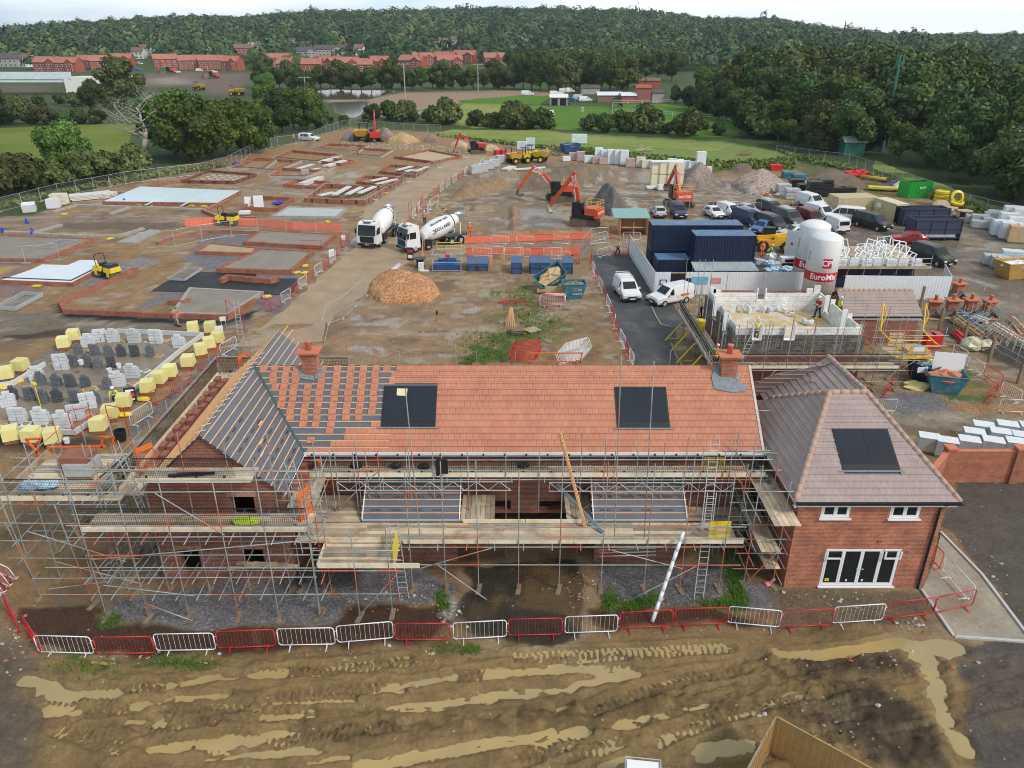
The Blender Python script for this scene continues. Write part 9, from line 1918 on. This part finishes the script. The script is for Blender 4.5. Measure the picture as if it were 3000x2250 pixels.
for c,q,n in(('f',[(935,292),(1080,308),(1290,326),(1560,352),(1722,340),(1715,367),(1560,367),(1290,334),(1080,312)],6500),('b3',[(60,250),(230,330),(700,420),(1100,520),(1330,590),(1800,740),(2074,810),(2074,850),(1760,800),(1300,640),(850,480),(640,390)],2600),('b0',[(-50,740),(185,690),(480,610),(765,560),(1300,470),(1845,385),(1845,360),(1200,440),(765,530),(185,660),(-50,700)],2200)):
 P=GP(c,q);x0,x1,y0,y1=box_of(P,0);X_=RG.uniform(x0,x1,n*4);Y_2=RG.uniform(y0,y1,n*4);k=sdist(X_,Y_2,P)>0;wp+=list(zip(X_[k][:n],Y_2[k][:n]))
wp=np.array(wp);n=len(wp);hgt=RG.uniform(.05,.6,n)*(.4+fbm(wp[:,0],wp[:,1],5,3));V,F=cards(np.stack([wp[:,0],wp[:,1],hgt],1),RG.normal(size=(n,3))+np.array([0,-.3,.9]),np.full(n,.26));tag(link('bank_weeds',np_mesh('bank_weeds',V,F,leafmat('weeds',(.09,.15,.025),(.17,.25,.045),(.33,.36,.13)),False,[('tone','FLOAT',np.repeat(RG.uniform(0,1,n),4))])),kind='stuff')
def grow(b,p,d,L,r,k,rg):
 q=p
 for i in range(3):e=q+d*L/3;b.tube(q,e,r,6,r2=r*.82);q=e;r*=.82;d=(d+Vector((rg.gauss(0,.2),rg.gauss(0,.2),rg.gauss(.04,.12)))).normalized()
 if k:
  for i in range(4 if k>2 else 3):grow(b,q-d*L*.12*i,(d*.4+Vector((rg.choice((-1,1))*rg.uniform(.3,1.1),rg.gauss(0,.5),rg.uniform(-.1,.6)))).normalized(),L*rg.uniform(.55,.8),r*.72,k-1,rg)
b=MB();grow(b,Vector((0,0,-.2)),Vector((-.02,0,1)),5.6,.62,4,random.Random(21));p=G('b0',1190,325);t=T('dead_tree','bare bleached dead tree with twisted branches at the left fence','tree',p);b.build('branches',m_bark,t,True);t.scale=(1.3,1.3,1.12)
p=G('f',1905,328);t=T('radio_mast','tall green telecom mast rising before the right-hand wood','mast',p);mg=mat('green mast paint',(.045,.17,.13),.5);MB().tube((0,0,0),(0,0,17),.42,8,r2=.26).build('pole',mg,t);b=MB()
for a in(0,2.1,4.2):c_,s_=.65*math.cos(a),.65*math.sin(a);b.box((c_,s_,18),(.28,.2,2.4));b.tube((0,0,17),(c_,s_,17.2),.07,5);b.tube((0,0,18.5),(c_,s_,18.8),.07,5)
b.tube((0,0,17),(0,0,19.6),.1,6).build('antennas',mg,t)
for i,(x,y,h)in enumerate(((433,830,7),(1293,890,13),(1920,800,11))):p=G('a1',x,y);b=MB().tube((0,0,0),(0,0,h),.2,6).bar((-2.4,0,h-.3),(2.4,0,h-.3),.2,.2).tube((-1.5,0,h-.3),(-1.5,0,h+.2),.1,5).tube((1.5,0,h-.3),(1.5,0,h+.2),.1,5);tag(b.build('power_pole',mat('weathered grey pole',(.42,.40,.36),.8),loc=p),'wooden power pole with crossarm, %s'%('left of the pond','tall one on the mud beside pond','right one above the far mud')[i],'pole','power poles')
p=G('f',1130,15);q=hit('a1',1128,75);tag(MB().tube((0,0,8),(0,0,26),.8,5).box((-1.5,0,24),(1.2,1.2,5)).box((1.8,0,23),(1.2,1.2,5)).build('distant_mast',m_dr,loc=q),'distant antenna mast poking above the wooded skyline','mast')
A=G('a0',580,822);t=T('concrete_bridge','pale concrete road bridge under construction at the left','bridge',A);k=321/FP*1.0
b=MB().prism([(0,0),(24,3),(24,9),(3,9)],0,6.6);b.build('abutment',m_rend,t);MB().box((-52,5,5.3),(110,9,1.2)).box((-52,.4,7.2),(110,.5,2.6)).build('deck',mat('pale blue white concrete',(.74,.82,.86),.7),t);MB().prism([(-62,0),(-54,0),(-50,9),(-70,9)],0,4.7).build('pier',m_rend,t)
def hut(label,c,x0,x1,y,h,wm,rm,d=5,over=.3,cat='shed',openf=False):
 A,E=G(c,x0,y),G(c,x1,y);w=E.x-A.x;t=T('farm_'+cat,label,cat,A,0,'farm buildings');MB().box((w/2,d/2,h/2),(w,d,h)).build('wall',wm,t);MB().slab([(-over,-over,h+.02),(w+over,-over,h+.02),(w+over,d/2,h+1.0),(-over,d/2,h+1.0)],.12).slab([(-over,d+over,h+.02),(w+over,d+over,h+.02),(w+over,d/2,h+1.0),(-over,d/2,h+1.0)],.12).build('roof',rm,t)
 if openf:
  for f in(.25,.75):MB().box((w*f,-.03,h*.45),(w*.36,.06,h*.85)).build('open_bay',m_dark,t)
m_redtin=mat('faded red tin',(.36,.13,.11),.8,var=.25);hut('open-fronted stable with white roof in the paddock','a2',330,478,912,2.6,m_conc,m_rend,4,openf=True);hut('tall faded red barn beside the long red sheds','a2',1072,1195,892,5,m_redtin,m_rust,7,cat='barn');hut('long low pink-red shed with pale roof','a2',945,1068,895,2.6,m_redtin,m_wrapw,6);hut('long pale roofed shed left of pink-red shed','a2',740,940,885,2.4,m_oldwood,m_wrapw,6);hut('grey block building right of the red barn','a2',1205,1310,890,3.4,m_conc,m_dr,6,cat='barn');hut('bungalow with dormer and dark roof at the wood edge','a2',1090,1280,765,3.2,m_fb,m_br,9,cat='bungalow');hut('grey shed roof behind the farm vehicles','a2',600,760,815,2.4,m_conc,m_dr,6);hut('bright green tin hut before the right wood','b3',610,775,298,2.8,mat('green tin',(.03,.17,.12),.6),mat('pale green roof',(.4,.45,.38),.6),3,cat='hut')
nv={}
for c,x,y,kd,pm,hd in sorted((('a2',190,828,'van',cw,90),('a2',430,830,'van',cw,100),('a2',500,805,'small van',cw,80),('a2',540,800,'van',cw,95),('a2',640,870,'van',cw,60),('a2',690,880,'van',cw,100),('a2',570,880,'car',cb,80),('a2',500,908,'car',ck,85),('a2',215,1005,'pickup',cw,-100),('a2',480,840,'small van',cw,90),('a0',1230,560,'van',cw,60),('a0',1180,540,'car',cb,80),('a0',1290,530,'small van',cs,70),('a0',1760,620,'small van',cw,90),('a0',1560,635,'van',cw,90),('a0',1880,630,'car',cw,90),('a0',1250,545,'car',cb,40),('a0',1220,610,'small van',cb,90)),key=lambda q:q[1]):
 i=nv[c+pm.name]=nv.get(c+pm.name,-1)+1;vehicle(kd,pm,'%s vehicle parked at the %s, %s of its colour from left'%('white' if pm is cw else 'blue' if pm is cb else 'dark' if pm is ck else 'silver','farm' if c=='a2' else 'new red houses',nth(i)),c,x,y,hd,group='distant vehicles')
dumper('yellow dump truck on the far left earthworks','a0',2050,825,80,m_plant,1.3);dumper('second yellow machine on the far earthworks, left','a0',1720,780,60,m_plant,1.2);excavator('distant red excavator arching before the red houses','a0',1480,640,170,((4.2,5.2),(6.2,1.2),(0,0)),rails=False,s=1.3);excavator('distant orange excavator at the dark earth heap','a0',1850,680,160,((4.4,4.2),(6.4,1.2),(0,0)),rails=False,s=1.2)
for i,(c,q,h)in enumerate((('a2',((870,1050),(870,905),(1380,895)),1.4),('a2',((895,975),(1250,995),(1660,1020),(1850,1050),(1960,1075)),1.3),('a2',((1650,945),(1880,960)),1.3),('a2',((1440,880),(1640,935)),1.2))):
 P=[G(c,*v)for v in q];b=MB()
 for a,e in zip(P,P[1:]):
  m=max(1,int((e-a).length/5))
  for k in range(m+1):v=a.lerp(e,k/m);b.box((v.x-P[0].x,v.y-P[0].y,h/2),(.16,.16,h))
  for z in(h*.5,h*.92):b.bar(a-P[0]+Vector((0,0,z)),e-P[0]+Vector((0,0,z)),.05,.12)
 tag(b.build('paddock_rail',mat('pale rail',(.6,.58,.52),.8),loc=P[0]),'pale paddock rail fence, %s'%('dividing both paddocks','across the right paddock','short length at far right','along the dark wood edge')[i],'fence','paddock rails')
# ================================================================ figures
def skinned(name,V,E,Rr,m,parent,sub=1):
 me=bpy.data.meshes.new(name);me.from_pydata(V,E,[]);me.materials.append(m);o=link(name,me,parent);o.modifiers.new('Skin','SKIN').use_smooth_shade=True;sv=me.skin_vertices[0].data
 for i,r in enumerate(Rr):sv[i].radius=(r,r)
 sv[0].use_root=True;o.modifiers.new('Subsurf','SUBSURF').levels=sub;o.modifiers['Subsurf'].render_levels=sub;return o
def person(label,p,rz,vest,legs,hat,pose='stand'):
 t=T('person',label,'person',p,R(rz));cr=pose=='crouch';wk={'walk':.26,'climb':.2}.get(pose,.07);hz=.5 if cr else .93;ln=-.42 if cr else-.05;up=hz+.5
 def arm(s):return[(s*.2,ln,up),(s*.27,ln*1.3-.02,up-.27),(s*.25,ln*1.5-.18 if pose!='walk' else ln-s*.14,up-.47)]
 kn=lambda s:(s*.11,-.38 if cr else s*wk*.5-.04,.5 if cr else .5);ft=lambda s:(s*.11,s*wk+(.1 if s<0 and wk>.2 else 0),.07)
 V=[(0,0,hz),(0,ln*.5,hz+.28),(0,ln,up),(0,ln*1.08,up+.12),(0,ln*1.12-.02,up+.26)];E=[(0,1),(1,2),(2,3),(3,4)];Q=[.12,.125,.12,.055,.095]
 for s in(-1,1):
  i=len(V);V+=arm(s);E+=[(2,i),(i,i+1),(i+1,i+2)];Q+=[.06,.045,.034];w=V[-1]
  for f in range(5):j=len(V);o=s*(f-2)*.016;V+=[(w[0]+o,w[1]-.08+(.04 if f==4 else 0),w[2]-.05),(w[0]+o*1.2,w[1]-.12+(.05 if f==4 else 0),w[2]-.08-.006*(f%3))];E+=[(i+2,j),(j,j+1)];Q+=[.009,.008]
  i=len(V);V+=[(s*.1,0,hz-.08),kn(s),ft(s)];E+=[(0,i),(i,i+1),(i+1,i+2)];Q+=[.085,.06,.045]
 skinned('body',V,E,Q,m_skin,t)
 skinned('vest',[V[0],V[1],V[2],arm(-1)[0],arm(-1)[1],arm(1)[0],arm(1)[1]],[(0,1),(1,2),(2,3),(3,4),(2,5),(5,6)],[.145,.15,.145,.085,.062,.085,.062],vest,t)
 skinned('trousers',[V[0],(-.1,0,hz-.08),kn(-1),ft(-1),(.1,0,hz-.08),kn(1),ft(1)],[(0,1),(1,2),(2,3),(0,4),(4,5),(5,6)],[.15,.11,.085,.075,.11,.085,.075],legs,t)
 for s in(-1,1):f=ft(s);MB().box((f[0],f[1]-.05,.05),(.1,.28,.1)).build('boot',m_black,t)
 h=V[4];MB().lathe([(.135,0),(.13,.06),(.09,.13),(.0,.155)],12,(h[0],h[1],h[2]+.02)).box((h[0],h[1]-.14,h[2]+.03),(.18,.1,.02)).build('helmet',hat,t,True);MB().box((0,ln*.5-.148,hz+.2),(.3,.02,.05)).build('reflective_band',m_sign,t);MB().blob((h[0],h[1]-.1,h[2]-.01),(.018,.03,.025),1,nu=6,nv=4).box((h[0]-.035,h[1]-.088,h[2]+.02),(.02,.012,.012),m=1).box((h[0]+.035,h[1]-.088,h[2]+.02),(.02,.012,.012),m=1).box((h[0],h[1]-.085,h[2]-.055),(.05,.012,.01),m=1).build('face',[m_skin,m_dark],t)
gh=mat('green helmet',(.02,.30,.10),.4);wh=m_sign
for lab,p,rz,v,l,h,po in(('person in green helmet and orange vest walking past the brick footing',G('c0',1440,152),80,m_hivo,m_tan,gh,'walk'),('person in white helmet and yellow vest crouching at block stacks',G('c0',945,765,.06),20,m_hivy,m_navyc,wh,'crouch'),('person in orange vest standing at the barriers behind trucks',G('b1',1368,850),190,m_hivo,m_navyc,wh,'stand'),('person in orange clothing on the rear ladder of second mixer truck',G('b1',1735,985)+Vector((0,0,.5)),190,m_hivo,m_hivo,wh,'climb'),('person in green helmet and yellow vest walking beyond tarmac road',G('b2',855,1095),95,m_hivy,m_navyc,gh,'walk'),('person in orange coveralls reaching up beside the telehandler',G('s',1295,705),170,m_hivo,m_hivo,m_hivo,'stand'),('person in yellow vest crouching by the telehandler wheel',G('s',1350,700),80,m_hivy,m_navyc,wh,'crouch'),('person in yellow vest on scaffold at the left block wall',G('k',345,510,1.75),-80,m_hivy,m_navyc,wh,'stand'),('person in yellow vest beside the ladder at front window gap',G('k',890,735,2.7)+Vector((0,-.2,0)),180,m_hivy,m_navyc,wh,'stand'),('person in red shirt and white helmet climbing at the white wall',G('k',1510,510,2.67),-70,m_redc,m_navyc,wh,'climb'),('person in yellow top behind the right-hand wall opening',G('k',1672,515,2.67)+Vector((.3,0,0)),90,m_hivy,m_navyc,wh,'stand'),('person in yellow vest half hidden behind the right chimney',Vector((14.9,51.0,1.72)),160,m_hivy,m_navyc,wh,'crouch'),('distant person in orange vest at the left end of far fence',G('b1',95,190),0,m_hivo,m_navyc,wh,'stand'),('distant person in orange vest near the green fence sheets',G('b1',310,185),0,m_hivo,m_navyc,wh,'stand'),('person in yellow helmet among the black vans',G('s',1605,245),0,m_navyc,m_navyc,m_ywrap,'stand'),('person in white helmet right of the dark vans',G('s',1755,300),0,m_hivy,m_navyc,wh,'stand')):person(lab,p,rz,v,l,h,po)
for lab,x,y,m in(('black horse grazing at the paddock rail',930,932,m_black),('pale horse in the left paddock facing camera',603,972,m_rend)):
 t=T('horse',lab,'horse',G('a2',x,y),.6 if m is m_black else-1.2);V=[(0,0,1.25),(.6,0,1.3),(-.6,0,1.25),(.95,0,1.5 if m is m_rend else 1.0),(1.2,0,1.75 if m is m_rend else .5),(1.45,0,1.55 if m is m_rend else .25),(-.85,0,.8)];E=[(0,1),(0,2),(1,3),(3,4),(4,5),(2,6)];Q=[.30,.32,.33,.18,.13,.08,.05]
 for sx in(.6,-.6):
  for sy in(-.18,.18):i=len(V);V+=[(sx,sy,.95),(sx+(.04 if sx>0 else-.1),sy,.5),(sx,sy,.05)];E+=[(1 if sx>0 else 2,i),(i,i+1),(i+1,i+2)];Q+=[.15,.07,.055]
 skinned('body',V,E,Q,m,t)
# ================================================================ damp air
vm=bpy.data.materials.new('haze');vm.use_nodes=True;vt=vm.node_tree;vt.nodes.clear();vo=vt.nodes.new('ShaderNodeOutputMaterial');pv=vt.nodes.new('ShaderNodeVolumePrincipled');pv.inputs['Color'].default_value=(.80,.90,1,1);pv.inputs['Density'].default_value=.00012;pv.inputs['Anisotropy'].default_value=.2;vt.links.new(pv.outputs[0],vo.inputs['Volume'])
tag(MB().box((50,2080,45),(7800,4500,100)).build('haze',vm),kind='stuff')
